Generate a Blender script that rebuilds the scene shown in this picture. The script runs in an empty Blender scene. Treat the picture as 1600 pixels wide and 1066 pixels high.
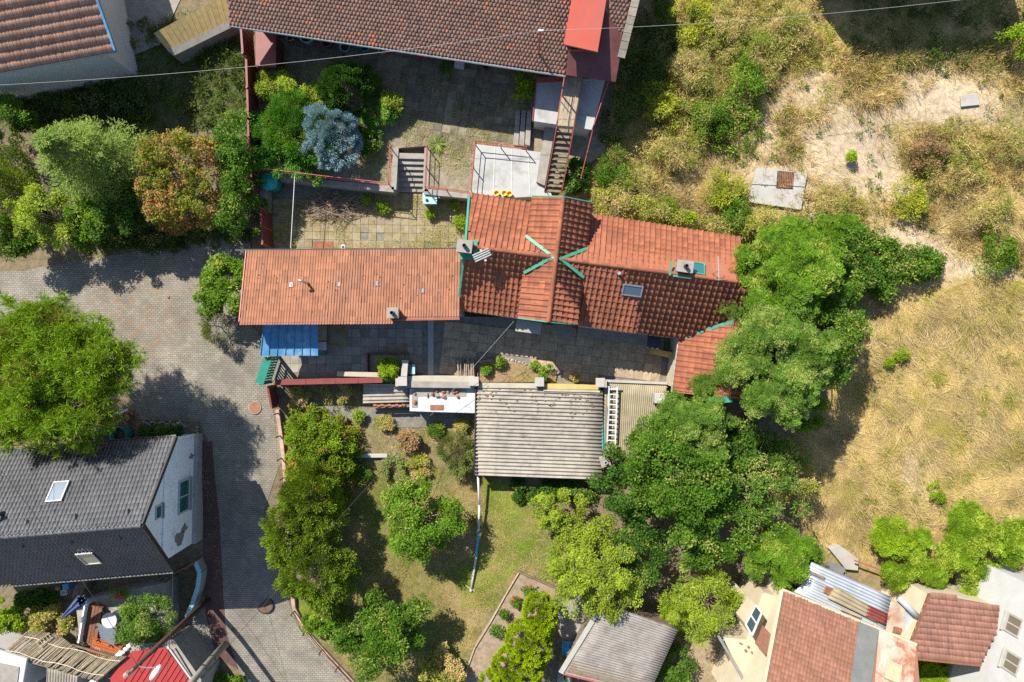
import bpy, bmesh, math, random
import numpy as np
from mathutils import Vector, Matrix

# ------------------------------------------------------------------ camera, sky, sun, exposure
S, H = 0.04, 42.7            # metres per photo pixel at z = 0, height of the drone
scene = bpy.context.scene
COL = scene.collection
cam_d = bpy.data.cameras.new('camera')
cam = bpy.data.objects.new('camera', cam_d)
COL.objects.link(cam)
cam.location = (0, 0, H)
cam_d.sensor_width = 36
cam_d.lens = 36 * H / (1600 * S)
cam_d.clip_end = 2000
scene.camera = cam
SUN_ELEV = math.radians(46)
SUN_DIR = Vector((0.61, -0.79, 0)).normalized()      # where shadows fall
world = bpy.data.worlds.new('World')
scene.world = world
world.use_nodes = True
wn = world.node_tree
wn.nodes.clear()
sky = wn.nodes.new('ShaderNodeTexSky')
sky.sky_type = 'NISHITA'
sky.sun_disc = False
sky.sun_elevation = SUN_ELEV
sky.sun_rotation = math.atan2(-SUN_DIR.x, -SUN_DIR.y)
sky.air_density = 1.0
sky.dust_density = 0.6
bg = wn.nodes.new('ShaderNodeBackground')
bg.inputs['Strength'].default_value = 0.10
wo = wn.nodes.new('ShaderNodeOutputWorld')
wn.links.new(sky.outputs[0], bg.inputs[0])
wn.links.new(bg.outputs[0], wo.inputs[0])
sun_d = bpy.data.lights.new('sun', 'SUN')
sun_d.energy = 5.0
sun_d.angle = math.radians(0.5)
sun_d.color = (1.0, 0.93, 0.82)
sun = bpy.data.objects.new('sun', sun_d)
COL.objects.link(sun)
ldir = Vector((SUN_DIR.x * math.cos(SUN_ELEV), SUN_DIR.y * math.cos(SUN_ELEV), -math.sin(SUN_ELEV)))
sun.rotation_euler = ldir.to_track_quat('-Z', 'Y').to_euler()
sun.location = (-20, 20, 60)
vs = scene.view_settings
vs.view_transform = 'Standard'
vs.look = 'None'
vs.gamma = 1
vs.exposure = 1.03
scene.render.engine = 'CYCLES'
cy = scene.cycles
cy.max_bounces = 6
cy.diffuse_bounces = 3
cy.glossy_bounces = 2
cy.transmission_bounces = 3
cy.transparent_max_bounces = 4
cy.caustics_reflective = False
cy.caustics_refractive = False
cy.use_denoising = False
cy.sample_clamp_indirect = 4

random.seed(7)
RNG = np.random.default_rng(7)

# ------------------------------------------------------------------ pixel -> world
def P(px, py, z=0.0):
    k = S * (1 - z / H)
    return Vector(((px - 800) * k, (533 - py) * k, z))

CTRL = np.array([
 (0,0,.9),(200,60,.9),(380,30,.9),(100,200,.5),(300,200,.5),(380,330,0),(30,400,-.35),(150,410,-.35),(250,420,-.35),(390,450,-.35),
 (300,560,-.45),(400,620,-.55),(380,700,-.7),(390,850,-1.1),(450,1000,-1.5),(550,1066,-1.6),(330,900,-1.0),(200,660,-.4),
 (60,640,-.3),(60,500,-.3),(100,800,-.6),(100,960,-.7),(250,1000,-1.0),(0,1066,-.8),(380,1066,-1.4),
 (450,340,-.3),(600,340,-.3),(700,350,-.3),(500,450,-.4),(650,450,-.4),(700,550,-.4),(500,560,-.4),(850,560,-.4),(950,550,-.4),(850,420,-.4),(1000,450,-.4),
 (450,200,.9),(600,200,.9),(780,150,.9),(850,250,.9),(600,30,.9),(850,60,.9),(450,100,.9),(700,230,.9),
 (960,200,1.2),(1100,100,1.6),(1300,100,1.6),(1500,100,1.5),(1590,300,1.0),(1200,290,1.0),(1000,310,1.0),(1400,370,.6),
 (1500,420,.2),(1300,500,0),(1500,600,-.2),(1590,800,-.5),(1300,750,-.7),(1200,560,-.2),(1150,650,-.5),(1060,470,-.3),
 (480,660,-1.0),(600,660,-1.1),(700,690,-1.3),(560,800,-1.5),(750,800,-1.5),(850,720,-1.5),(900,800,-1.5),(700,950,-1.6),
 (850,1000,-1.7),(1000,900,-1.6),(1000,1040,-1.8),(1120,1000,-1.8),(1080,700,-1.2),(1000,630,-1.3),(850,640,-1.5),
 (1300,880,-1.2),(1450,900,-1.2),(1590,950,-1.4),(1300,1000,-1.8),(1450,1066,-1.8)], float)
CX = (CTRL[:, 0] - 800) * S
CY = (533 - CTRL[:, 1]) * S
def gz_np(x, y):
    x = np.asarray(x, float); y = np.asarray(y, float)
    d2 = (x[..., None] - CX) ** 2 + (y[..., None] - CY) ** 2 + 1.2
    w = d2 ** -2.0
    return (w * CTRL[:, 2]).sum(-1) / w.sum(-1)
def gz(x, y):
    return float(gz_np(np.array([x]), np.array([y]))[0])
def G(px, py, up=0.0):
    """point where the ray of a pixel meets the terrain (plus a height above it)"""
    z = 0.0
    for _ in range(5):
        p = P(px, py, z)
        z = gz(p.x, p.y) + up
    return P(px, py, z)

# ------------------------------------------------------------------ objects
def tag(o, label=None, cat=None, group=None, kind=None):
    if label: o['label'] = label
    if cat: o['category'] = cat
    if group: o['group'] = group
    if kind: o['kind'] = kind
    return o
def thing(name, loc, label, cat, group=None):
    o = bpy.data.objects.new(name, None)
    o.empty_display_size = 0.2
    COL.objects.link(o)
    o.location = loc
    return tag(o, label, cat, group)
def offset(parent):
    v = Vector((0, 0, 0))
    while parent is not None:
        v += parent.location
        parent = parent.parent
    return v
def link_mesh(name, me, parent=None, smooth=False):
    o = bpy.data.objects.new(name, me)
    COL.objects.link(o)
    if parent is not None:
        o.parent = parent
    if smooth:
        me.polygons.foreach_set('use_smooth', np.ones(len(me.polygons), bool))
    return o

class MB:
    def __init__(s): s.v = []; s.f = []
    def add(s, vs_, fs):
        n = len(s.v)
        s.v += [Vector(v) for v in vs_]
        s.f += [tuple(i + n for i in f) for f in fs]
        return s
    def hexa(s, b, t):          # b, t: 4 corners each, counter-clockwise seen from above
        s.add(list(b) + list(t), [(3,2,1,0),(4,5,6,7),(0,1,5,4),(1,2,6,5),(2,3,7,6),(3,0,4,7)])
        return s
    def box(s, c, size, rz=0.0, M=None):
        hx, hy, hz = size[0]/2, size[1]/2, size[2]/2
        R = M if M is not None else Matrix.Rotation(rz, 3, 'Z')
        pts = [Vector(c) + R @ Vector((x*hx, y*hy, z*hz)) for z in (-1, 1) for x, y in ((-1,-1),(1,-1),(1,1),(-1,1))]
        return s.hexa(pts[:4], pts[4:])
    def bar(s, a, b, w, h, up=Vector((0, 0, 1))):     # rectangular bar between two points
        a = Vector(a); b = Vector(b); d = b - a
        L = d.length
        if L < 1e-6: return s
        x = d / L
        if abs(x.dot(up)) > .98: up = Vector((0, 1, 0))
        y = up.cross(x).normalized(); z = x.cross(y)
        M = Matrix((x, y, z)).transposed()
        return s.box((a + b) / 2, (L, w, h), M=M)
    def prism(s, pts, z0, z1):  # pts: xy polygon; z1 may be list of heights
        n = len(pts)
        ar = sum(pts[i][0]*pts[(i+1)%n][1]-pts[(i+1)%n][0]*pts[i][1] for i in range(n))
        zz = list(z1) if hasattr(z1, '__len__') else [z1]*n
        zb = list(z0) if hasattr(z0, '__len__') else [z0]*n
        idx = list(range(n)) if ar > 0 else list(range(n))[::-1]
        vs_ = [(pts[i][0], pts[i][1], zb[i]) for i in idx] + [(pts[i][0], pts[i][1], zz[i]) for i in idx]
        fs = [tuple(range(n))[::-1], tuple(range(n, 2*n))] + [(i, (i+1)%n, n+(i+1)%n, n+i) for i in range(n)]
        return s.add(vs_, fs)
    def tube(s, pts, r, n=8, cap=True):
        pts = [Vector(p) for p in pts]
        rs = list(r) if hasattr(r, '__len__') else [r]*len(pts)
        base = len(s.v)
        for i, p in enumerate(pts):
            d = (pts[min(i+1, len(pts)-1)] - pts[max(i-1, 0)]).normalized()
            up = Vector((0, 0, 1)) if abs(d.z) < .9 else Vector((1, 0, 0))
            a = d.cross(up).normalized(); b = a.cross(d)
            for k in range(n):
                t = 2*math.pi*k/n
                s.v.append(p + (a*math.cos(t) + b*math.sin(t)) * rs[i])
        for i in range(len(pts)-1):
            for k in range(n):
                k2 = (k+1) % n
                s.f.append((base+i*n+k, base+i*n+k2, base+(i+1)*n+k2, base+(i+1)*n+k))
        if cap:
            s.f.append(tuple(base+k for k in range(n))[::-1])
            s.f.append(tuple(base+(len(pts)-1)*n+k for k in range(n)))
        return s
    def lathe(s, c, prof, n=20):  # prof: (r, z) list, closed at both ends
        c = Vector(c); base = len(s.v)
        for r, z in prof:
            for k in range(n):
                t = 2*math.pi*k/n
                s.v.append(c + Vector((r*math.cos(t), r*math.sin(t), z)))
        for i in range(len(prof)-1):
            for k in range(n):
                k2 = (k+1) % n
                s.f.append((base+i*n+k, base+i*n+k2, base+(i+1)*n+k2, base+(i+1)*n+k))
        s.f.append(tuple(base+k for k in range(n))[::-1])
        s.f.append(tuple(base+(len(prof)-1)*n+k for k in range(n)))
        return s
    def blob(s, c, size, seed=0, sub=1, amp=.22):
        bm = bmesh.new()
        bmesh.ops.create_icosphere(bm, subdivisions=sub, radius=1)
        rr = random.Random(seed)
        vs_ = [Vector((v.co.x*size[0], v.co.y*size[1], v.co.z*size[2])) * (1 + rr.uniform(-amp, amp)) + Vector(c) for v in bm.verts]
        fs = [tuple(v.index for v in f.verts) for f in bm.faces]
        bm.free()
        return s.add(vs_, fs)
    def build(s, name, mat, parent=None, bevel=0.0, smooth=False, kind=None):
        off = offset(parent)
        me = bpy.data.meshes.new(name)
        me.from_pydata([tuple(v - off) for v in s.v], [], s.f)
        bm = bmesh.new(); bm.from_mesh(me)
        bmesh.ops.recalc_face_normals(bm, faces=bm.faces[:])
        if bevel:
            bmesh.ops.bevel(bm, geom=bm.edges[:], offset=bevel, segments=1, affect='EDGES', clamp_overlap=True)
        bm.to_mesh(me); bm.free()
        me.materials.append(mat)
        o = link_mesh(name, me, parent, smooth)
        if kind: o['kind'] = kind
        return o

def np_mesh(name, V, F, mat, parent=None, kind=None, smooth=False):
    """V (n,3) world coords, F (m,k) faces of equal size"""
    off = offset(parent)
    V = np.asarray(V, np.float32) - np.array(off, np.float32)
    F = np.asarray(F, np.int32)
    me = bpy.data.meshes.new(name)
    me.vertices.add(len(V)); me.vertices.foreach_set('co', V.ravel())
    k = F.shape[1]
    me.loops.add(F.size); me.loops.foreach_set('vertex_index', F.ravel())
    me.polygons.add(len(F)); me.polygons.foreach_set('loop_start', np.arange(0, F.size, k, dtype=np.int32))
    me.update(calc_edges=True)
    me.materials.append(mat)
    o = link_mesh(name, me, parent, smooth)
    if kind: o['kind'] = kind
    return o

# ------------------------------------------------------------------ materials
MATS = {}
class NT:
    def __init__(s, name):
        s.m = bpy.data.materials.new(name); s.m.use_nodes = True
        s.t = s.m.node_tree; s.t.nodes.clear()
        s.out = s.n('ShaderNodeOutputMaterial')
    def n(s, typ, **kw):
        nd = s.t.nodes.new(typ)
        for k, v in kw.items(): setattr(nd, k, v)
        return nd
    def l(s, a, b): s.t.links.new(a, b)
    def noise(s, scale, detail=4, rough=.6, coord=None, dist=0):
        nd = s.n('ShaderNodeTexNoise')
        nd.inputs['Scale'].default_value = scale
        nd.inputs['Detail'].default_value = detail
        nd.inputs['Roughness'].default_value = rough
        nd.inputs['Distortion'].default_value = dist
        if coord is not None: s.l(coord, nd.inputs['Vector'])
        return nd.outputs[0]
    def ramp(s, fac, stops):
        nd = s.n('ShaderNodeValToRGB')
        e = nd.color_ramp.elements
        while len(e) < len(stops): e.new(.5)
        for i, (p, c) in enumerate(stops):
            e[i].position = p
            e[i].color = (*c, 1) if hasattr(c, '__len__') else (c, c, c, 1)
        s.l(fac, nd.inputs[0])
        return nd.outputs[0]
    def mix(s, fac, a, b, mode='MIX'):
        nd = s.n('ShaderNodeMix', data_type='RGBA', blend_type=mode)
        for sock, val in ((nd.inputs[0], fac), (nd.inputs[6], a), (nd.inputs[7], b)):
            if isinstance(val, (int, float)): sock.default_value = val
            elif isinstance(val, tuple): sock.default_value = (*val, 1)
            else: s.l(val, sock)
        return nd.outputs[2]
    def math(s, op, a, b=0.0):
        nd = s.n('ShaderNodeMath', operation=op)
        for sock, val in ((nd.inputs[0], a), (nd.inputs[1], b)):
            if isinstance(val, (int, float)): sock.default_value = val
            else: s.l(val, sock)
        return nd.outputs[0]
    def rnd(s):
        g = s.n('ShaderNodeNewGeometry'); o = s.n('ShaderNodeObjectInfo')
        return s.math('FRACT', s.math('ADD', g.outputs['Random Per Island'], o.outputs['Random']))
    def pos(s): return s.n('ShaderNodeNewGeometry').outputs['Position']
    def bump(s, h, strength=.3, dist=.02):
        nd = s.n('ShaderNodeBump')
        nd.inputs['Strength'].default_value = strength
        nd.inputs['Distance'].default_value = dist
        s.l(h, nd.inputs['Height'])
        return nd.outputs[0]
    def bsdf(s, col, rough=.8, metal=0.0, normal=None, spec=.3):
        nd = s.n('ShaderNodeBsdfPrincipled')
        nd.inputs['Specular IOR Level'].default_value = spec
        for nm, val in (('Base Color', col), ('Roughness', rough), ('Metallic', metal)):
            if isinstance(val, tuple): nd.inputs[nm].default_value = (*val, 1)
            elif isinstance(val, (int, float)): nd.inputs[nm].default_value = val
            else: s.l(val, nd.inputs[nm])
        if normal is not None: s.l(normal, nd.inputs['Normal'])
        return nd
    def done(s, shader):
        s.l(shader.outputs[0], s.out.inputs[0])
        return s.m

def sc(c, k): return tuple(min(1.0, x * k) for x in c)
def M(name, col=None, rough=.8, metal=0.0, var=.25, scale=3.0, stain=None, stain_amt=.45, per=.0, bump=.25, bscale=25, spec=.3):
    """plain surface: broad noise, stains of their own shape, per-piece variation, fine relief"""
    if name in MATS: return MATS[name]
    t = NT(name); p = t.pos()
    c = t.ramp(t.noise(scale, 6, .65, p), [(.3, sc(col, 1-var)), (.7, sc(col, 1+var))])
    if stain:
        c = t.mix(t.ramp(t.noise(scale*.7, 8, .72, p, .4), [(1-stain_amt-.06, 0.0), (1-stain_amt+.08, 1.0)]), c, stain)
    if per:
        c = t.mix(1.0, c, t.ramp(t.rnd(), [(0, 1-per), (1, 1.0)]), 'MULTIPLY')
    nrm = t.bump(t.noise(bscale, 5, .7, p), bump, .02) if bump else None
    MATS[name] = t.done(t.bsdf(c, rough, metal, nrm, spec))
    return MATS[name]

def leafmat(name, a, b, c=None, c_amt=.15, trans=.35, patch=.8, pscale=.9):
    """leaf colour varies from leaf to leaf and from bough to bough"""
    if name in MATS: return MATS[name]
    t = NT(name)
    g = t.n('ShaderNodeNewGeometry')
    r = g.outputs['Random Per Island']
    wm = (1.0, 1.07, .58) if name not in ('straw', 'lawn_blade', 'dry_leaf', 'needle_blue', 'weed_gold', 'pale_straw') else (1, 1, 1)
    a, b = tuple(x*k for x, k in zip(a, wm)), tuple(x*k for x, k in zip(b, wm))
    col = t.mix(r, a, b)
    nz = t.noise(pscale, 3, .6, t.pos())
    col = t.mix(1.0, col, t.ramp(nz, [(.38, 1-.55*patch), (.62, 1.0)]), 'MULTIPLY')
    if c:
        r2 = t.math('FRACT', t.math('MULTIPLY', r, 17.31))
        nz2 = t.noise(pscale*.8, 4, .6, g.outputs['Position'])
        f = t.math('GREATER_THAN', t.math('ADD', t.math('MULTIPLY', nz2, 2.0), t.math('MULTIPLY', r2, .45)), 1.58 - c_amt)
        col = t.mix(f, col, c)
    d = t.bsdf(col, .6, 0, None, .12)
    tr = t.n('ShaderNodeBsdfTranslucent')
    tc = t.mix(1.0, col, (1.25, 1.15, .55), 'MULTIPLY')
    t.l(tc, tr.inputs[0])
    mx = t.n('ShaderNodeMixShader')
    mx.inputs[0].default_value = trans
    t.l(d.outputs[0], mx.inputs[1]); t.l(tr.outputs[0], mx.inputs[2])
    MATS[name] = t.done(mx)
    return MATS[name]

def in_poly(x, y, poly):
    x = np.asarray(x); y = np.asarray(y)
    ins = np.zeros(x.shape, bool)
    n = len(poly)
    for i in range(n):
        x0, y0 = poly[i][0], poly[i][1]; x1, y1 = poly[(i+1) % n][0], poly[(i+1) % n][1]
        if abs(y1 - y0) < 1e-9: continue
        c = ((y0 > y) != (y1 > y)) & (x < (x1-x0)*(y-y0)/(y1-y0) + x0)
        ins ^= c
    return ins

def tilemat(name, a, b, dirt=(.06, .05, .045), dirt_amt=.3, odd=None, odd_amt=.06, rough=.75):
    """fired clay or concrete tiles: each tile its own tone, lichen and soot in patches"""
    t = NT(name); p = t.pos()
    r = t.rnd()
    c = t.mix(r, a, b)
    c = t.mix(t.ramp(t.noise(.55, 6, .7, p), [(.42, 0.0), (.7, .6)]), c, sc(a, .58))
    st_m = t.n('ShaderNodeMapping'); st_m.inputs['Scale'].default_value = (3.2, .5, .5); t.l(p, st_m.inputs[0])
    c = t.mix(t.ramp(t.noise(1.2, 6, .7, st_m.outputs[0]), [(.54, 0.0), (.7, .5)]), c, sc(b, .5))
    if odd:          # replaced tiles lie in patches
        c = t.mix(t.math('GREATER_THAN', t.math('ADD', t.math('MULTIPLY', t.noise(.9, 3, .6, p), 1.6), t.math('MULTIPLY', t.math('FRACT', t.math('MULTIPLY', r, 23.7)), .5)), 1.42-odd_amt), c, odd)
    c = t.mix(t.ramp(t.noise(4.5, 8, .75, p, .5), [(1-dirt_amt-.05, 0.0), (1-dirt_amt+.12, .8)]), c, dirt)
    c = t.mix(t.ramp(t.noise(14, 5, .8, p), [(.62, 0.0), (.72, .4)]), c, (.40, .33, .25))
    MATS[name] = t.done(t.bsdf(c, rough, 0, t.bump(t.noise(40, 4, .7, p), .25, .01), .3))
    return MATS[name]

# ------------------------------------------------------------------ roofs
def frame_of(a, b, c):
    """u along a->b, v towards c in the plane, n up"""
    a, b, c = Vector(a), Vector(b), Vector(c)
    if (b - a).cross(c - a).z < 0: a, b = b, a
    u = (b - a).normalized()
    n = u.cross(c - a).normalized()
    if n.z < 0: n = -n
    v = n.cross(u)
    if v.dot(c - a) < 0: v = -v
    return a, u, v, n

def tile_template(tw, tl, waves=1, amp=.022, lift=.022, seg=6, shape='pan'):
    """one tile in (u, v, n): u across, v up the slope, exposed length tl"""
    V, F = [], []
    if shape == 'beaver':                    # flat tile with a rounded lower edge
        w = tw*.48
        prof = [(-w, tl*1.15), (-w, tl*.28), (-w*.72, tl*.08), (0, -.01), (w*.72, tl*.08), (w, tl*.28), (w, tl*1.15)]
        for x, y in prof: V.append((x, y, lift + .004 - lift*.8*y/tl))
        n = len(prof)
        for x, y in prof: V.append((x, y, lift*.8 - .03 - lift*.8*y/tl))
        F.append(tuple(range(n)))
        F += [(i+1, i, n+i, n+i+1) for i in range(n-1)]
        return V, F
    N = seg*waves
    for (v, z0) in ((0.0, -.012), (0.0, lift), (tl*1.06, -.004)):
        for i in range(N+1):
            x = -tw/2 + tw*i/N
            ph = (i/seg) % 1.0
            h = amp*(0.0, .95, 1.0, .9, .12, 0.0, 0.0, .0)[int(round(ph*seg)) % seg] if (shape == 'pan' and seg == 8) else amp*max(0.0, math.cos(2*math.pi*(ph-.25)))**.7 if shape == 'pan' else amp*(1.0 if (ph < .3 or ph > .99) else 0.0)
            V.append((x*.998, v, z0 + h))
    m = N+1
    for r in (0, 1):
        for i in range(N):
            F.append((r*m+i, r*m+i+1, (r+1)*m+i+1, (r+1)*m+i))
    return V, F

def tile_roof(parent, poly, eave_a, eave_b, up, tmpl, tw, tl, mat, n_single=0, seed=0, stagger=False, lift=.03, jit=.011, name='roof_tile', joined='roof_tiles'):
    """cover a roof polygon with tiles; the ones nearest the picture's middle are objects of their own"""
    o, u, v, n = frame_of(eave_a, eave_b, up)
    pts = [((Vector(p)-o).dot(u), (Vector(p)-o).dot(v)) for p in poly]
    u0 = min(p[0] for p in pts); u1 = max(p[0] for p in pts)
    v0 = min(p[1] for p in pts); v1 = max(p[1] for p in pts)
    nu = int((u1-u0)/tw)+2; nv = int((v1-v0)/tl)+2
    I, J = np.meshgrid(np.arange(nu), np.arange(nv), indexing='ij')
    cu = (u0 + (I+.5+(.5*(J % 2) if stagger else 0))*tw).ravel(); cv = (v0 + J*tl).ravel()
    ok = in_poly(cu, cv + tl*.4, pts)
    cu, cv = cu[ok], cv[ok]
    rg = np.random.default_rng(seed)
    TV = np.array(tmpl[0]); U, Vv, Nn = (np.array(x) for x in (u, v, n))
    org = np.array(o) + cu[:, None]*U + cv[:, None]*Vv + (lift + rg.uniform(-jit, jit, len(cu)))[:, None]*Nn
    order = np.argsort(np.hypot(org[:, 0], org[:, 1]))
    single = order[:n_single]; rest = order[n_single:]
    off = offset(parent)
    if len(single):
        me = bpy.data.meshes.new(name)
        me.from_pydata([tuple(x) for x in tmpl[0]], [], tmpl[1])
        me.materials.append(mat)
        R = Matrix((u, v, n)).transposed().to_4x4()
        for k in single:
            ob = bpy.data.objects.new(name, me)
            COL.objects.link(ob)
            ob.parent = parent
            ob.matrix_local = Matrix.Translation(Vector(org[k]) - off) @ R @ Matrix.Rotation(float(rg.normal(0, .02)), 4, 'Z')
    if len(rest):
        W = (org[rest][:, None, :] + TV[None, :, 0:1]*U + TV[None, :, 1:2]*Vv + TV[None, :, 2:3]*Nn).reshape(-1, 3)
        nv_ = len(TV)
        me = bpy.data.meshes.new(joined)
        by = {}
        for f in tmpl[1]: by.setdefault(len(f), []).append(f)
        loops, starts, tot = [], [], 0
        for k, fs in by.items():
            fa = (np.array(fs)[None] + (np.arange(len(rest))*nv_)[:, None, None]).reshape(-1, k)
            loops.append(fa.ravel()); starts.append(tot + np.arange(len(fa))*k); tot += fa.size
        W = W - np.array(off)
        me.vertices.add(len(W)); me.vertices.foreach_set('co', W.astype(np.float32).ravel())
        me.loops.add(tot); me.loops.foreach_set('vertex_index', np.concatenate(loops).astype(np.int32))
        st = np.concatenate(starts).astype(np.int32)
        me.polygons.add(len(st)); me.polygons.foreach_set('loop_start', st)
        me.update(calc_edges=True)
        me.materials.append(mat)
        ob = link_mesh(joined, me, parent)
        ob['kind'] = 'stuff'

def wavy_sheet(name, mat, parent, a, b, c, d, pitch, amp, along='ab', per=6, sag=0.0, lift=0.0, shape='sin'):
    """corrugated sheet on the quad a b c d; waves repeat along ab (ridges run a->d)"""
    a, b, c, d = map(Vector, (a, b, c, d))
    L = (b-a).length
    N = max(6, int(L/pitch*per)); K = 6
    n = (b-a).cross(d-a).normalized()
    if n.z < 0: n = -n
    V = []
    for j in range(K+1):
        t = j/K
        for i in range(N+1):
            s_ = i/N
            p = (a*(1-s_)+b*s_)*(1-t) + (d*(1-s_)+c*s_)*t
            w = math.cos(2*math.pi*s_*L/pitch)
            if shape == 'trap': w = max(-1, min(1, w*2.6))
            V.append(p + n*(amp*w + lift) - Vector((0, 0, sag*math.sin(math.pi*t))))
    F = [(j*(N+1)+i, j*(N+1)+i+1, (j+1)*(N+1)+i+1, (j+1)*(N+1)+i) for j in range(K) for i in range(N)]
    o = np_mesh(name, np.array([tuple(x) for x in V]), F, mat, parent, smooth=(shape == 'sin'))
    md = o.modifiers.new('thickness', 'SOLIDIFY'); md.thickness = .012; md.offset = -1
    return o

def beam(parent, name, a, b, w, h, mat, bevel=0.0):
    return MB().bar(a, b, w, h).build(name, mat, parent, bevel)

def slab_field(parent, poly, ang, size, z, mat, name='paving_slab', gap=.012, skip=0.0, seed=1, thick=.06, jit=.006, org=None):
    """single slabs, each an object, sharing one mesh"""
    rg = random.Random(seed)
    sx, sy = size
    mb = MB().box((0, 0, -thick/2), (sx-gap, sy-gap, thick))
    me = bpy.data.meshes.new(name)
    me.from_pydata([tuple(v) for v in mb.v], [], mb.f)
    bm = bmesh.new(); bm.from_mesh(me)
    bmesh.ops.bevel(bm, geom=[e for e in bm.edges if all(v.co.z > -.001 for v in e.verts)], offset=.008, segments=1, affect='EDGES')
    bm.to_mesh(me); bm.free()
    me.materials.append(mat)
    ux = Vector((math.cos(ang), math.sin(ang))); uy = Vector((-math.sin(ang), math.cos(ang)))
    o = Vector(org) if org else Vector((sum(p[0] for p in poly)/len(poly), sum(p[1] for p in poly)/len(poly)))
    R = 60; off = offset(parent); cnt = 0
    for i in range(-R, R):
        for j in range(-R, R):
            c = o + ux*((i+.5)*sx) + uy*((j+.5)*sy)
            crn = [c + ux*(a*sx*.4) + uy*(b*sy*.4) for a in (-1, 1) for b in (-1, 1)]
            if not all(in_poly(np.array([q.x]), np.array([q.y]), poly)[0] for q in crn): continue
            if rg.random() < skip: continue
            ob = bpy.data.objects.new(name, me)
            COL.objects.link(ob); ob.parent = parent
            ob.location = Vector((c.x, c.y, z + rg.uniform(-jit, jit))) - off
            ob.rotation_euler = (rg.gauss(0, .006), rg.gauss(0, .006), ang + rg.gauss(0, .004))
            cnt += 1
    return cnt

def drape(name, poly, up, mat, step=.5, parent=None):
    """a sheet that follows the terrain, a little above it"""
    bm = bmesh.new()
    vs_ = [bm.verts.new((p[0], p[1], 0)) for p in poly]
    bm.faces.new(vs_)
    xs = [p[0] for p in poly]; ys = [p[1] for p in poly]
    for ax, lo, hi in (((1, 0, 0), min(xs), max(xs)), ((0, 1, 0), min(ys), max(ys))):
        t = lo + step
        while t < hi:
            bmesh.ops.bisect_plane(bm, geom=bm.verts[:]+bm.edges[:]+bm.faces[:], plane_co=Vector(ax)*t, plane_no=Vector(ax))
            t += step
    bm.verts.ensure_lookup_table()
    co = np.array([(v.co.x, v.co.y) for v in bm.verts])
    z = gz_np(co[:, 0], co[:, 1]) + up
    for v, zz in zip(bm.verts, z): v.co.z = zz
    bmesh.ops.triangulate(bm, faces=bm.faces[:])
    bmesh.ops.recalc_face_normals(bm, faces=bm.faces[:])
    if sum(f.normal.z for f in bm.faces) < 0: bmesh.ops.reverse_faces(bm, faces=bm.faces[:])
    me = bpy.data.meshes.new(name); bm.to_mesh(me); bm.free()
    me.materials.append(mat)
    return link_mesh(name, me, parent)
def gpoly(pix, up=0.0): return [tuple(G(x, y, up)[:2]) for x, y in pix]
def zpoly(pix, z): return [tuple(P(x, y, z)[:2]) for x, y in pix]

# ------------------------------------------------------------------ vegetation
def unit(a): return a / np.maximum(np.linalg.norm(a, axis=-1, keepdims=True), 1e-9)
def leaf_quads(C, D, Nn, L, W):
    D = unit(D); side = unit(np.cross(Nn, D))
    L = np.broadcast_to(np.asarray(L, float), (len(C),))[:, None]; W = np.broadcast_to(np.asarray(W, float), (len(C),))[:, None]
    k = (np.arange(len(C)) % 2)[:, None]          # widest near the stalk or near the tip by turns
    V = np.stack([C + D*L*k, C + D*L*(1-k) + side*W*.5, C + D*L*(1-k) - side*W*.5], 1).reshape(-1, 3)
    return V, np.arange(len(V)).reshape(-1, 3)
def lobes(d, rg, amp):
    s = np.zeros(len(d))
    for _ in range(6):
        k = rg.normal(size=3)*2.3; s += np.sin(d @ k + rg.uniform(0, 6.28))
    return 1 + amp*s/2.2
def bough_centres(c, rad, n, rg, amp=.3, low=-.25, inner=.5):
    """uneven crown: boughs carry their own groups of clumps, with gaps between them"""
    nb = max(8, n//3); rad = np.array(rad)*1.05
    b, d = clump_centres(c, rad*.92, nb, rg, amp, low, inner+.1)
    k = rg.integers(0, len(b), n)
    s_ = .11*rad.mean()*(.6+.8*rg.random(len(b)))
    p = b[k] + rg.normal(size=(n, 3))*np.array((1, 1, .65))*s_[k][:, None]
    return p, d[k]
def clump_centres(c, rad, n, rg, amp=.22, low=-.25, inner=.5):
    d = unit(rg.normal(size=(n*3, 3))); d = d[d[:, 2] > low][:n]
    r = lobes(d, rg, amp) * (inner + (1-inner)*rg.random(len(d))**.6)
    return np.array(c) + d*np.array(rad)*r[:, None], d
def leaves_on(clumps, cr, n, rg, L, W, upw=.6, flat=.75):
    k = rg.integers(0, len(clumps), n)
    ld = unit(rg.normal(size=(n, 3)) + np.array((0, 0, .45)))
    size = cr*(.65 + .7*rg.random(len(clumps)))
    pos = clumps[k] + ld*np.array((1, 1, flat))*(size[k]*(.35+.65*rg.random(n)**.5))[:, None]
    D = ld*np.array((1, 1, .3)) + rg.normal(size=(n, 3))*.55 + np.array((0, 0, -.15))
    Nn = ld*.45 + np.array((0, 0, upw)) + rg.normal(size=(n, 3))*.4
    return leaf_quads(pos, D, Nn, L*(.7+.6*rg.random(n)), W*(.7+.6*rg.random(n)))
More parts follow.
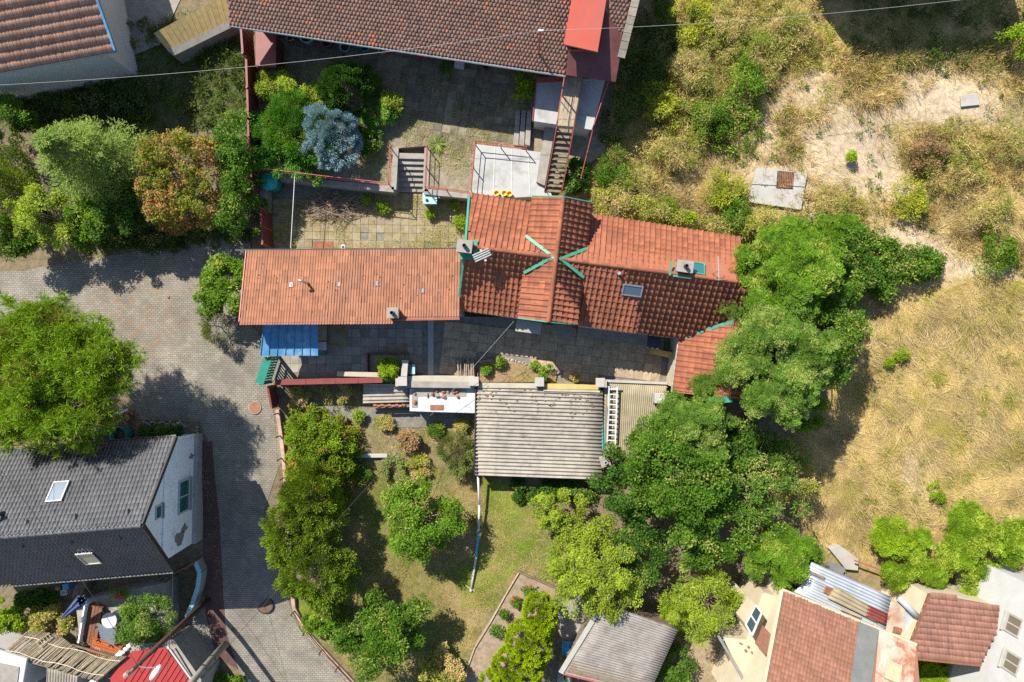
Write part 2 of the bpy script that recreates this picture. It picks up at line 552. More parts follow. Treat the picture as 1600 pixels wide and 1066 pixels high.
def compound(clumps, cr, n_ros, rg, rach=.38, leaflet=.12, lw=.05, pairs=6, fronds=6):
    """pinnate leaves in rosettes at the shoot tips"""
    k = rg.integers(0, len(clumps), n_ros)
    ld = unit(rg.normal(size=(n_ros, 3)) + np.array((0, 0, .6)))
    tip = clumps[k] + ld*(cr*(.5+.6*rg.random(n_ros)))[:, None]
    az = rg.uniform(0, 6.28, (n_ros, 1)) + np.arange(fronds)[None]*6.28/fronds + rg.normal(size=(n_ros, fronds))*.25
    el = rg.normal(.1, .3, (n_ros, fronds))
    fd = np.stack([np.cos(az)*np.cos(el), np.sin(az)*np.cos(el), np.sin(el)], -1).reshape(-1, 3)
    fb = np.repeat(tip, fronds, 0)
    rl = rach*(.7+.6*rg.random(len(fd)))
    side = unit(np.cross(np.array((0, 0, 1.0)), fd)); nn = np.cross(fd, side)
    t = (np.arange(pairs)+.8)/pairs
    C = fb[:, None] + fd[:, None]*(rl[:, None]*t[None])[..., None] - np.array((0, 0, 1.0))*(rl[:, None]*t[None]**2*.28)[..., None]
    Cs, Ds, Ns = [], [], []
    for sgn in (-1, 1):
        Cs.append(C.reshape(-1, 3))
        Ds.append((side[:, None]*sgn + fd[:, None]*.45 + 0*C).reshape(-1, 3))
        Ns.append((nn[:, None] + 0*C).reshape(-1, 3) + rg.normal(size=(C.shape[0]*C.shape[1], 3))*.25)
    C = np.concatenate(Cs); D = np.concatenate(Ds); Nn = np.concatenate(Ns)
    return leaf_quads(C, D, Nn, leaflet*(.8+.4*rg.random(len(C))), lw)
def needles_on(clumps, n_per, rg, L, W, up=.35):
    n = len(clumps)*n_per
    b = np.repeat(clumps, n_per, 0)
    d = unit(rg.normal(size=(n, 3)) + np.array((0, 0, up)))
    return leaf_quads(b, d, rg.normal(size=(n, 3)), L*(.75+.5*rg.random(n)), W)
def boughs(c_top, base_z, R, n, rg, L, W, whorl=9, per=46, droop=.25, lift=.1, fan=.55):
    """layered conifer: boughs leave the stem in whorls, needled twigs fan from each"""
    Cs, Ds, Ns = [], [], []
    h = c_top[2]-base_z
    for w in range(n):
        t = (w+.5)/n
        z = base_z + h*(.12+.88*t)
        r = R*(1-t)**.75 + .12
        for q in range(whorl):
            a = rg.uniform(0, 6.28); rr = r*rg.uniform(.75, 1.1)
            dr = np.array((math.cos(a), math.sin(a), lift)); sd = np.array((-math.sin(a), math.cos(a), 0))
            m = int(per*(.35+rr/R))
            s_ = rg.random(m)**.7
            sp = rg.uniform(-1, 1, m)*fan*rr*.5*(1-s_*.55)
            p = np.array((c_top[0], c_top[1], z)) + dr*(s_*rr)[:, None] + sd*sp[:, None] + np.array((0, 0, 1.0))*(-droop*rr*s_**2 + rg.normal(0, .03, m))[:, None]
            Cs.append(p); Ds.append(dr*.8 + sd*(np.sign(sp)*.7)[:, None] + rg.normal(size=(m, 3))*.3)
            Ns.append(np.array((0, 0, 1.0)) + rg.normal(size=(m, 3))*.5)
    C = np.concatenate(Cs); D = np.concatenate(Ds); Nn = np.concatenate(Ns)
    return leaf_quads(C, D, Nn, L*(.7+.6*rg.random(len(C))), W)

def trunk_mesh(parent, base, clumps, r0, mat, rg, limbs=9, name='trunk'):
    base = Vector(base)
    top = Vector(np.mean(clumps, 0))
    mb = MB()
    mid = base.lerp(top, .5) + Vector((rg.normal()*.08, rg.normal()*.08, 0))
    mb.tube([base - Vector((0, 0, .25)), mid, top], [r0, r0*.75, r0*.4], 8)
    idx = rg.choice(len(clumps), min(limbs, len(clumps)), replace=False)
    for i in idx:
        e = Vector(clumps[i]); s_ = base.lerp(top, rg.uniform(.35, .9))
        m = s_.lerp(e, .5) + Vector((0, 0, .12*(e-s_).length))
        mb.tube([s_, m, e], [r0*.42, r0*.25, r0*.08], 5)
    return mb.build(name, mat, parent, smooth=True)

def plant(name, label, cat, px, py, hc, rpx, kind, mat, seed, rz=None, n=6000, nc=40, cr=.5, L=.14, W=.085, rypx=None, group=None, trunk=.12,
          amp=.22, inner=.5, low=-.25, limbs=9, on=None, **kw):
    """a tree or bush whose crown shows at pixel (px, py); hc is the height of the crown's middle above the ground"""
    rg = np.random.default_rng(seed)
    c = G(px, py, hc) if on is None else P(px, py, on + hc)
    gnd = gz(c.x, c.y) if on is None else on
    k = S*(1-c.z/H)
    rx = rpx*k; ry = (rypx or rpx)*k; rz = rz if rz else min((rx+ry)/2*.85, hc*.95)
    root = thing(name, (c.x, c.y, gnd), label, cat, group)
    f = .8
    if kind in ('broad', 'pinnate', 'tuft', 'spray'):
        cl, d = (bough_centres if kind in ('broad', 'pinnate') and nc > 40 else clump_centres)(c, (max(.05, rx-cr*f), max(.05, ry-cr*f), max(.05, rz-cr*f*.7)), nc, rg, amp, low, inner)
    if kind == 'broad': V, F = leaves_on(cl, cr, n, rg, L, W)
    elif kind == 'pinnate': V, F = compound(cl, cr, n, rg, **kw)
    elif kind == 'tuft': V, F = needles_on(np.repeat(cl, 14, 0) + rg.normal(size=(len(cl)*14, 3))*np.array((.34, .34, .2)), n, rg, L, W, **kw)
    elif kind == 'spray':                      # scale-leaved sprays that point out and up
        kk = rg.integers(0, len(cl), n)
        ld = unit(rg.normal(size=(n, 3)) + np.array((0, 0, .5)))
        pos = cl[kk] + ld*(cr*(.3+.7*rg.random(n)**.5))[:, None]
        D = d[kk]*.9 + ld*.6 + np.array((0, 0, kw.get('rise', .45))) + rg.normal(size=(n, 3))*.25
        V, F = leaf_quads(pos, D, ld + rg.normal(size=(n, 3))*.4, L*(.7+.6*rg.random(n)), W)
    elif kind == 'bough':
        top = (c.x, c.y, c.z + rz)
        V, F = boughs(top, gnd + .25, max(rx, ry), nc, rg, L, W, **kw)
        V[:, 1] = c.y + (V[:, 1]-c.y)*(ry/max(rx, ry)); V[:, 0] = c.x + (V[:, 0]-c.x)*(rx/max(rx, ry))
        cl = np.array([(c.x, c.y, c.z + rz*.6)]); limbs = 0
    np_mesh('crown', V, F, mat, root)
    if trunk: trunk_mesh(root, (c.x, c.y, gnd), cl, trunk, MATS['bark'], rg, limbs)
    return root

def hedge(name, label, cat, poly_px, h, mat, seed, n, L=.13, W=.09, cr=.38, nc=120, group=None, edge=.5, zref=None, stems=6, kind='broad', hvar=.25, n_kw=None):
    """leafy mass over an outline: tall in the middle, rounded to the rim"""
    rg = np.random.default_rng(seed)
    pts = [tuple(G(x, y, h*.75)[:2]) for x, y in poly_px]
    xs = [p[0] for p in pts]; ys = [p[1] for p in pts]
    cx, cy_ = sum(xs)/len(xs), sum(ys)/len(ys)
    root = thing(name, (cx, cy_, gz(cx, cy_)), label, cat, group)
    X = rg.uniform(min(xs), max(xs), nc*8); Y = rg.uniform(min(ys), max(ys), nc*8)
    ok = in_poly(X, Y, pts); X, Y = X[ok], Y[ok]
    if len(X) > nc: X, Y = X[:nc], Y[:nc]
    dist = np.full(len(X), 1e9)
    for i in range(len(pts)):
        a = np.array(pts[i]); b = np.array(pts[(i+1) % len(pts)]); ab = b-a
        t = np.clip(((X-a[0])*ab[0]+(Y-a[1])*ab[1])/max(1e-9, ab @ ab), 0, 1)
        dist = np.minimum(dist, np.hypot(X-a[0]-t*ab[0], Y-a[1]-t*ab[1]))
    prof = np.clip(dist/edge, 0.12, 1)**.5
    hz = h*prof*(1-hvar*rg.random(len(X)))
    hz *= np.where(rg.random(len(X)) < .25, rg.uniform(.3, .8, len(X)), 1)
    cl = np.stack([X, Y, gz_np(X, Y) + np.maximum(.12, hz - cr*.6)], 1)
    if kind == 'broad': V, F = leaves_on(cl, cr, n, rg, L, W)
    elif kind == 'pinnate': V, F = compound(cl, cr, n, rg, **(n_kw or {}))
    elif kind == 'spray':
        kk = rg.integers(0, len(cl), n); ld = unit(rg.normal(size=(n, 3)) + np.array((0, 0, .5)))
        pos = cl[kk] + ld*(cr*(.3+.7*rg.random(n)**.5))[:, None]
        V, F = leaf_quads(pos, ld + np.array((0, 0, .5)) + rg.normal(size=(n, 3))*.3, ld + rg.normal(size=(n, 3))*.4, L*(.7+.6*rg.random(n)), W)
    np_mesh('foliage', V, F, mat, root)
    for i in rg.choice(len(cl), min(stems, len(cl)), replace=False):
        p = Vector(cl[i]); q = Vector((p.x, p.y, gz(p.x, p.y)-.15))
        MB().tube([q, q.lerp(p, .5) + Vector((.05, .03, 0)), p], [.035, .028, .012], 5).build('stem', MATS['bark'], root, smooth=True)
    return root

# ================================================================== materials in use
M('bark', (.16, .12, .085), .9, var=.35, scale=9, bump=.6, bscale=18)
M('concrete', (0.23, 0.215, 0.19), .9, var=.22, scale=2.2, stain=(.17, .155, .13), stain_amt=.38)
M('concrete_pale', (0.31, 0.3, 0.275), .85, var=.12, scale=1.4, stain=(.25, .235, .21), stain_amt=.33)
M('concrete_old', (0.16, 0.15, 0.13), .95, var=.3, scale=3, stain=(.12, .115, .09), stain_amt=.42)
M('coping_pale', (0.33, 0.305, 0.24), .85, var=.12, scale=2, stain=(.38, .34, .27), stain_amt=.32)
M('plaster_white', (0.42, 0.42, 0.41), .9, var=.08, scale=1.2, stain=(.38, .36, .33), stain_amt=.33)
M('plaster_peel', (0.76, 0.775, 0.79), .9, var=.08, scale=1.3, stain=(.33, .28, .22), stain_amt=.36, bump=.5)
M('plaster_cream', (0.42, 0.365, 0.26), .9, var=.1, scale=1.1, stain=(.42, .33, .21), stain_amt=.3)
M('plaster_grey', (0.26, 0.26, 0.245), .9, var=.15, scale=1.5, stain=(.25, .24, .22), stain_amt=.35)
M('plaster_yellow', (0.42, 0.3, 0.1), .9, var=.15, scale=1.5, stain=(.42, .30, .12), stain_amt=.3)
M('membrane', (0.31, 0.315, 0.31), .6, var=.07, scale=.9, stain=(.22, .22, .205), stain_amt=.45, bump=.1)
M('red_metal', (0.155, 0.036, 0.03), .5, var=.18, scale=2, stain=(.20, .06, .05), stain_amt=.3, bump=.1)
M('red_rail', (0.3, 0.075, 0.058), .5, var=.15, scale=6, bump=0)
M('red_roof_metal', (0.36, 0.072, 0.048), .42, var=.08, scale=.8, stain=(.27, .085, .065), stain_amt=.42, bump=.08)
M('red_sheet', (0.3, 0.038, 0.036), .45, var=.12, scale=1, stain=(.38, .07, .06), stain_amt=.3, bump=.08)
M('dark_red_metal', (0.105, 0.038, 0.036), .5, var=.25, scale=1.5, stain=(.11, .05, .05), stain_amt=.4, bump=.1)
M('green_flash', (0.03, 0.23, 0.155), .5, var=.2, scale=3, stain=(.09, .16, .12), stain_amt=.42, bump=.05)
M('green_paint', (.012, .16, .11), .45, var=.15, scale=3, bump=.05)
M('teal', (.03, .36, .34), .5, var=.12, scale=3, stain=(.05, .28, .27), stain_amt=.3, bump=.05)
M('blue_metal', (0.055, 0.18, 0.33), .42, var=.12, scale=1.2, stain=(.15, .28, .40), stain_amt=.45, bump=.05)
M('light_blue', (0.27, 0.45, 0.5), .55, var=.1, scale=4, bump=.05)
M('steel', (.45, .46, .47), .4, .85, var=.12, scale=5, bump=.05)
M('aluminium', (0.36, 0.37, 0.385), .42, .6, var=.1, scale=5, bump=.05)
M('dark_metal', (.035, .035, .038), .5, .2, var=.3, scale=5, bump=.05)
M('gutter_metal', (.30, .31, .31), .45, .5, var=.15, scale=4, bump=0)
M('rust', (.20, .085, .045), .9, var=.35, scale=5, stain=(.30, .15, .08), stain_amt=.35)
M('wood_old', (0.19, 0.15, 0.105), .9, var=.3, scale=5, stain=(.13, .10, .075), stain_amt=.35, per=.3, bump=.5)
M('wood_pale', (0.33, 0.265, 0.18), .85, var=.25, scale=6, stain=(.30, .23, .15), stain_amt=.35, per=.25, bump=.4)
M('wood_orange', (0.36, 0.095, 0.025), .6, var=.2, scale=6, per=.25, bump=.2)
M('wood_brown', (.17, .075, .04), .65, var=.25, scale=6, stain=(.24, .13, .08), stain_amt=.3, per=.2, bump=.2)
M('reed', (0.27, 0.22, 0.15), .9, var=.3, scale=5, stain=(.22, .17, .12), stain_amt=.38, per=.4, bump=.3)
M('twig', (.30, .23, .17), .9, var=.35, scale=7, per=.4, bump=.3)
M('brick_red', (.33, .12, .075), .9, var=.25, scale=7, stain=(.42, .30, .24), stain_amt=.3, per=.3)
M('stone', (0.3, 0.265, 0.21), .9, var=.25, scale=6, stain=(.26, .22, .17), stain_amt=.35, per=.35, bump=.5)
M('white_paint', (0.42, 0.42, 0.41), .5, var=.06, scale=3, bump=.03)
M('eternit', (0.275, 0.252, 0.215), .95, var=.22, scale=1.7, stain=(.16, .135, .105), stain_amt=.40, per=.12, bump=.6, bscale=30)
M('eternit_dark', (0.215, 0.2, 0.185), .95, var=.22, scale=1.6, stain=(.17, .14, .12), stain_amt=.42, per=.1, bump=.6, bscale=30)
M('plastic_yellow', (0.235, 0.205, 0.135), .7, var=.2, scale=1.4, stain=(.30, .25, .14), stain_amt=.38, bump=.1)
M('zinc', (0.4, 0.44, 0.48), .45, .35, var=.12, scale=1.2, stain=(.60, .60, .58), stain_amt=.35, bump=.05)
M('felt_grey', (.13, .135, .13), .95, var=.15, scale=2, stain=(.20, .20, .19), stain_amt=.3, bump=.3)
M('rusty_white', (0.36, 0.32, 0.255), .7, var=.12, scale=.9, stain=(.27, .11, .06), stain_amt=.46, bump=.2)
M('soil', (.23, .175, .125), .95, var=.3, scale=4, stain=(.30, .24, .18), stain_amt=.35, bump=.7, bscale=14)
M('dark_plastic', (.02, .035, .03), .4, var=.2, scale=3, bump=0)
M('navy_cloth', (.035, .065, .14), .8, var=.2, scale=4, bump=.2)
M('grey_cloth', (.11, .13, .15), .8, var=.15, scale=4, bump=.2)
M('blue_plastic', (.04, .28, .52), .45, var=.2, scale=4, bump=0)
M('barrel_brown', (.22, .10, .06), .7, var=.25, scale=4)
M('yellow_plastic', (.72, .46, .03), .5, var=.15, scale=4, bump=0)
M('red_flower', (.55, .03, .04), .6, var=.3, scale=9, bump=0)
M('wire_black', (.03, .03, .03), .6, var=.1, bump=0)
M('wire_pale', (0.28, 0.28, 0.275), .6, var=.1, bump=0)
M('red_paver', (.23, .10, .085), .9, var=.2, scale=3, stain=(.15, .085, .075), stain_amt=.35, per=.35)
M('slab_pale', (0.245, 0.205, 0.135), .92, var=.25, scale=2.5, stain=(.19, .155, .06), stain_amt=.45, per=.16, bump=.45)
M('slab_blue', (0.27, 0.25, 0.215), .92, var=.18, scale=2.5, stain=(.17, .18, .18), stain_amt=.38, per=.35, bump=.4)
M('slab_brown', (0.37, 0.285, 0.19), .92, var=.22, scale=3, stain=(.17, .14, .10), stain_amt=.4, per=.28, bump=.8, bscale=45)
M('slab_moss', (.165, .145, .11), .95, var=.25, scale=2.2, stain=(.10, .095, .045), stain_amt=.46, per=.25, bump=.5)
M('pole_tar', (.075, .038, .024), .7, var=.3, scale=5, bump=.3)
M('tar_lid', (.11, .07, .05), .9, var=.3, scale=6)
def glassmat(name, col, rough=.08):
    t = NT(name)
    MATS[name] = t.done(t.bsdf(col, rough, 0, None, .8))
glassmat('glass_dim', (.13, .12, .085), .25); glassmat('glass_sky', (.06, .09, .12), .1); glassmat('glass', (.03, .05, .06)); glassmat('glass_pale', (.17, .21, .25), .15); glassmat('glass_teal', (.02, .10, .11)); glassmat('glass_amber', (.34, .34, .20), .2)
tilemat('tile_orange', (0.29, 0.102, 0.053), (0.175, 0.061, 0.034), (.07, .04, .032), .27)
tilemat('tile_long', (0.285, 0.126, 0.071), (0.2, 0.089, 0.053), (.10, .058, .043), .26)
tilemat('tile_beaver', (.27, .15, .108), (.18, .107, .08), (.07, .05, .042), .33, (.36, .135, .075), .05)
tilemat('tile_old', (0.46, 0.25, 0.165), (0.32, 0.175, 0.12), (.10, .07, .055), .28, (.36, .17, .10), .10)
tilemat('tile_slate', (0.115, 0.118, 0.128), (0.09, 0.093, 0.1), (.07, .07, .07), .15, None, 0, .4)
tilemat('tile_faded', (0.265, 0.125, 0.08), (0.19, 0.09, 0.06), (.38, .27, .20), .26)
tilemat('tile_right', (0.27, 0.135, 0.1), (0.19, 0.095, 0.072), (.13, .085, .07), .28)

# ================================================================== ground
def fbm(x, y, seed, sc_=1.0, oct_=4):
    rg = np.random.default_rng(seed); s_ = np.zeros_like(x); a = 1.0; f = sc_
    for _ in range(oct_):
        for _ in range(4):
            t = rg.uniform(0, 6.28); s_ += a*np.sin((x*np.cos(t)+y*np.sin(t))*f*rg.uniform(.7, 1.4) + rg.uniform(0, 6.28))
        a *= .6; f *= 1.9
    return s_/5.5
def soft(x, y, poly, w=.5):
    """1 inside an outline, fading over w metres"""
    d = np.full(x.shape, 1e9)
    for i in range(len(poly)):
        a = poly[i]; b = poly[(i+1) % len(poly)]; ax, ay = b[0]-a[0], b[1]-a[1]
        t = np.clip(((x-a[0])*ax+(y-a[1])*ay)/max(1e-9, ax*ax+ay*ay), 0, 1)
        d = np.minimum(d, np.hypot(x-a[0]-t*ax, y-a[1]-t*ay))
    return np.clip(np.where(in_poly(x, y, poly), d, -d)/w*.5+.5, 0, 1)
SANDY = [gpoly(q) for q in ([(1235,130),(1290,95),(1330,170),(1420,150),(1500,120),(1540,160),(1480,205),(1440,190),(1390,215),(1430,300),(1400,310),(1330,260),(1290,280),(1260,240),(1300,190),(1250,175)],
                            [(1150,255),(1280,250),(1270,330),(1160,325)], [(1395,110),(1470,95),(1560,130),(1600,150),(1600,200),(1540,215),(1480,210),(1420,185)], [(1350,330),(1420,340),(1560,410),(1600,420),(1600,450),(1480,430),(1360,370)],
                            [(1400,730),(1430,700),(1445,780),(1405,790)], [(1480,560),(1600,610),(1600,640),(1500,600)], [(1200,120),(1240,100),(1250,150),(1215,190)], [(1235,185),(1330,190),(1400,215),(1425,320),(1350,325),(1300,300),(1255,250)], [(1150,175),(1200,165),(1230,230),(1190,250)])]
LAWN = gpoly([(440,700),(560,720),(740,730),(800,760),(860,800),(880,880),(760,960),(730,1066),(560,1066),(470,960),(540,860)])
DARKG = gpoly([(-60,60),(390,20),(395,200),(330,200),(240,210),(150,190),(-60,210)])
DRY = gpoly([(900,60),(1600,-60),(1700,900),(1300,880),(1240,760),(1330,640),(1330,420),(1160,330),(920,260)])
xs_ = np.concatenate([[-420, -200, -110, -65, -45], np.arange(-36, 36.01, .24), [45, 65, 110, 200, 420]])
ys_ = np.concatenate([[-420, -200, -110, -60, -34], np.arange(-26, 26.01, .24), [34, 60, 110, 200, 420]])
GX, GY = np.meshgrid(xs_, ys_, indexing='ij')
gxf, gyf = GX.ravel(), GY.ravel()
ZG = gz_np(gxf, gyf) + .03*fbm(gxf, gyf, 3, 1.3)*(np.hypot(gxf, gyf) < 60)
nx, ny = len(xs_), len(ys_)
ii, jj = np.meshgrid(np.arange(nx-1), np.arange(ny-1), indexing='ij')
q0 = (ii*ny+jj).ravel()
FG = np.stack([q0, q0+ny, q0+ny+1, q0+1], 1)
base = np.tile(np.array((.17, .135, .085)), (len(gxf), 1))
def put(col, m):
    global base
    base = base*(1-m[:, None]) + np.array(col)*m[:, None]
n1, n2, n3 = fbm(gxf, gyf, 11, .9), fbm(gxf, gyf, 12, 2.0), fbm(gxf, gyf, 13, .45)
put((.36, .265, .115), soft(gxf, gyf, DRY, 2.0))
put((.27, .22, .075), soft(gxf, gyf, DRY, 2.0)*np.clip(n1*1.5, 0, .8))
for q in SANDY: put((.45, .36, .25), soft(gxf+.25*n2, gyf+.25*n1, q, .9)*.95)
lw_ = soft(gxf, gyf, LAWN, .8)
put((.115, .125, .035), lw_)
put((.24, .175, .085), lw_*np.clip(.45+n1*1.4, 0, .95))
put((.085, .125, .025), lw_*np.clip(n3*1.6-.1, 0, .8))
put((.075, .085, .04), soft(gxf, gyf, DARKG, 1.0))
t = NT('ground_earth')
va = t.n('ShaderNodeVertexColor'); va.layer_name = 'earth'
p_ = t.pos()
c_ = t.mix(1.0, va.outputs[0], t.ramp(t.noise(3.0, 8, .75, p_), [(.3, .55), (.7, 1.35)]), 'MULTIPLY')
c_ = t.mix(t.ramp(t.noise(22, 4, .8, p_), [(.55, 0.0), (.7, .45)]), c_, (.10, .085, .05))
MATS['ground_earth'] = t.done(t.bsdf(c_, .95, 0, t.bump(t.noise(12, 8, .75, p_), .8, .06), .1))
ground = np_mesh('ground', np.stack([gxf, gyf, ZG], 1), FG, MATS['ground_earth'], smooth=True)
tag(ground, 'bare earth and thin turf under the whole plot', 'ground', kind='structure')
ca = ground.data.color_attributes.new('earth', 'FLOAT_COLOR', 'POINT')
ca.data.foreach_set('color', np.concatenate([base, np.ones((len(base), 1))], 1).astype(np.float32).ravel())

# ================================================================== road, paths
t = NT('road_pavers'); p_ = t.pos()
mp = t.n('ShaderNodeMapping'); mp.inputs['Rotation'].default_value = (0, 0, .03); t.l(p_, mp.inputs[0])
bt = t.n('ShaderNodeTexBrick')
bt.inputs['Scale'].default_value = 1.0; bt.inputs['Brick Width'].default_value = .25; bt.inputs['Row Height'].default_value = .135
bt.inputs['Mortar Size'].default_value = .013; bt.inputs['Mortar Smooth'].default_value = .3; bt.inputs['Bias'].default_value = 0
bt.inputs['Color1'].default_value = (.25, .23, .19, 1); bt.inputs['Color2'].default_value = (.20, .185, .155, 1); bt.inputs['Mortar'].default_value = (.085, .072, .055, 1)
t.l(mp.outputs[0], bt.inputs[0])
c_ = t.mix(1.0, bt.outputs[0], t.ramp(t.noise(.8, 8, .7, p_), [(.3, .62), (.7, 1.15)]), 'MULTIPLY')
ROADPINE = G(215, 500)
vm = t.n('ShaderNodeVectorMath', operation='DISTANCE'); t.l(p_, vm.inputs[0]); vm.inputs[1].default_value = tuple(ROADPINE)
near = t.ramp(t.math('DIVIDE', vm.outputs['Value'], 5.0), [(.25, 1.0), (1.0, 0.0)])
c_ = t.mix(t.math('MULTIPLY', near, t.ramp(t.noise(2.6, 8, .75, p_, .8), [(.5, 0.0), (.64, .75)])), c_, (.23, .11, .045))
c_ = t.mix(t.ramp(t.noise(.45, 7, .72, p_, .6), [(.52, 0.0), (.66, .55)]), c_, (.12, .115, .105))
MATS['road_pavers'] = t.done(t.bsdf(c_, .9, 0, t.bump(bt.outputs['Fac'], -.6, .012), .2))
ROAD = [(-80,425),(30,424),(120,408),(250,388),(386,366),(398,400),(386,500),(420,540),(428,600),(436,660),(440,720),(412,800),(430,880),(455,950),(470,985),(520,1030),(560,1080),(570,1180),(330,1180),(380,1060),(352,1000),(345,920),(338,800),(330,700),(312,660),(215,655),(200,610),(120,600),(-80,560)]
road = drape('road', gpoly(ROAD), .03, MATS['road_pavers'])
tag(road, 'lane of small buff concrete pavers beside the houses', 'road', kind='structure')
t = NT('strip_pavers'); p_ = t.pos()
bt = t.n('ShaderNodeTexBrick'); bt.inputs['Scale'].default_value = 1.0; bt.inputs['Brick Width'].default_value = .22; bt.inputs['Row Height'].default_value = .12
bt.inputs['Mortar Size'].default_value = .012
bt.inputs['Color1'].default_value = (.13, .062, .054, 1); bt.inputs['Color2'].default_value = (.09, .048, .043, 1); bt.inputs['Mortar'].default_value = (.055, .045, .04, 1)
mp = t.n('ShaderNodeMapping'); mp.inputs['Rotation'].default_value = (0, 0, 1.57); t.l(p_, mp.inputs[0]); t.l(mp.outputs[0], bt.inputs[0])
c_ = t.mix(1.0, bt.outputs[0], t.ramp(t.noise(1.6, 8, .7, p_), [(.3, .7), (.7, 1.2)]), 'MULTIPLY')
MATS['strip_pavers'] = t.done(t.bsdf(c_, .9, 0, t.bump(bt.outputs['Fac'], -.6, .012), .2))
tag(drape('pavement', gpoly([(316,690),(332,690),(342,800),(348,900),(354,990),(372,1045),(340,1030),(322,960),(318,860)]), .05, MATS['strip_pavers']), 'strip of dark red pavers along the white gabled house', 'pavement', kind='structure')
tag(drape('garden_path', gpoly([(452,622),(520,632),(600,640),(690,640),(735,650),(732,672),(690,668),(610,668),(530,655),(455,640)]), .03, MATS['concrete_old']), 'weathered concrete path under the retaining wall', 'path', kind='structure')
tag(drape('concrete_yard', gpoly([(858,925),(935,935),(905,1000),(893,1066),(870,1066),(878,1000),(862,960)]), .03, MATS['concrete']), 'concrete yard beside the grey corrugated shed', 'yard', kind='structure')
tag(drape('vegetable_bed', gpoly([(812,895),(870,920),(850,985),(790,1066),(722,1066),(745,1000)]), .04, MATS['soil']), 'dug brown soil of the vegetable bed', 'bed', kind='structure')
tag(drape('upper_yard', gpoly([(150,-40),(300,-40),(250,70),(190,95),(170,60)]), .03, MATS['concrete']), 'grey concrete yard beside the weathered tiled house', 'yard', kind='structure')
tag(drape('lower_yard', gpoly([(1075,985),(1150,985),(1200,1090),(1040,1090)]), .02, MATS['soil']), 'sandy yard below the cream house', 'yard', kind='structure')
tag(drape('rubble_ground', gpoly([(262,1000),(330,940),(352,1000),(330,1066),(290,1090),(270,1050)]), .045, MATS['concrete_old']), 'broken concrete apron round the utility pole', 'apron', kind='structure')

# ---- terraces: solid blocks of masonry
ZU = 1.25
def terrace(name, pix, z, mat, label, cat, zb=-1.8):
    o = MB().prism(zpoly(pix, z), zb, z).build(name, mat)
    return tag(o, label, cat, kind='structure')
UP = [(402,60),(402,268),(614,292),(618,232),(667,228),(664,296),(737,302),(850,302),(945,240),(960,90),(700,50)]
up_t = terrace('upper_terrace', UP, ZU, M('terrace_earth', (.20, .17, .125), .95, var=.3, scale=2.5, stain=(.13, .13, .055), stain_amt=.42, bump=.8, bscale=12), 'raised garden terrace behind the long red roof', 'terrace', -.6)
slab_field(up_t, zpoly([(600,60),(845,110),(830,215),(700,262),(690,222),(640,228),(640,180)], ZU), -.17, (.5, .5), ZU+.03, MATS['slab_moss'], skip=.22, seed=3, jit=.012)
slab_field(up_t, zpoly([(435,55),(600,70),(600,112),(470,100)], ZU), -.17, (.5, .5), ZU+.03, MATS['slab_moss'], skip=.05, seed=5)
nc_t = terrace('courtyard', [(412,272),(740,296),(735,400),(412,400)], .0, MATS['concrete_old'], 'weedy paved courtyard between the terrace and the long red roof', 'courtyard', -.8)
slab_field(nc_t, zpoly([(425,300),(730,305),(725,400),(425,400)], 0), -.02, (.5, .5), .045, MATS['slab_pale'], skip=.02, seed=4, jit=.005, gap=.010)
sc_t = terrace('front_courtyard', [(426,490),(1062,500),(1056,606),(870,606),(745,598),(620,600),(426,594)], .0, MATS['concrete_old'], 'paved courtyard in front of the red tiled house', 'courtyard', -1.9)
slab_field(sc_t, zpoly([(440,500),(668,500),(668,592),(440,592)], 0), 0, (.55, .55), .045, MATS['slab_blue'], seed=6, org=P(440,500)[:2])
slab_field(sc_t, zpoly([(682,500),(1046,505),(1040,600),(870,598),(870,578),(745,560),(740,588),(682,590)], 0), -.12, (.55, .55), .045, MATS['slab_brown'], seed=7, org=P(682,500)[:2])
MB().box(P(673, 545, .03), (.36, 3.6, .06)).build('kerb_strip', MATS['concrete_pale'], sc_t, .01)
for (x, y, w, h) in ((528,524,30,40),(620,545,32,16),(645,560,13,15),(565,510,8,15)):
    MB().box(P(x, y, .06), (w*S, h*S, .03)).build('patch_slab', MATS['slab_pale'], sc_t, .005)
MB().box(P(505, 383, .06), (1.25, .45, .03)).build('rust_plate', MATS['rust'], nc_t, .005)
o = MB().box(P(536, 386, .06), (.28, .28, .04)).build('drain_frame', MATS['white_paint'], nc_t, .005)
MB().box(P(536, 386, .085), (.13, .13, .03)).build('drain_cover', MATS['dark_metal'], o)

# ================================================================== building helpers
CAM = Vector((0, 0, H))
def on_plane(px, py, a, n):
    d = P(px, py, 0) - CAM
    t_ = (Vector(a) - CAM).dot(n) / d.dot(n)
    return CAM + d*t_
class Plane:
    def __init__(s, a, b, c):
        s.a, s.u, s.v, s.n = frame_of(a, b, c); s.b = Vector(b); s.c = Vector(c)
    def __call__(s, px, py, up=0.0):
        return on_plane(px, py, s.a + s.n*up, s.n)
    def z(s, x, y): return s.a.z - (s.n.x*(x-s.a.x) + s.n.y*(y-s.a.y))/s.n.z
def deck(parent, pts, mat, thick=.1, name='roof_deck', drop=.0):
    pts = [Vector(p) - Vector((0, 0, drop)) for p in pts]
    mb = MB().prism([p[:2] for p in pts], [p.z-thick for p in pts], [p.z for p in pts])
    return mb.build(name, mat, parent)
def ridge_tiles(parent, a, b, r, mat, step=.38):
    a, b = Vector(a), Vector(b); n = max(2, int((b-a).length/step)); d = (b-a)/n
    for i in range(n):
        p, q = a + d*i, a + d*(i+1.12)
        MB().tube([p, p+d*.12, q], [r*1.15, r*1.12, r*.95], 10).build('ridge_tile', mat, parent, smooth=False)
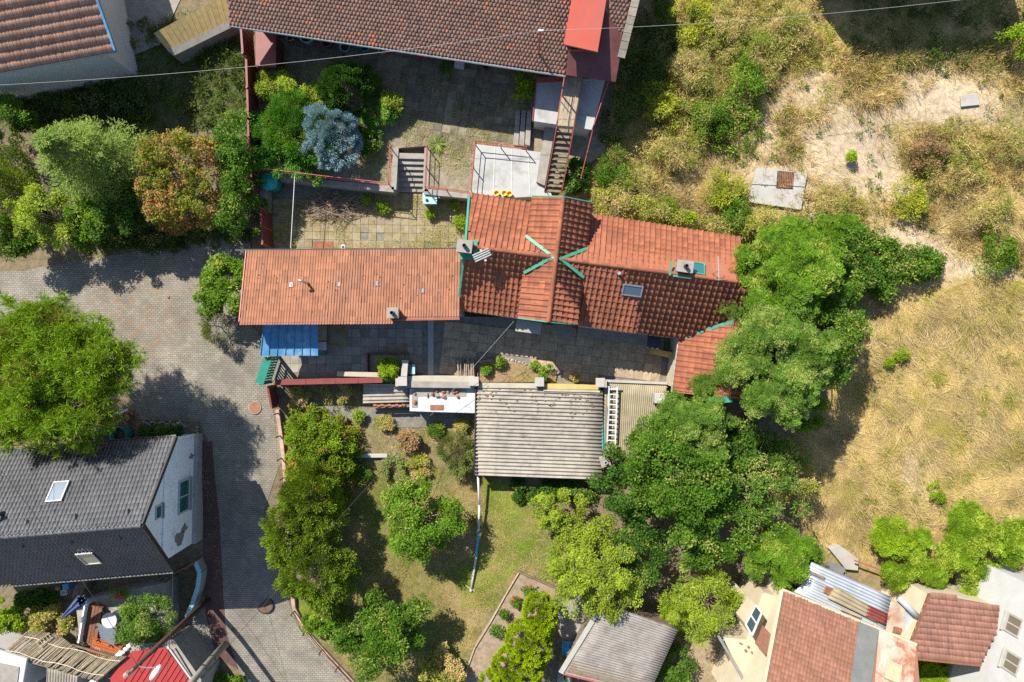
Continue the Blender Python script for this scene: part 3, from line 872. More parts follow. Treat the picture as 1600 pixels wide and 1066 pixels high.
def body(parent, n0, n1, s0, s1, r0, r1, inset, zb, mat, name='wall', down=.14):
    """walls of a gabled house, drawn in from the eaves"""
    n0, n1, s0, s1, r0, r1 = map(Vector, (n0, n1, s0, s1, r0, r1))
    def pull(a, along, across, k):
        al = (along-a); al.z = 0; al.normalize(); ac = (across-a)
        h = Vector((ac.x, ac.y, 0)).length
        return a + al*inset + ac*(inset/h) - Vector((0, 0, down))
    t4 = [pull(s0, s1, r0, 0), pull(s1, s0, r1, 0), pull(n1, n0, r1, 0), pull(n0, n1, r0, 0)]
    ax = (r1-r0).normalized()
    ra, rb = r0 + ax*inset - Vector((0, 0, down)), r1 - ax*inset - Vector((0, 0, down))
    bt4 = [Vector((p.x, p.y, zb)) for p in t4]
    mb = MB().add(bt4 + t4 + [ra, rb], [(3,2,1,0),(0,1,5,4),(2,3,7,6),(1,2,6,9,5),(3,0,4,8,7),(4,5,9,8),(6,7,8,9)])
    mb.build(name, mat, parent)
    return t4
def window_on(parent, c, right, up, w, h, frame, pane, bars=1, depth=.08, fw=.06, name='window', sill=None):
    """window standing on a wall: frame bars round glass panes"""
    c, right, up = Vector(c), Vector(right).normalized(), Vector(up).normalized()
    nrm = right.cross(up)
    mb = MB()
    for s_ in (-1, 1):
        mb.bar(c + right*(s_*w/2) - up*(h/2+fw/2), c + right*(s_*w/2) + up*(h/2+fw/2), fw, depth, nrm)
        mb.bar(c + up*(s_*h/2) - right*(w/2-fw/2), c + up*(s_*h/2) + right*(w/2-fw/2), fw, depth, nrm)
    for i in range(bars):
        x = -w/2 + w*(i+1)/(bars+1)
        mb.bar(c + right*x - up*(h/2-fw/2), c + right*x + up*(h/2-fw/2), fw*.8, depth*.9, nrm)
    o = mb.build(name, frame, parent)
    for i in range(bars+1):
        x0 = -w/2 + w*i/(bars+1); x1 = -w/2 + w*(i+1)/(bars+1)
        pc = c + right*((x0+x1)/2) + nrm*.0
        MB().bar(pc - up*(h/2), pc + up*(h/2), (x1-x0), .03, nrm).build('pane', pane, o)
    if sill: MB().bar(c - up*(h/2+fw) - right*(w/2+.08) + nrm*.08, c - up*(h/2+fw) + right*(w/2+.08) + nrm*.08, .2, .05, Vector((0, 0, 1))).build('sill', sill, o)
    return o
def railing(name, label, cat, runs, h, mat, rails=(1.0, .55), group=None, r=.032, spacing=1.6):
    root = thing(name, runs[0][0], label, cat, group)
    for pts in runs:
        for i in range(len(pts)-1):
            a, b = Vector(pts[i]), Vector(pts[i+1]); n = max(1, round((b-a).length/spacing))
            for k in range(n + (1 if i == len(pts)-2 else 0)):
                q = a.lerp(b, k/n)
                MB().tube([q - Vector((0, 0, .05)), q + Vector((0, 0, h+.04))], r, 6).build('post', mat, root)
            for f in rails:
                MB().tube([a + Vector((0, 0, h*f)), b + Vector((0, 0, h*f))], r*.85, 6).build('rail', mat, root)
    return root
def panel_fence(name, label, cat, pts, h, mat, post_mat, step=1.9, thick=.05, group=None):
    root = thing(name, pts[0], label, cat, group)
    for i in range(len(pts)-1):
        a, b = Vector(pts[i]), Vector(pts[i+1]); n = max(1, round((b-a).length/step))
        for k in range(n):
            p, q = a.lerp(b, k/n), a.lerp(b, (k+1)/n)
            d = (q-p).normalized()*.04
            pn = MB().bar(p + d + Vector((0, 0, h/2+.03)), q - d + Vector((0, 0, h/2+.03)), thick, h).build('panel', mat, root)
            L = (q-p).length
            for j in range(1, int(L/.32)):
                w = p.lerp(q, j*.32/L); sd = Vector((d.y, -d.x, 0)).normalized()*(thick/2+.008)
                for sg in (-1, 1):
                    MB().bar(w + sd*sg + Vector((0, 0, .08)), w + sd*sg + Vector((0, 0, h)), .03, .02, sd).build('rib', mat, pn)
            MB().bar(p + Vector((0, 0, h+.05)), q + Vector((0, 0, h+.05)), thick+.07, .04).build('cap', mat, root)
        for k in range(n+1):
            p = a.lerp(b, k/n)
            MB().box(p + Vector((0, 0, h/2+.05)), (.09, .09, h+.2)).build('post', post_mat, root)
    return root
def wire(label, pts, sag, mat, r=.016, cat='cable', name='overhead_cable', group=None):
    P_ = []
    for i in range(len(pts)-1):
        a, b = Vector(pts[i]), Vector(pts[i+1])
        for k in range(12):
            t_ = k/12
            P_.append(a.lerp(b, t_) - Vector((0, 0, sag*4*t_*(1-t_))))
    P_.append(Vector(pts[-1]))
    return tag(MB().tube(P_, r, 5).build(name, mat, None, smooth=True), label, cat, group)
def stack(parent, c, w, d, h, mat, pots=1, pot_mat=None, rz=-.13, name='chimney'):
    o = MB().box(Vector(c) + Vector((0, 0, h/2)), (w, d, h), rz).build(name, mat, parent, .015)
    MB().box(Vector(c) + Vector((0, 0, h+.04)), (w+.1, d+.1, .08), rz).build('cap', MATS['concrete'], o, .01)
    for i in range(pots):
        q = Vector(c) + Vector(((i-(pots-1)/2)*.3, 0, h))
        MB().lathe(q, [(.11, .05), (.11, .4), (.08, .4), (.08, .15)], 12).build('pot', pot_mat or MATS['dark_metal'], o)
    return o

# ================================================================== red tiled main house
ZE, ZR = 3.2, 5.25
n0, n1 = P(735,305,ZE), P(1157,372,ZE)
s0, s1 = P(717,483,ZE), P(1062,528,ZE)
r0, r1 = P(729,385,ZR), P(1150,440,ZR)
house = thing('tiled_house', (0, 2.5, 0), 'red tiled house with green valley flashings and a cross gable', 'house')
PN, PS = Plane(n0, n1, r0), Plane(s0, s1, r0)
s2 = s1 + (s1-s0)*.30
body(house, n0, n1, s0, s2, r0, r1, .32, -.6, MATS['plaster_cream'])
TO = MATS['tile_orange']
tm = tile_template(.31, .36, 1, .07, .05, 8)
# cross gable: eaves above the main slopes
ZC = 4.55; ZCR = 5.42
cw = [P(832,308,ZC), P(810,496,ZC)]; ce = [P(925,318,ZC), P(901,506,ZC)]; cr_ = [P(880,309,ZCR), P(857,502,ZCR)]
PW, PE = Plane(cw[1], cw[0], cr_[0]), Plane(ce[0], ce[1], cr_[0])
v_w, v_e = P(864,402,ZR+.02), P(876,405,ZR+.02)
vn_w, vs_w = PN(821,369), PS(818,427)
vn_e, vs_e = PN(916,389), PS(912,434)
nl = [n0, PN(833,319.5), vn_w, PN(862,402), r0]
north_l = [n0, PN(832,318), PN(824,369), PN(862,400), PN(729,384)]
north_r = [PN(922,335), n1, PN(1152,439), PN(876,404), PN(916,389)]
south_l = [s0, PS(812,496), PS(818,427), PS(862,404), PS(729,386)]
south_r = [PS(905,508), s1, PS(1145,502), PS(1172,462), PS(1150,441), PS(876,406), PS(912,434)]
south_j = s0.lerp(s1, .27)
deck(house, [n0, n1, r1, r0], TO, .12)
deck(house, [s0, s1, PS(1145,502), PS(1172,462), r1, r0], TO, .12)
deck(house, [cw[0], cw[1], cr_[1], cr_[0]], TO, .1)
deck(house, [ce[0], ce[1], cr_[1], cr_[0]], TO, .1)
MB().prism([p[:2] for p in (cw[0], ce[0])] + [p[:2] for p in (n0.lerp(n1, .45), n0.lerp(n1, .23))], ZE-.6, ZC-.1) if False else None
# gable triangles and cheeks of the cross gable
for a, b, c, k in ((cw[0], ce[0], cr_[0], -1), (cw[1], ce[1], cr_[1], 1)):
    ins = Vector((0, .3*k, 0)); q = [a + (b-a).normalized()*.12 + ins, b - (b-a).normalized()*.12 + ins, c + ins]
    lo = [Vector((q[0].x, q[0].y, 2.6)), Vector((q[1].x, q[1].y, 2.6))]
    d_ = Vector((0, .5*k, 0)); dn = Vector((0, 0, -.12))
    f_ = [lo[0], lo[1], q[1]+dn, q[2]+dn, q[0]+dn]
    MB().add(f_ + [p + d_ for p in f_], [(0,1,2,3,4),(9,8,7,6,5)] + [(i, (i+1)%5, 5+(i+1)%5, 5+i) for i in range(5)]).build('gable', MATS['plaster_cream'], house)
for a, b, nrm_ in ((cw[0], vn_w, 1), (cw[1], vs_w, 1), (ce[0], vn_e, -1), (ce[1], vs_e, -1)):
    a2 = a + Vector((.14*nrm_, 0, -.12)); b2 = Vector((b.x + .14*nrm_, b.y, a2.z))
    MB().prism([(a2.x, a2.y), (b2.x, b2.y), (b2.x+.12*nrm_, b2.y), (a2.x+.12*nrm_, a2.y)], 3.0, a2.z).build('cheek', MATS['plaster_cream'], house)
tile_roof(house, south_r, s0, s1, r0, tm, .31, .36, TO, 110, 1)
tile_roof(house, south_l, s0, s1, r0, tm, .31, .36, TO, 60, 2)
tile_roof(house, north_l, n1, n0, r0, tm, .31, .36, TO, 30, 3)
tile_roof(house, north_r, n1, n0, r0, tm, .31, .36, TO, 50, 4)
tile_roof(house, [cw[0], cw[1], cr_[1], cr_[0]], cw[1], cw[0], cr_[0], tm, .31, .36, TO, 25, 5)
tile_roof(house, [ce[0], ce[1], cr_[1], cr_[0]], ce[0], ce[1], cr_[0], tm, .31, .36, TO, 25, 6)
up_ = Vector((0, 0, .05))
ridge_tiles(house, r0+up_, v_w+up_, .11, TO); ridge_tiles(house, v_e+up_, r1+up_, .11, TO); ridge_tiles(house, cr_[0]+up_, cr_[1]+up_, .12, TO)
fl = Vector((0, 0, .17))
for a, b in ((v_w, vn_w), (v_w, vs_w), (v_e, vn_e), (v_e, vs_e)):
    MB().bar(a + fl - (b-a)*.05, b+fl, .17, .03).build('valley_flashing', MATS['green_flash'], house)
# east wing, its tiles running down to the west
wa, wb = P(1061,530,2.95), P(1050,613,2.95)
wr0, wr1 = P(1150,500,4.35), P(1140,622,4.35)
PWG = Plane(wb, wa, wr1)
w_roof = [PWG(1061,530), PWG(1148,502), PWG(1142,624), wb]
deck(house, [wa, wb, wr1, wr0], TO, .1)
we = [2*wr0.x - wa.x, 2*wr1.x - wb.x]
deck(house, [wr0, wr1, Vector((we[1], wb.y, 2.95)), Vector((we[0], wa.y, 2.95))], TO, .1)
tile_roof(house, w_roof, wb, wa, wr1, tm, .31, .36, TO, 0, 8)
tile_roof(house, [wr0, wr1, Vector((we[1], wb.y, 2.95)), Vector((we[0], wa.y, 2.95))], Vector((we[0], wa.y, 2.95)), Vector((we[1], wb.y, 2.95)), wr1, tm, .31, .36, TO, 0, 9)
ridge_tiles(house, wr0+up_, wr1+up_, .11, TO)
MB().prism([(wa.x+.3, wa.y+1.0), (wb.x+.3, wb.y+.25), (we[1]-.3, wb.y+.25), (we[0]-.3, wa.y+1.0)], -1.2, [2.95, 2.95, 2.95, 2.95]).build('wing_wall', MATS['plaster_cream'], house)
MB().bar(PWG(1062,529,.1), PWG(1148,501,.1), .18, .03).build('valley_flashing', MATS['green_flash'], house)
MB().box(PWG(1125,625,.12), (1.3, .35, .3), .1).build('flashing_box', MATS['green_flash'], house)
# gutters and verge boards
for a, b, m_ in ((s0, PS(812,497), 'gutter_metal'), (PS(905,509), s1, 'gutter_metal'), (n0, PN(833,319), 'gutter_metal'), (PN(924,336), n1, 'gutter_metal'), (wa, wb, 'gutter_metal')):
    MB().tube([a - Vector((0, 0, .06)), b - Vector((0, 0, .06))], .07, 8).build('gutter', MATS[m_], house)
for a, b in ((r0, s0), (r0, n0)):
    d_ = (b-a).normalized()
    MB().bar(a + Vector((-.07, 0, .06)), b + Vector((-.07, 0, .06)) , .12, .16).build('verge_board', MATS['green_flash'], house)
for a, b in ((cw[0], cr_[0]), (cr_[0], ce[0]), (cw[1], cr_[1]), (cr_[1], ce[1])):
    k = .05 if a.y > 0 and b.y > 4 else -.05
    MB().bar(a + Vector((0, k, .02)), b + Vector((0, k, .02)), .06, .14).build('verge_board', MATS['green_flash'], house)
# chimneys, windows and aerials on the roof
ch = stack(house, P(728,389,4.7), .75, .6, 1.0, MATS['concrete'], 1)
MB().box(P(732,401,5.15), (1.0, .3, .06)).build('flashing', MATS['green_flash'], ch); MB().box(P(743,389,5.3), (.22, 1.0, .06)).build('flashing', MATS['green_flash'], ch)
ch = stack(house, P(1065,419,4.9), .8, .55, .75, MATS['concrete'], 1)
MB().box(P(1066,431,5.36), (1.0, .22, .05), -.13).build('flashing', MATS['green_flash'], ch); MB().box(P(1048,419,5.4), (.12, .8, .05), -.13).build('flashing', MATS['green_flash'], ch)
def roof_window(parent, pl, px, py, w, h, frame, pane, up=.15, name='skylight'):
    c = pl(px, py, up)
    return window_on(parent, c, pl.u, pl.v, w, h, frame, pane, 0, .1, .07, name)
roof_window(house, PS, 988, 454, 1.05, .62, MATS['steel'], MATS['glass_sky'])
roof_window(house, PN, 1087, 419, .95, .75, MATS['green_flash'], MATS['glass_teal'], .25)
MB().lathe(PS(966,428), [(.07, -.1), (.07, .3), (.1, .32), (.1, .38)], 10).build('vent_pipe', MATS['aluminium'], house)
dish = thing('roof_aerial', PS(757,402), 'silver panel aerial on a bracket above the brown chimney side of the ridge', 'aerial')
dish['label'] = 'silver panel aerial on a bracket beside the ridge of the tiled house'
b_ = PS(763,404)
MB().tube([b_, b_ + Vector((0, 0, 1.0))], .03, 6).build('mast', MATS['steel'], dish)
for k in range(4): MB().box(P(755,399,ZR+.75) + Vector((-.05*k, .11*k-.15, 0)), (.95, .07, .05), .42).build('element', MATS['gutter_metal'], dish)
MB().box(P(755,399,ZR+.68), (.12, .7, .05), .42).build('boom', MATS['steel'], dish)
ant = thing('comb_aerial', PN(1110,425), 'comb shaped television aerial above the green framed roof window', 'aerial')
b_ = PN(1111,428)
MB().tube([b_, b_ + Vector((0, 0, 1.5))], .025, 6).build('mast', MATS['steel'], ant)
MB().tube([b_ + Vector((0, -.5, 1.45)), b_ + Vector((-.05, .8, 1.45))], .015, 5).build('boom', MATS['steel'], ant)
for k in range(8): MB().tube([b_ + Vector((-.22, -.45+.17*k, 1.45)), b_ + Vector((.22, -.45+.17*k, 1.45))], .011, 5).build('element', MATS['steel'], ant)
# south front: canopies, doorway, sill ledge
for px, py, w, d_, mt, zz in ((826,511,1.5,.7,'plaster_grey',2.3),(880,517,1.0,.75,'concrete_old',2.2),(1022,534,.8,.9,'dark_metal',2.2)):
    MB().box(P(px,py,zz), (w, d_, .09), -.13).build('canopy', MATS[mt], house, .01)
MB().prism(zpoly([(905,503),(1015,520),(1013,541),(903,523)], .35), -.1, .35).build('ledge', MATS['concrete'], house)
MB().prism(zpoly([(1020,545),(1052,551),(1051,560),(1019,553)], 1.1), -.1, 1.1).build('low_wall', MATS['plaster_yellow'], house)
MB().box(P(838,505,1.0), (.9, .06, 2.0), -.13).build('door', MATS['wood_brown'], house)
for px in (765, 940, 990):
    q = PS(px, 0); c = s0.lerp(s1, (px-717)/345); c = Vector((c.x, c.y+.30, 1.7))
    window_on(house, c, s1-s0, (0, 0, 1), 1.0, 1.2, MATS['white_paint'], MATS['glass'], 1, .1, .06, 'window', MATS['concrete_pale'])

# ================================================================== long outbuilding, one slope rising to the south
lo = [P(386,392,2.9), P(716,390,2.9), P(718,498,4.1), P(375,503,4.1)]
PL = Plane(lo[1], lo[0], lo[3])
lo[2] = PL(718,498); lo[3] = PL(375,503)
longb = thing('long_outbuilding', (-9, 3, 0), 'long low outbuilding with a single slope of salmon tiles', 'outbuilding')
MB().prism([(lo[0].x+.25, lo[0].y-.2), (lo[1].x, lo[1].y-.2), (lo[2].x, lo[2].y+.25), (lo[3].x+.3, lo[3].y+.25)], -.6, [2.75, 2.75, 3.85, 3.85]).build('wall', MATS['plaster_grey'], longb)
deck(longb, lo, MATS['tile_long'], .12)
tile_roof(longb, lo, lo[1], lo[0], lo[3], tile_template(.31, .41, 2, .045, .02, 8), .31, .41, MATS['tile_long'], 250, 11)
MB().bar(lo[0] + Vector((-.7, .04, -.05)), lo[1] + Vector((0, .04, -.05)), .12, .1).build('gutter', MATS['dark_metal'], longb)
MB().bar(lo[3] + Vector((0, -.04, .0)), lo[2] + Vector((0, -.04, .0)), .05, .16).build('fascia', MATS['red_rail'], longb)
MB().bar(lo[0] + Vector((-.03, 0, .03)), lo[3] + Vector((-.03, 0, .03)), .06, .12).build('verge_board', MATS['red_rail'], longb)
for px, py in ((455,445),(529,444),(588,443),(660,454)):
    window_on(longb, PL(px, py, .05), PL.u, PL.v, .22, .3, MATS['dark_metal'], MATS['glass_pale'], 0, .05, .04, 'glass_tile')
q = PL(482, 443)
o = MB().tube([q, q + Vector((0, 0, .75)), q + Vector((-.12, .05, .9)), q + Vector((-.3, .12, .92))], .07, 8).build('vent_pipe', MATS['steel'], longb, smooth=True)
stack(longb, PL(617,490) - Vector((0, 0, .3)), .55, .5, .95, MATS['concrete'], 1, rz=0)
mb = MB()
rr = random.Random(5)
for k in range(95):
    px, py = rr.uniform(400, 708), rr.gauss(443, 17)
    if 398 < py < 492:
        c = PL(px, py, .05); s_ = rr.uniform(.022, .055); mb.blob(c, (s_, s_, s_*.6), k, 1)
mb.build('moss', M('moss', (.05, .045, .03), .95, var=.4, scale=20), longb, kind='stuff')

# blue lean-to at its foot
bl = thing('blue_leanto', P(452,530,0), 'blue painted standing seam metal lean-to roof on posts', 'lean-to')
B = [P(413,500,2.75), P(497,500,2.75), P(497,556,2.3), P(407,556,2.3)]
for k in range(7):
    a, b = B[0].lerp(B[1], k/7), B[0].lerp(B[1], (k+1)/7); d_, c = B[3].lerp(B[2], k/7), B[3].lerp(B[2], (k+1)/7)
    g_ = (b-a)*.012
    pn = deck(bl, [a+g_, b-g_, c-g_, d_+g_], MATS['blue_metal'], .025, 'roof_panel')
    MB().bar(a + Vector((0, 0, .03)), d_ + Vector((0, 0, .03)), .035, .05).build('seam', MATS['blue_metal'], pn)
for q in (B[2], B[3]): MB().box((q.x + (.1 if q is B[3] else -.1), q.y+.1, 1.1), (.1, .1, 2.3)).build('post', MATS['green_paint'], bl)
MB().bar(B[3] + Vector((0, .06, -.08)), B[2] + Vector((0, .06, -.08)), .08, .12).build('beam', MATS['wood_old'], bl)
for q in (B[0], B[1]): MB().box((q.x, q.y-.1, 1.3), (.1, .1, 2.75)).build('post', MATS['green_paint'], bl)
st = thing('wood_cupboard', P(504,526,0), 'wooden cupboard with a white top beside the blue lean-to', 'cupboard')
MB().box(P(503,524,.65), (.48, 1.3, 1.3)).build('body', MATS['wood_pale'], st, .01)
MB().box(P(503,541,1.34), (.52, .5, .05)).build('top', MATS['white_paint'], st, .01); MB().box(P(503,520,1.34), (.52, .9, .05)).build('lid', MATS['wood_pale'], st, .01)
MB().box(P(509,524,.7), (.03, 1.1, 1.1)).build('door', MATS['wood_old'], st)

# ================================================================== beaver-tail tiled house on the terrace
ZT = 5.0
e0, e1 = P(357,38,ZT), P(962,127,ZT)
top = thing('beaver_tail_house', (0, 18, .9), 'old house with a long roof of brown beaver-tail tiles', 'house')
uu = (e1-e0).normalized(); nn_ = Vector((-uu.y, uu.x, 0))
tr = [e0 + nn_*6.2 + Vector((0, 0, 2.9)), e1 + nn_*6.2 + Vector((0, 0, 2.9))]
PT = Plane(e0, e1, tr[0])
MB().prism([p[:2] for p in (e0+uu*.4+nn_*1.3, e1-uu*.3+nn_*1.3, e1-uu*.3+nn_*12, e0+uu*.4+nn_*12)], -.2, ZT-.05).build('wall', MATS['plaster_cream'], top)
for e, k in ((e0+uu*.4, 1), (e1-uu*.3, -1)):
    f_ = [e + nn_*1.3, e + nn_*11.6, e + nn_*6.2 + Vector((0, 0, 2.6))]
    f_ = [v + Vector((0, 0, -.1)) for v in f_]; w_ = uu*.3*k
    MB().add(f_ + [v + w_ for v in f_], [(0,1,2),(5,4,3),(0,1,4,3),(1,2,5,4),(2,0,3,5)]).build('gable', MATS['plaster_cream'], top)
deck(top, [e0, e1, tr[1], tr[0]], MATS['tile_beaver'], .14)
deck(top, [tr[0], tr[1], e1 + nn_*12.4, e0 + nn_*12.4], MATS['tile_beaver'], .14)
tile_roof(top, [e0, PT(882,116), PT(897,0), PT(920,-60), e0 + nn_*6.2 + Vector((0, 0, 2.9))], e0, e1, tr[0], tile_template(.2, .2, 1, 0, .03, 6, 'beaver'), .2, .2, MATS['tile_beaver'], 0, 21, True, .03, .008)
tile_roof(top, [PT(948,60), PT(972,60), tr[1], PT(960,-60)], e0, e1, tr[0], tile_template(.2, .2, 1, 0, .03, 6, 'beaver'), .2, .2, MATS['tile_beaver'], 0, 22, True, .03, .008)
deck(top, [PT(x, y, .1) for x, y in ((884,117),(962,128),(974,58),(946,18),(920,18),(894,20))], MATS['dark_red_metal'], .05, 'metal_roof')
MB().tube([e0 - nn_*.05 - Vector((0, 0, .06)), PT(884,117) - nn_*.05 - Vector((0, 0, .06))], .08, 8).build('gutter', MATS['gutter_metal'], top)
k_ = PT(990,0); k2 = PT(967,92)
for i in range(7):
    a, b = k2.lerp(k_, i/7), k2.lerp(k_, (i+1)/7)
    MB().bar(a + (b-a)*.02 + Vector((.1, 0, .12)), b - (b-a)*.02 + Vector((.1, 0, .12)), .42, .1).build('coping_stone', MATS['stone'], top, .01)
# dormer that the footbridge leads to
dz = 6.6
D = [P(881,68,dz), P(934,80,dz), P(951,-22,dz+.35), P(898,-30,dz+.35)]
dm = deck(top, D, MATS['red_roof_metal'], .1, 'dormer_roof')
MB().bar(D[0] - Vector((0, .03, .03)), D[1] - Vector((0, .03, .03)), .05, .14).build('drip_edge', MATS['red_rail'], dm)
cx_ = [D[0] + Vector((.2, .25, 0)), D[1] + Vector((-.25, .25, 0)), D[2] + Vector((-.25, 0, 0)), D[3] + Vector((.2, 0, 0))]
MB().prism([p[:2] for p in cx_], 3.6, [dz-.12]*2 + [dz+.2]*2).build('dormer_wall', MATS['dark_red_metal'], top)
MB().bar((cx_[0]+cx_[1])/2 + Vector((0, -.04, -2.75)), (cx_[0]+cx_[1])/2 + Vector((0, -.04, -.75)), 1.0, .05, Vector((0, 1, 0))).build('dormer_door', MATS['wood_brown'], top)
mast = thing('roof_mast', PT(845,92), 'red roof mast carrying the overhead cables above beaver-tail tiles', 'mast')
q = PT(845, 92); tp = P(845, 48, 8.1)
q = Vector((tp.x, tp.y, PT.z(tp.x, tp.y)))
MB().tube([q - Vector((0, 0, .3)), tp], .05, 8).build('pole', MATS['red_rail'], mast); MB().box(tp, (.3, .1, .1)).build('insulator', MATS['white_paint'], mast, .02)

# footbridge and steep stair
ZB = 3.95
br = thing('footbridge', P(885,150,3), 'plank footbridge with red rails leading to the red dormer', 'footbridge')
A = [P(870,196,ZB), P(896,198,ZB), P(917,84,ZB), P(889,80,ZB)]
for k in range(4):
    a, b = A[0].lerp(A[1], k/4), A[0].lerp(A[1], (k+1)/4); d_, c = A[3].lerp(A[2], k/4), A[3].lerp(A[2], (k+1)/4)
    g_ = (b-a)*.05
    deck(br, [a+g_, b-g_, c-g_, d_+g_], MATS['wood_pale'], .05, 'plank')
for a, b in ((A[0], A[3]), (A[1], A[2])):
    MB().bar(a - Vector((0, 0, .12)), b - Vector((0, 0, .12)), .07, .14).build('girder', MATS['red_rail'], br)
MB().tube([A[0] + Vector((-.03, 0, .95)), A[3] + Vector((-.03, 0, .95))], .03, 6).build('rail', MATS['red_rail'], br)
for t_ in (0, .33, .66, 1): MB().tube([A[0].lerp(A[3], t_) + Vector((-.03, 0, -.1)), A[0].lerp(A[3], t_) + Vector((-.03, 0, .97))], .025, 6).build('post', MATS['red_rail'], br)
ZW = 1.7
stt = thing('steep_stair', P(865,250,ZW), 'steep open stair with wooden treads between red stringers', 'stair')
la, lb = [P(870,197,ZB), P(896,199,ZB)], [P(851,299,ZW), P(877,301,ZW)]
NS = 12
for i in range(NS):
    t_ = (i+.7)/NS
    a, b = la[0].lerp(lb[0], t_), la[1].lerp(lb[1], t_)
    MB().bar(a, b, .2, .04).build('tread', MATS['wood_old'], stt)
for a, b in ((la[0], lb[0]), (la[1], lb[1])):
    MB().bar(a, b, .06, .2).build('stringer', MATS['red_metal'], stt)
    MB().tube([a + Vector((0, 0, .9)), b + Vector((0, 0, .9))], .028, 6).build('rail', MATS['red_rail'], stt)
    for t_ in (0.02, .5, .98): MB().tube([a.lerp(b, t_), a.lerp(b, t_) + Vector((0, 0, .9))], .024, 6).build('post', MATS['red_rail'], stt)
# annex with a pale flat roof under the footbridge
an = thing('flat_roof_annex', P(885,165,0), 'small annex with a pale cracked flat roof under the footbridge', 'annex')
AQ = [(838,121),(946,124),(925,203),(832,189)]
MB().prism(zpoly(AQ, 3.0), 2.85, 3.0).build('roof', MATS['membrane'], an)
q4 = [P(x, y, 3.0) for x, y in AQ]; cq = sum(q4, Vector())/4
MB().prism([tuple((p + (cq-p)*.06)[:2]) for p in q4], .6, 2.86).build('wall', MATS['plaster_white'], an)
MB().bar(P(838,126,3.02), P(880,124,3.02), .28, .12).build('parapet', MATS['red_rail'], an)
for a, b in ((0, 3),): MB().bar(P(*AQ[a], 3.03), P(*AQ[b], 3.03), .07, .07).build('edge_trim', MATS['red_metal'], an)
wt = terrace('white_terrace', [(742,225),(846,238),(862,306),(733,312)], ZW, MATS['membrane'], 'pale membrane terrace with a red railing behind the tiled house', 'terrace', -.3)
for k in (.3, .55, .8): MB().bar(P(742+k*104, 226+k*13, ZW+.012), P(736+k*115, 304, ZW+.012), .05, .02).build('seam', MATS['white_paint'], wt)
MB().prism(zpoly([(852,194),(868,197),(851,290),(838,284)], 1.95), .8, 1.95).build('stair_wall', MATS['concrete'], an)
railing('terrace_railing', 'red railing round the pale membrane terrace', 'railing', [[P(737,300,ZW), P(744,228,ZW), P(822,236,ZW)]], .95, MATS['red_rail'])
railing('boundary_railing', 'long red handrail between the flat roofed annex and the dry slope', 'railing', [[P(961,96,3.0), P(925,203,3.0)], [P(925,203,2.4), P(905,285,1.3)]], 1.0, MATS['red_rail'], (1.0,))
for k, (x, y) in enumerate(((776,303),(788,303),(796,304))):
    o = MB().lathe(P(x, y, ZW+.02), [(.12, 0), (.17, .22), (.15, .22), (.11, .05)], 12).build('flower_pot', MATS['yellow_plastic'])
    tag(o, 'yellow plastic flower pot at the edge of the pale terrace', 'flower pot', 'yellow pots on the terrace')

# ================================================================== weathered house in the corner, tan lean-to
c0, c1 = P(-60,124,4.6), P(181,80,4.6)
wh = thing('weathered_house', (-30, 19, .9), 'house with a weathered roof of pinkish stepped tiles and a blue verge', 'house')
uu = (c1-c0).normalized(); nn_ = Vector((-uu.y, uu.x, 0))
t0_, t1_ = c0 + nn_*5 + Vector((0, 0, 1.9)), c1 + nn_*5 + Vector((0, 0, 1.9))
deck(wh, [c0, c1, t1_, t0_], MATS['tile_old'], .14); deck(wh, [t0_, t1_, c1 + nn_*10, c0 + nn_*10], MATS['tile_old'], .14)
tile_roof(wh, [c0, c1, t1_, t0_], c0, c1, t0_, tile_template(.2, .5, 1, .02, .1, 4), .2, .5, MATS['tile_old'], 0, 31)
MB().prism([p[:2] for p in (c0+nn_*.15, c1-uu*.75+nn_*.15, c1-uu*.75+nn_*9.8, c0+nn_*9.8)], -.2, 4.55).build('wall', MATS['plaster_white'], wh)
f_ = [c1-uu*.75+nn_*.3, c1-uu*.75+nn_*9.7, c1-uu*.75+nn_*5+Vector((0, 0, 1.7))]; w_ = -uu*.3
MB().add(f_ + [v + w_ for v in f_], [(0,1,2),(5,4,3),(0,1,4,3),(1,2,5,4),(2,0,3,5)]).build('gable', MATS['plaster_white'], wh)
MB().bar(c1 + Vector((0, 0, .06)), t1_ + Vector((0, 0, .06)), .12, .18).build('verge_board', MATS['blue_metal'], wh)
MB().tube([c0 - nn_*.06, c1 - nn_*.06], .06, 8).build('gutter', MATS['gutter_metal'], wh)
tl_ = thing('plank_leanto', G(310,50), 'tan plank lean-to roof against the beaver-tail tiled house', 'lean-to')
Q = [P(264,82,2.0), P(362,34,2.0), P(352,-8,2.7), P(240,52,2.7)]
for k in range(14):
    a, b = Q[0].lerp(Q[1], k/14), Q[0].lerp(Q[1], (k+1)/14); d_, c = Q[3].lerp(Q[2], k/14), Q[3].lerp(Q[2], (k+1)/14); g_ = (b-a)*.03
    deck(tl_, [a+g_, b-g_, c-g_, d_+g_], M('plank_tan', (.40, .30, .125), .8, var=.2, scale=4, per=.08, bump=.2), .04, 'plank')
MB().prism([p[:2] for p in (Q[0]*.99, Q[1]*.99, Q[2], Q[3])], .3, [1.9, 1.9, 2.55, 2.55]).build('wall', MATS['concrete'], tl_)
rs = thing('red_shed', P(415,75,ZU), 'small shed with a flat red metal roof by the red fence', 'shed')
MB().prism(zpoly([(399,45),(431,48),(431,104),(399,102)], 3.1), 3.0, 3.1).build('roof', MATS['red_metal'], rs, .01)
MB().prism(zpoly([(402,47),(428,49),(428,101),(402,99)], 3.0), ZU-.1, 3.0).build('wall', MATS['dark_red_metal'], rs)

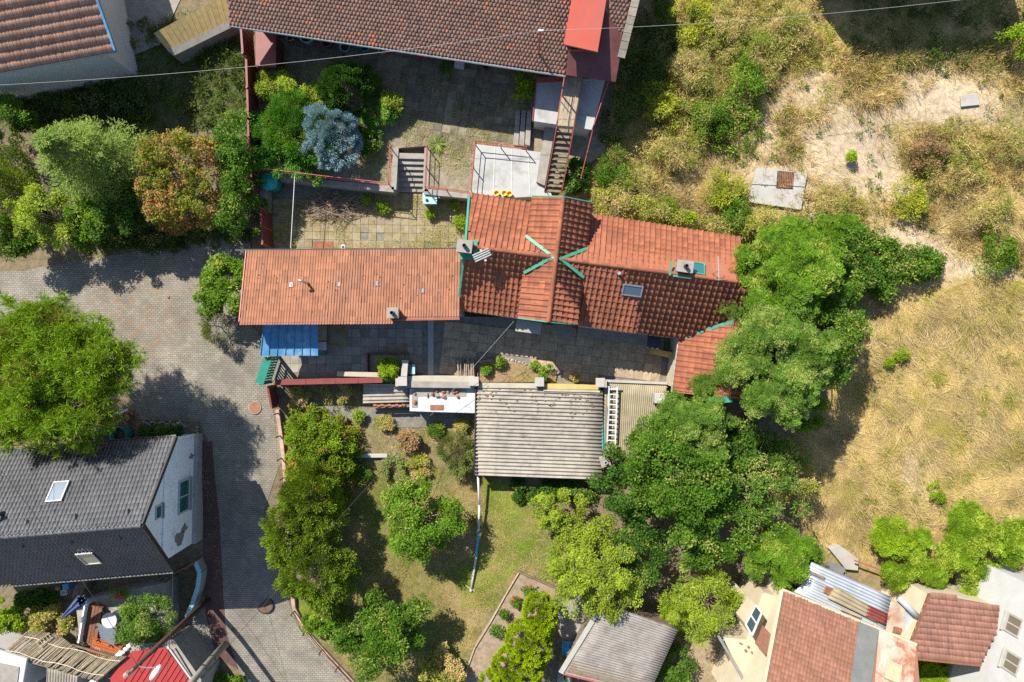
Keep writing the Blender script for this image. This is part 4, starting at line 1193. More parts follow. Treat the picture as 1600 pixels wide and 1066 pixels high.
# ================================================================== white gabled house with the slate-grey roof
gh = thing('gabled_house', (-24, -9.2, -.7), 'white gabled house with peeling plaster and a slate-grey tiled roof', 'house')
gn = [P(275,683,4.0)]; gs = [P(270,890,4.0)]; gr = [P(222,820,7.5)]
dn_ = (P(0,706,4.0)-gn[0]).normalized()
LW = 14.0
for q in (gn, gs, gr): q.append(q[0] + dn_*LW)
GN, GS = Plane(gn[1], gn[0], gr[0]), Plane(gs[1], gs[0], gr[0])
TS = MATS['tile_slate']
deck(gh, [gn[0], gn[1], gr[1], gr[0]], TS, .12); deck(gh, [gs[0], gs[1], gr[1], gr[0]], TS, .12)
tg = tile_template(.21, .34, 1, .075, .05, 6)
tile_roof(gh, [gn[0], gn[1], gr[1], gr[0]], gn[1], gn[0], gr[0], tg, .21, .34, TS, 0, 41)
tile_roof(gh, [gs[0], gs[1], gr[1], gr[0]], gs[0], gs[1], gr[0], tg, .21, .34, TS, 0, 42)
ridge_tiles(gh, gr[0] + Vector((0, 0, .05)), gr[1] + Vector((0, 0, .05)), .12, TS, .45)
ax = -dn_
nd = Vector((-dn_.y, dn_.x, 0))          # across
def ghp(base, inn, acr=0.0, z=None):
    q = base + dn_*inn + nd*acr
    return Vector((q.x, q.y, q.z if z is None else z))
b4 = [ghp(gn[0], .8), ghp(gs[0], .8), ghp(gs[1], 0), ghp(gn[1], 0)]
cn = (b4[1]-b4[0]).normalized()*.35
b4 = [b4[0]+cn, b4[1]-cn, b4[2]-cn, b4[3]+cn]
rd = [ghp(gr[0], .8) - Vector((0, 0, .15)), gr[1] - Vector((0, 0, .15))]
tz = [Vector((p.x, p.y, 4.18)) for p in b4]; bz = [Vector((p.x, p.y, -1.3)) for p in b4]
MB().add(bz + tz + rd, [(3,2,1,0),(1,0,4,8,5),(2,1,5,6),(3,2,6,9,7),(0,3,7,4),(4,7,9,8),(6,5,8,9)]).build('wall', MATS['plaster_peel'], gh)
for a, b in ((gn[0], gr[0]), (gr[0], gs[0])):
    MB().bar(a + ax*.04 + Vector((0, 0, .03)), b + ax*.04 + Vector((0, 0, .03)), .1, .24).build('verge_board', MATS['dark_metal'], gh)
MB().tube([gs[0] + Vector((0, -.2, -.06)), gs[1] + Vector((0, -.2, -.06))], .045, 8).build('gutter', MATS['felt_grey'], gh)
MB().tube([gn[0] + Vector((0, .08, -.04)), gn[1] + Vector((0, .08, -.04))], .07, 8).build('gutter', MATS['dark_metal'], gh)
# gable wall: windows face the lane
wl = (tz[1]-tz[0]).normalized(); gnrm = Vector((-wl.y, wl.x, 0))
if gnrm.x < 0: gnrm = -gnrm
def on_gable(px, py, out=.04):
    return on_plane(px, py, tz[0] + gnrm*out, gnrm)
right_ = Vector((0, 0, 1)).cross(gnrm)
o = window_on(gh, on_gable(287, 775), right_, (0, 0, 1), 1.9, 1.25, MATS['white_paint'], MATS['glass_teal'], 1, .12, .1, 'window', MATS['concrete_pale'])
o = window_on(gh, on_gable(247, 800), right_, (0, 0, 1), .7, .6, MATS['white_paint'], MATS['glass_teal'], 0, .12, .08, 'window', MATS['concrete_pale'])
# plinth and cornice band
MB().bar(Vector((tz[0].x, tz[0].y, 3.75)) + gnrm*.06, Vector((tz[1].x, tz[1].y, 3.75)) + gnrm*.06, .12, .16).build('cornice', MATS['plaster_peel'], gh)
MB().bar(Vector((tz[0].x, tz[0].y, -.5)) + gnrm*.1, Vector((tz[1].x, tz[1].y, -.5)) + gnrm*.1, .25, 1.1).build('plinth', MATS['concrete_pale'], gh)
for k in range(9):
    c = on_gable(*random.Random(k+3).choice([(283,700),(297,712),(278,860),(284,845),(290,835),(297,690)]), .02)
for (px, py, w, h_) in ((280,842,.8,.95),(288,826,.5,.7),(299,712,.34,.55)):
    c = on_gable(px, py, .005); mb = MB(); rr = random.Random(px)
    pts = []
    for i in range(12):
        a_ = 6.283*i/12; r_ = rr.uniform(.45, 1.25)
        pts.append(c + right_*(math.cos(a_)*w*.6*r_) + Vector((0, 0, math.sin(a_)*h_*.6*r_)))
    mb.add(pts + [p - gnrm*.02 + gnrm*.035 for p in pts], [tuple(range(12)), tuple(range(12, 24))] + [(i, (i+1)%12, 12+(i+1)%12, 12+i) for i in range(12)])
    mb.build('bare_masonry', MATS['stone'], gh)
roof_window(gh, GN, 90, 768, .8, 1.15, MATS['steel'], MATS['glass_pale'])
roof_window(gh, GS, 139, 873, .85, 1.1, MATS['steel'], MATS['glass_amber'])
for pl, px, py in ((GN,44,815),(GN,120,806),(GN,202,798),(GS,37,852),(GS,113,847),(GS,190,840),(GN,178,712)):
    c = pl(px, py, .05)
    MB().add([c - pl.u*.12, c + pl.u*.12, c + pl.v*.3, c + pl.n*.2 - pl.v*.05], [(0,1,2),(0,1,3),(1,2,3),(2,0,3)]).build('roof_vent', MATS['dark_metal'], gh)
c = GN(7, 801); MB().tube([c, c + Vector((0, 0, .6))], .11, 10).build('vent_pipe', MATS['dark_metal'], gh); MB().lathe(c + Vector((0, 0, .6)), [(.18, 0), (.18, .08), (.03, .2)], 10).build('vent_cap', MATS['dark_metal'], gh)
# dark side gate, yard wall below the gable
yw = thing('yard_wall', G(300,930), 'curved dark yard wall with a pale blue coping beside the red pavers', 'wall')
prev = None
for (x, y) in ((305,878),(312,895),(309,918),(300,945),(291,965)):
    q = G(x, y, .9)
    if prev is not None:
        MB().bar(Vector((prev.x, prev.y, q.z-1.0)), Vector((q.x, q.y, q.z-1.0)), .2, 2.0).build('wall_section', MATS['plaster_grey'], yw)
        MB().bar(prev, q, .26, .06).build('coping', MATS['light_blue'], yw)
    prev = q
gt = thing('dark_gate', G(282,895), 'tall dark plank gate between the white gable and the yard wall', 'gate')
for k in range(6):
    a = G(274+k*5, 892-k*2.5)
    MB().box(a + Vector((0, 0, .95)), (.19, .06, 1.8), .4).build('board', MATS['dark_metal'], gt)
MB().bar(G(272,896,1.9), G(302,880,1.9), .08, .08).build('top_rail', MATS['wood_brown'], gt)
for k in (0, 1): MB().box(G(272+k*30, 895-k*15, .95), (.12, .12, 2.1)).build('post', MATS['wood_brown'], gt)

# ================================================================== corner yard: reed roof, red roof, furniture
ZY = -.65
rd_t = thing('reed_roof', P(95,1025,1.6), 'pergola roof of weathered reed poles tied with pale rope', 'pergola')
rr = random.Random(9)
top_edge = [(8,1018),(52,988),(108,992),(128,1004),(160,1018),(186,1030)]
for k in range(64):
    t_ = k/63
    bx_, by_ = 4 + 150*t_ , 1022 + 42*t_
    Lx = 46 + 8*math.sin(t_*7)
    a = P(bx_ + rr.uniform(-2, 2), by_ + rr.uniform(-2, 2), 1.65 + rr.uniform(-.03, .03)); b = P(bx_ + Lx*.85, by_ - Lx*.75, 1.85 + rr.uniform(-.03, .03))
    MB().tube([a, a.lerp(b, .5) + Vector((rr.uniform(-.03, .03), 0, rr.uniform(-.02, .03))), b], [.055*rr.uniform(.7, 1.2), .05, .04], 6).build('reed_pole', MATS['reed'], rd_t, smooth=True)
for off_ in (0, 1):
    pts = [P(12+150*t_+off_*26, 1017+40*t_-off_*22, 1.8+off_*.08) for t_ in np.linspace(0, 1, 9)]
    MB().tube([p + Vector((0, .08*math.sin(i*1.7), 0)) for i, p in enumerate(pts)], .018, 5).build('rope', M('rope', (.55, .48, .36), .9, bump=0), rd_t)
for (x, y) in ((10,1022),(150,1058),(60,992),(178,1032)): MB().tube([P(x, y, -.9), P(x, y, 1.65)], .06, 8).build('post', MATS['wood_old'], rd_t)
MB().bar(P(4,1022,1.56), P(154,1064,1.56), .09, .09).build('beam', MATS['wood_old'], rd_t); MB().bar(P(45,988,1.74), P(190,1030,1.74), .09, .09).build('beam', MATS['wood_old'], rd_t)
lad = thing('small_ladder', P(72,1003,1.9), 'short wooden ladder lying on the reed roof', 'ladder')
la_, lb_ = P(58,1008,1.98), P(80,992,2.0)
sd = (lb_-la_).cross(Vector((0, 0, 1))).normalized()*.16
for s_ in (-1, 1): MB().bar(la_ + sd*s_, lb_ + sd*s_, .05, .05).build('stile', MATS['wood_pale'], lad)
for k in range(5): q = la_.lerp(lb_, (k+.5)/5); MB().bar(q - sd, q + sd, .04, .03).build('rung', MATS['wood_pale'], lad)
wf = thing('white_shed', P(15,1045,1), 'flat roofed shed with a white fascia and grey top beside the reed roof', 'shed')
MB().prism(zpoly([(-40,1005),(42,1030),(32,1090),(-40,1090)], 1.9), 1.7, 1.9).build('roof', MATS['white_paint'], wf, .02)
MB().prism(zpoly([(-40,1028),(30,1043),(24,1090),(-40,1090)], 1.95), 1.9, 1.95).build('roof_felt', MATS['concrete'], wf)
MB().prism(zpoly([(-38,1012),(37,1033),(28,1088),(-38,1088)], 1.7), -1.2, 1.7).build('wall', MATS['plaster_white'], wf)
wavy = thing('striped_shed', P(98,1060,1), 'low roof of grey corrugated sheet below the reed roof', 'shed')
wavy_sheet('roof', MATS['eternit'], wavy, P(74,1044,1.0), P(122,1055,1.0), P(120,1085,.9), P(72,1085,.9), .17, .035)
MB().prism(zpoly([(76,1048),(120,1058),(118,1083),(74,1083)], .95), -1.0, .9).build('wall', MATS['concrete'], wavy)
rm = thing('red_metal_shed', P(240,1045,0), 'shed with a bright red ribbed metal roof under the street lamp', 'shed')
RQ = [P(208,1012,1.7), P(262,1014,1.7), P(312,1075,1.4), P(205,1100,1.4), P(172,1062,1.5)]
RPL = Plane(P(172,1062,1.45), P(312,1075,1.45), P(240,1012,1.75))
RQ = [RPL(206,1018), RPL(258,1012), RPL(306,1072), RPL(300,1110), RPL(180,1110), RPL(172,1060)]
deck(rm, RQ, MATS['red_sheet'], .04, 'roof')
px0 = [p for p in RQ]
rpoly = [tuple(p[:2]) for p in RQ]
for k in range(16):
    x0, y0 = 165 + k*9.5, 1112
    seg = [RPL(x0 + s_*62 , y0 - s_*100 + k*0, .02) for s_ in np.linspace(0, 1, 40)]
    seg = [p for p in seg if in_poly(np.array([p.x]), np.array([p.y]), rpoly)[0]]
    if len(seg) > 1: MB().bar(seg[0], seg[-1], .035, .05).build('seam', MATS['red_sheet'], rm)
MB().prism([tuple((p*.985)[:2]) for p in RQ], -1.3, 1.35).build('wall', MATS['concrete'], rm)
MB().bar(RPL(262,1010,.03), RPL(308,1074,.03), .1, .08).build('edge_trim', MATS['white_paint'], rm)
sw = thing('stone_edge_wall', P(175,1040,0), 'crumbling whitewashed stone wall between reed roof and red shed', 'wall')
for k in range(11):
    q = P(150 + k*5.2, 1062 - k*5.3, 1.1); MB().blob(q, (.17, .13, .14), k+50, 1, .15).build('stone', MATS['plaster_peel'], sw)
MB().bar(P(150,1063,.1), P(203,1008,.1), .28, 1.9).build('wall_core', MATS['plaster_peel'], sw)
bench = thing('slatted_bench', P(168,1016,ZY), 'orange slatted wooden bench beside the grey table', 'bench')
ba, bb = P(142,1010,1.0), P(186,1024,1.0)
bd = (bb-ba).normalized(); bn = Vector((-bd.y, bd.x, 0))
if bn.y < 0: bn = -bn
for k in range(4): MB().bar(ba + bn*(.1+.14*k), bb + bn*(.1+.14*k), .11, .03).build('seat_slat', MATS['wood_orange'], bench)
for k in range(16):
    q = ba.lerp(bb, (k+.5)/16)
    MB().bar(q + Vector((0, 0, .0)) - bn*.02, q - bn*.22 + Vector((0, 0, .42)), .06, .025).build('back_slat', MATS['wood_orange'], bench)
MB().bar(ba - bn*.24 + Vector((0, 0, .46)), bb - bn*.24 + Vector((0, 0, .46)), .07, .05).build('top_rail', MATS['wood_orange'], bench)
for q in (ba, bb):
    for o_ in (.05, .55): MB().box(q + bn*o_ - Vector((0, 0, .35)), (.07, .07, .75)).build('leg', MATS['wood_orange'], bench)
deck_ = tag(MB().prism(zpoly([(118,940),(260,910),(262,1000),(190,1030),(125,1005)], .52), -1.0, .52).build('patio', MATS['concrete']), 'raised grey patio under the slate-roofed house', 'patio', kind='structure')
sofa = thing('wooden_trough', P(142,975,.5), 'long brown wooden bench chest with faded boards on the patio', 'bench')
for k in range(4):
    a, b = P(131+k*5.5, 1003+k*1.6, .95), P(141+k*5.5, 945+k*1.6, .95)
    MB().bar(a, b, .2, .05).build('board', MATS['wood_brown'], sofa)
MB().prism(zpoly([(130,1004),(150,1010),(160,950),(140,944)], .9), .5, .92).build('chest', MATS['wood_brown'], sofa)
MB().bar(P(126,1002,1.1), P(136,943,1.1), .08, .5).build('back', MATS['plaster_peel'], sofa)
tb = thing('patio_table', P(166,988,.5), 'square grey slatted patio table beside the orange bench', 'table')
for k in range(7):
    a, b = P(152+k*.9, 975+k*3.6, 1.25), P(182-k*.6, 986+k*3.6, 1.25)
    MB().bar(a, b, .125, .03).build('slat', MATS['grey_cloth'], tb)
for (x, y) in ((154,978),(180,988),(156,998),(176,1006)): MB().box(P(x, y, .87), (.06, .06, .75)).build('leg', MATS['dark_metal'], tb)
rt = thing('round_table', P(182,962,.5), 'white round garden table under the pale green tree', 'table')
MB().lathe(P(182,962,.5), [(.3, 0), (.3, .04), (.05, .08), (.05, .7), (.46, .72), (.48, .75), (.46, .78)], 24).build('table_top', MATS['white_paint'], rt)
um = thing('closed_parasol', P(126,938,.5), 'closed navy blue parasol tilted over the shrubs', 'parasol')
ua, ub = P(128,938,2.7), P(95,968,2.0)
mb = MB(); ring = []
dv = (ub-ua).normalized(); sa = dv.cross(Vector((0, 0, 1))).normalized(); sb = sa.cross(dv)
for i, (t_, r_) in enumerate(((0, .30), (.15, .27), (.5, .19), (.85, .09), (1, .02))):
    for k in range(16):
        a_ = 6.283*k/16; rr_ = r_*(1.18 if k % 2 else .72)
        mb.v.append(ua.lerp(ub, t_) + (sa*math.cos(a_) + sb*math.sin(a_))*rr_)
for i in range(4):
    for k in range(16): mb.f.append((i*16+k, i*16+(k+1)%16, (i+1)*16+(k+1)%16, (i+1)*16+k))
mb.build('canopy', MATS['navy_cloth'], um)
MB().tube([P(128,936,.5), ua, ub + dv*.12], .028, 6).build('pole', MATS['aluminium'], um)
for k in range(6): MB().tube([ua + (sa*math.cos(k*1.05) + sb*math.sin(k*1.05))*.345, ub], .012, 4).build('rib', MATS['white_paint'], um)
for k, (x, y, cc) in enumerate(((90,921,'wood_brown'),(99,927,'white_paint'),(102,918,'blue_plastic'))):
    o = thing('planter_box', P(x, y, -.6), ('square %s planter by the slate-roofed house' % ('brown', 'white rimmed', 'deep blue')[k]), 'planter')
    MB().prism(zpoly([(x-5,y-4),(x+4,y-5),(x+5,y+3),(x-4,y+4)], 0), -.75, 0).build('box', MATS[cc], o); MB().prism(zpoly([(x-3,y-2),(x+2,y-3),(x+3,y+1),(x-2,y+2)], .01), -.1, .012).build('soil', MATS['soil'], o)
pal = thing('slatted_crate', P(122,925,0), 'brown slatted crate leaning under the grey eave', 'crate')
for k in range(7): MB().bar(P(113+k*2.6, 934-k*1.2, .35), P(119+k*2.6, 914-k*1.2, .35), .06, .04).build('slat', MATS['wood_old'], pal)
MB().prism(zpoly([(114,934),(131,926),(137,908),(120,915)], .3), -.75, .3).build('frame', MATS['wood_old'], pal)
# utility poles
up1 = thing('utility_pole', G(326,937), 'brown wooden utility pole with a white street lamp over the red shed', 'utility pole')
pb, pt_ = G(326,937), P(222,1052,8.0)
pt_ = Vector((pb.x - .05, pb.y - .3, 8.2))
MB().tube([pb - Vector((0, 0, .3)), pb.lerp(pt_, .5), pt_], [.17, .145, .12], 12).build('pole', MATS['pole_tar'], up1, smooth=True)
MB().box(pt_ - Vector((0, 0, .2)), (.7, .1, .1), .8).build('crossarm', MATS['wood_old'], up1); MB().lathe(pt_, [(.12, -.5), (.14, .1), (.03, .16)], 8).build('cap', MATS['stone'], up1)
l0 = pt_ - Vector((0, 0, .9)); l1 = P(248,1043,7.6)
MB().tube([l0, l0.lerp(l1, .5) + Vector((0, 0, .1)), l1], .03, 6).build('lamp_arm', MATS['steel'], up1)
lh = P(240,1055,7.55)
hd = (lh-l1).normalized()
mb = MB(); mb.blob((0, 0, 0), (.52, .17, .09), 1, 2, 0); a_ = math.atan2((lh-l1).y, (lh-l1).x); R_ = Matrix.Rotation(a_, 3, 'Z')
mb.v = [R_ @ v + l1 + hd*.35 for v in mb.v]; mb.build('lamp_head', MATS['white_paint'], up1, smooth=True)
up2 = thing('concrete_pole', G(352,1008), 'thick grey concrete pole at the edge of the paver lane', 'utility pole')
pb = G(352,1006)
MB().tube([pb - Vector((0, 0, .3)), pb + Vector((.05, -.08, 4.0)), pb + Vector((.12, -.2, 8.3))], [.24, .2, .16], 12).build('pole', MATS['concrete'], up2, smooth=True)
for z_ in (2.0, 3.2): MB().lathe(pb + Vector((.03, -.04, z_)), [(.245, 0), (.245, .06)], 12).build('band', MATS['dark_metal'], up2)
# rubble and rain barrels north of the gabled house
for k, (x, y) in enumerate(((176,679),(199,677))):
    o = thing('rain_barrel', G(x, y), ('open dark green rain barrel beside the rubble heap', 'open dark green rain barrel beside the dark ivy')[k], 'barrel', 'rain barrels behind the slate-roofed house')
    g_ = G(x, y)
    MB().lathe(g_, [(.42, 0), (.5, .35), (.5, 1.0), (.53, 1.05), (.49, 1.05), (.46, .55)], 20).build('barrel', MATS['green_paint'], o, smooth=True)
    MB().lathe(g_, [(.47, .5), (.47, .7)], 20).build('water', MATS['dark_plastic'], o)
rp = thing('rubble_heap', G(190,648), 'heap of broken bricks and a plank beside the pine', 'rubble')
rr = random.Random(2)
for k in range(26):
    q = G(rr.gauss(192, 9), rr.gauss(651, 5), rr.uniform(.03, .3)); MB().box(q, (.28, .14, .09), rr.uniform(0, 3)).build('brick', MATS['brick_red'], rp)
MB().bar(G(170,652,.4), G(200,640,.45), .15, .05).build('plank', MATS['white_paint'], rp)
rk = thing('rock_edging', G(280,665), 'row of rough pale stones edging the lane by the white gable', 'stones')
for k in range(20):
    x, y = (225 + k*4.6, 662 + (k % 3)*2 - (2 if k < 10 else 0)) if k < 15 else (306 + rr.uniform(-4, 6), 668 + (k-15)*5)
    MB().blob(G(x, y, .06), (rr.uniform(.1, .22), rr.uniform(.1, .18), .12), k, 1, .3).build('stone', MATS['stone'], rk)
# manholes in the lane
for x, y, r_, lb in ((414,946,.48,'round rusty manhole cover beside the fence corner in the paver lane'), (398,637,.36,'worn round manhole cover in a mortar patch by the red gate'), (262,464,.09,'small round gas valve cover in the paver lane')):
    g_ = G(x, y, .075); o = thing('manhole_cover', g_, lb, 'manhole')
    MB().lathe(g_, [(r_, -.12), (r_, .012), (r_*.93, .016)], 28).build('cover', MATS['tar_lid'] if r_ > .4 else MATS['barrel_brown'], o)
    MB().lathe(g_, [(r_*1.14, -.12), (r_*1.14, .008), (r_*1.0, .010)], 28).build('collar', MATS['dark_metal'] if r_ > .4 else MATS['concrete'], o)

# ================================================================== lower-right neighbours
crh = thing('cream_house', (16, -18, -1.8), 'cream house with a faded red roof patched in felt and rusty metal', 'house')
f0, f1 = P(1222,922,4.2), P(1432,1008,4.2)
uu = (f1-f0).normalized(); dd = Vector((uu.y, -uu.x, 0))
PC = Plane(f0, f1, f0 + dd*5 + Vector((0, 0, 2.2)))
deck(crh, [PC(1222,922), PC(1432,1008), PC(1446,1180), PC(1172,1180)], MATS['tile_faded'], .14)
tile_roof(crh, [PC(1223,922), PC(1343,971), PC(1330,1066), PC(1318,1160), PC(1176,1160)], f0, f1, f0 + dd*5 + Vector((0, 0, 2.2)), tile_template(.2, .26, 1, .02, .028, 4), .2, .26, MATS['tile_faded'], 0, 51)
deck(crh, [PC(x, y, .09) for x, y in ((1343,972),(1373,984),(1360,1080),(1345,1160),(1318,1160),(1329,1066))], MATS['felt_grey'], .07, 'felt_roof')
for k in range(4):
    xa, xb = 1374+k*14.6, 1388+k*14.6
    deck(crh, [PC(xa, 984+k*6.2, .08), PC(xb, 990+k*6.2, .08), PC(xb-10, 1130, .08), PC(xa-12, 1130, .08)], MATS['rusty_white'], .05, 'metal_sheet')
MB().bar(PC(1221,922,.05), PC(1176,1160,.05), .14, .2).build('verge_board', MATS['plaster_cream'], crh)
MB().bar(PC(1222,921,.02), PC(1432,1007,.02), .14, .12).build('eave_board', MATS['plaster_cream'], crh)
hb = [PC(1222,922) + dd*.3 + uu*.8, PC(1432,1008) + dd*.3 - uu*.2, PC(1446,1180) - uu*.2, PC(1172,1180) + uu*.8]
MB().prism([p[:2] for p in hb], -2.2, [p.z-.14 for p in hb]).build('wall', MATS['plaster_cream'], crh)
cwall_n = Vector((hb[3].x-hb[0].x, hb[3].y-hb[0].y, 0)).normalized(); cw_out = Vector((cwall_n.y, -cwall_n.x, 0))
if cw_out.x > 0: cw_out = -cw_out
anx = thing('cream_annex', (13, -17, -1.8), 'low cream annex with a flat sunlit roof and blue windows', 'annex')
AX = [(1130,996),(1166,1000),(1192,926),(1222,934),(1206,1000),(1186,1100),(1178,1100)]
MB().prism(zpoly(AX, 2.2), 2.08, 2.2).build('roof', MATS['plaster_cream'], anx)
ax_ = [P(x, y, 2.2) for x, y in AX]
MB().prism([(p.x + .12, p.y - .02) for p in ax_], -2.2, 2.1).build('wall', MATS['plaster_cream'], anx)
deck(crh, [P(1192,977,3.7), P(1209,997,4.2), P(1196,1025,4.2), P(1180,1006,3.7)], MATS['wood_brown'], .08, 'awning')
MB().tube([P(1122,993,2.28), P(1172,1080,2.28)], .09, 8).build('drain_pipe', MATS['gutter_metal'], anx)
aw = (ax_[6]-ax_[0]).normalized(); an_ = Vector((aw.y, -aw.x, 0))
if an_.x > 0: an_ = -an_
rgt = Vector((0, 0, 1)).cross(an_)
for k, t_ in enumerate((.3, .56)):
    c = (ax_[0] + Vector((.12, 0, 0))).lerp(ax_[6] + Vector((.12, 0, 0)), t_); c = Vector((c.x, c.y, .6)) + an_*.03
    window_on(anx, c, rgt, (0, 0, 1), 1.1, 1.2, MATS['white_paint'], MATS['blue_plastic'], 1, .1, .07, 'window', MATS['wood_brown'])
cf = thing('glazed_porch', P(1176,970,0), 'small glazed lean-to with white frames against the cream annex', 'porch')
CQ = [P(1181,946,3.0), P(1190,958,3.6), P(1175,993,3.6), P(1165,976,3.0)]
for k in range(2):
    a, b = CQ[0].lerp(CQ[3], k/2 + .04), CQ[0].lerp(CQ[3], (k+1)/2 - .04); c, d_ = CQ[1].lerp(CQ[2], (k+1)/2 - .04), CQ[1].lerp(CQ[2], k/2 + .04)
    deck(cf, [a, b, c, d_], MATS['glass'], .03, 'pane')
for a, b in ((0, 3), (1, 2), (0, 1), (3, 2)): MB().bar(CQ[a], CQ[b], .09, .1).build('frame', MATS['white_paint'], cf)
MB().bar((CQ[0]+CQ[3])/2, (CQ[1]+CQ[2])/2, .08, .1).build('glazing_bar', MATS['white_paint'], cf)
MB().prism([p[:2] for p in CQ], -2.0, [2.9, 3.45, 3.45, 2.9]).build('wall', MATS['plaster_cream'], cf)
lp = thing('leaning_planks', G(1160,1000), 'loose weathered planks leaning on the cream annex', 'planks')
for k, (xa, ya, xb, yb) in enumerate(((1142,982,1166,1018),(1150,980,1170,1012),(1140,990,1158,1006),(1156,975,1176,1022))):
    MB().bar(P(xa, ya, .4), P(xb, yb, 2.35), .14, .04).build('plank', MATS['wood_old'], lp)
zs = thing('zinc_shed', (18, -15, -1.6), 'shed under overlapping corrugated zinc and yellowed plastic sheets', 'shed')
wavy_sheet('zinc_sheet', MATS['zinc'], zs, P(1392,932,2.9), P(1386,962,2.7), P(1258,903,2.7), P(1268,878,2.9), .21, .035)
wavy_sheet('plastic_sheet', MATS['plastic_yellow'], zs, P(1376,955,2.76), P(1370,972,2.66), P(1292,934,2.66), P(1304,915,2.76), .21, .035, lift=.07)
wavy_sheet('zinc_sheet', MATS['zinc'], zs, P(1388,962,2.62), P(1390,995,2.42), P(1240,925,2.42), P(1262,905,2.62), .21, .035)
wavy_sheet('painted_sheet', MATS['red_metal'], zs, P(1386,958,2.8), P(1383,976,2.7), P(1352,962,2.7), P(1356,944,2.8), .21, .03, lift=.09)
MB().prism(zpoly([(1268,884),(1385,938),(1384,985),(1252,922)], 2.35), -1.8, 2.3).build('wall', MATS['concrete'], zs)
mp_ = thing('rusty_flat_roof', P(1405,960,0), 'narrow flat roof of rusty white painted sheet by the zinc pipe', 'shed')
deck(mp_, [P(1388,938,2.6), P(1415,942,2.6), P(1412,1000,2.6), P(1384,994,2.6)], MATS['rusty_white'], .06, 'roof'); deck(mp_, [P(1415,942,2.5), P(1440,962,2.5), P(1434,1010,2.5), P(1412,1000,2.5)], MATS['zinc'], .06, 'roof_sheet')
MB().prism(zpoly([(1390,942),(1436,964),(1430,1006),(1386,992)], 2.4), -1.8, 2.42).build('wall', MATS['plaster_cream'], mp_)
zp = thing('zinc_flue', P(1420,950,2.7), 'fat zinc flue pipe lying across the rusty flat roof', 'pipe')
MB().tube([P(1404,934,2.85), P(1438,968,2.85)], .17, 14).build('pipe', MATS['zinc'], zp, smooth=True); MB().lathe(P(1439,969,2.62), [(.22, 0), (.22, .5), (.16, .5), (.16, .1)], 14).build('cowl', MATS['concrete_pale'], zp)
cb = thing('concrete_block', G(1322,868), 'broken pale concrete slab lying at the edge of the dry grass', 'slab')
q = [G(1296,858,.5), G(1312,852,.5), G(1342,874,.4), G(1341,892,.4), G(1322,890,.4)]
MB().prism([p[:2] for p in q], -1.4, [p.z for p in q]).build('slab', MATS['concrete_pale'], cb, .02)
MB().bar(G(1335,876,.9), G(1385,894,.9), .08, .08).build('rail', MATS['red_rail'], cb)
jb = thing('junk_boards', G(1300,890), 'dark stack of boards and a grey sheet beside the zinc shed', 'boards')
for k in range(8): MB().bar(G(1268+k*6, 868+k*2.5, .3), G(1282+k*6, 884+k*2.5, .35), .13, .04).build('board', MATS['wood_old'], jb)
MB().bar(G(1292,884,.6), G(1318,896,.7), .7, .03).build('sheet', MATS['felt_grey'], jb)
sr = thing('small_tiled_house', (26, -18, -1.6), 'low house with a small pink tiled roof beside the tall white wall', 'house')
PR = Plane(P(1455,930,2.8), P(1572,950,2.8), P(1450,1030,3.7))
SQ = [PR(1452,928), PR(1575,950), PR(1532,1038), PR(1415,1026)]
deck(sr, SQ, MATS['tile_right'], .14)
tile_roof(sr, SQ, SQ[3], SQ[2], SQ[0], tile_template(.2, .33, 1, .025, .035, 4), .2, .33, MATS['tile_right'], 0, 61)
MB().bar(SQ[3] + Vector((0, -.05, 0)), SQ[2] + Vector((0, -.05, 0)), .12, .16).build('eave_board', MATS['wood_brown'], sr); MB().bar(SQ[3], SQ[0], .1, .16).build('verge_board', MATS['wood_brown'], sr)
MB().prism([tuple((p + (sum(SQ, Vector())/4 - p)*.07)[:2]) for p in SQ], -1.9, [p.z-.2 for p in SQ]).build('wall', MATS['plaster_cream'], sr)
tw_ = thing('white_building', (30, -18, -1.6), 'tall white rendered building with small square windows', 'building')
wA, wB = P(1580,900,3.0), P(1527,1075,3.0)
wdir = (wB-wA).normalized(); wB = wA + wdir*11; wout = Vector((-wdir.y, wdir.x, 0))
if wout.x > 0: wout = -wout
MB().prism([tuple(wA[:2]), tuple(wB[:2]), tuple((wB - wout*9)[:2]), tuple((wA - wout*9)[:2])], -2, 10.5).build('wall', MATS['plaster_white'], tw_)
MB().prism([tuple((wA+wout*.4)[:2]), tuple((wB+wout*.4)[:2]), tuple((wB - wout*9.4)[:2]), tuple((wA - wout*9.4)[:2])], 10.5, 10.75).build('roof', MATS['felt_grey'], tw_)
rgt = Vector((0, 0, 1)).cross(wout)
for px, py in ((1584,977),(1581,1036),(1566,1010-120)):
    if py < 950: continue
    c = on_plane(px, py, wA + wout*.03, wout)
    window_on(tw_, c, rgt, (0, 0, 1), .95, 1.05, MATS['concrete_pale'], MATS['glass_dim'], 1, .1, .1, 'window', MATS['concrete_pale'])
gsh = thing('grey_shed', P(978,1005,0), 'garden shed with a grey corrugated roof below the yellow-green tree', 'shed')
GQ = [P(946,944,.9), P(1060,983,.9), P(1014,1085,.55), P(880,1052,.55)]
n_ = 5
for k in range(n_):
    a, b = GQ[0].lerp(GQ[3], k/n_), GQ[0].lerp(GQ[3], (k+1.06)/n_); d_, c = GQ[1].lerp(GQ[2], k/n_), GQ[1].lerp(GQ[2], (k+1.06)/n_)
    wavy_sheet('roof_sheet', MATS['eternit_dark'], gsh, a, b, c, d_, .17, .03, lift=.012*(k % 2))
gc = sum(GQ, Vector())/4
MB().prism([tuple((p + (gc-p)*.06)[:2]) for p in GQ], -2, .6).build('wall', MATS['wood_old'], gsh)
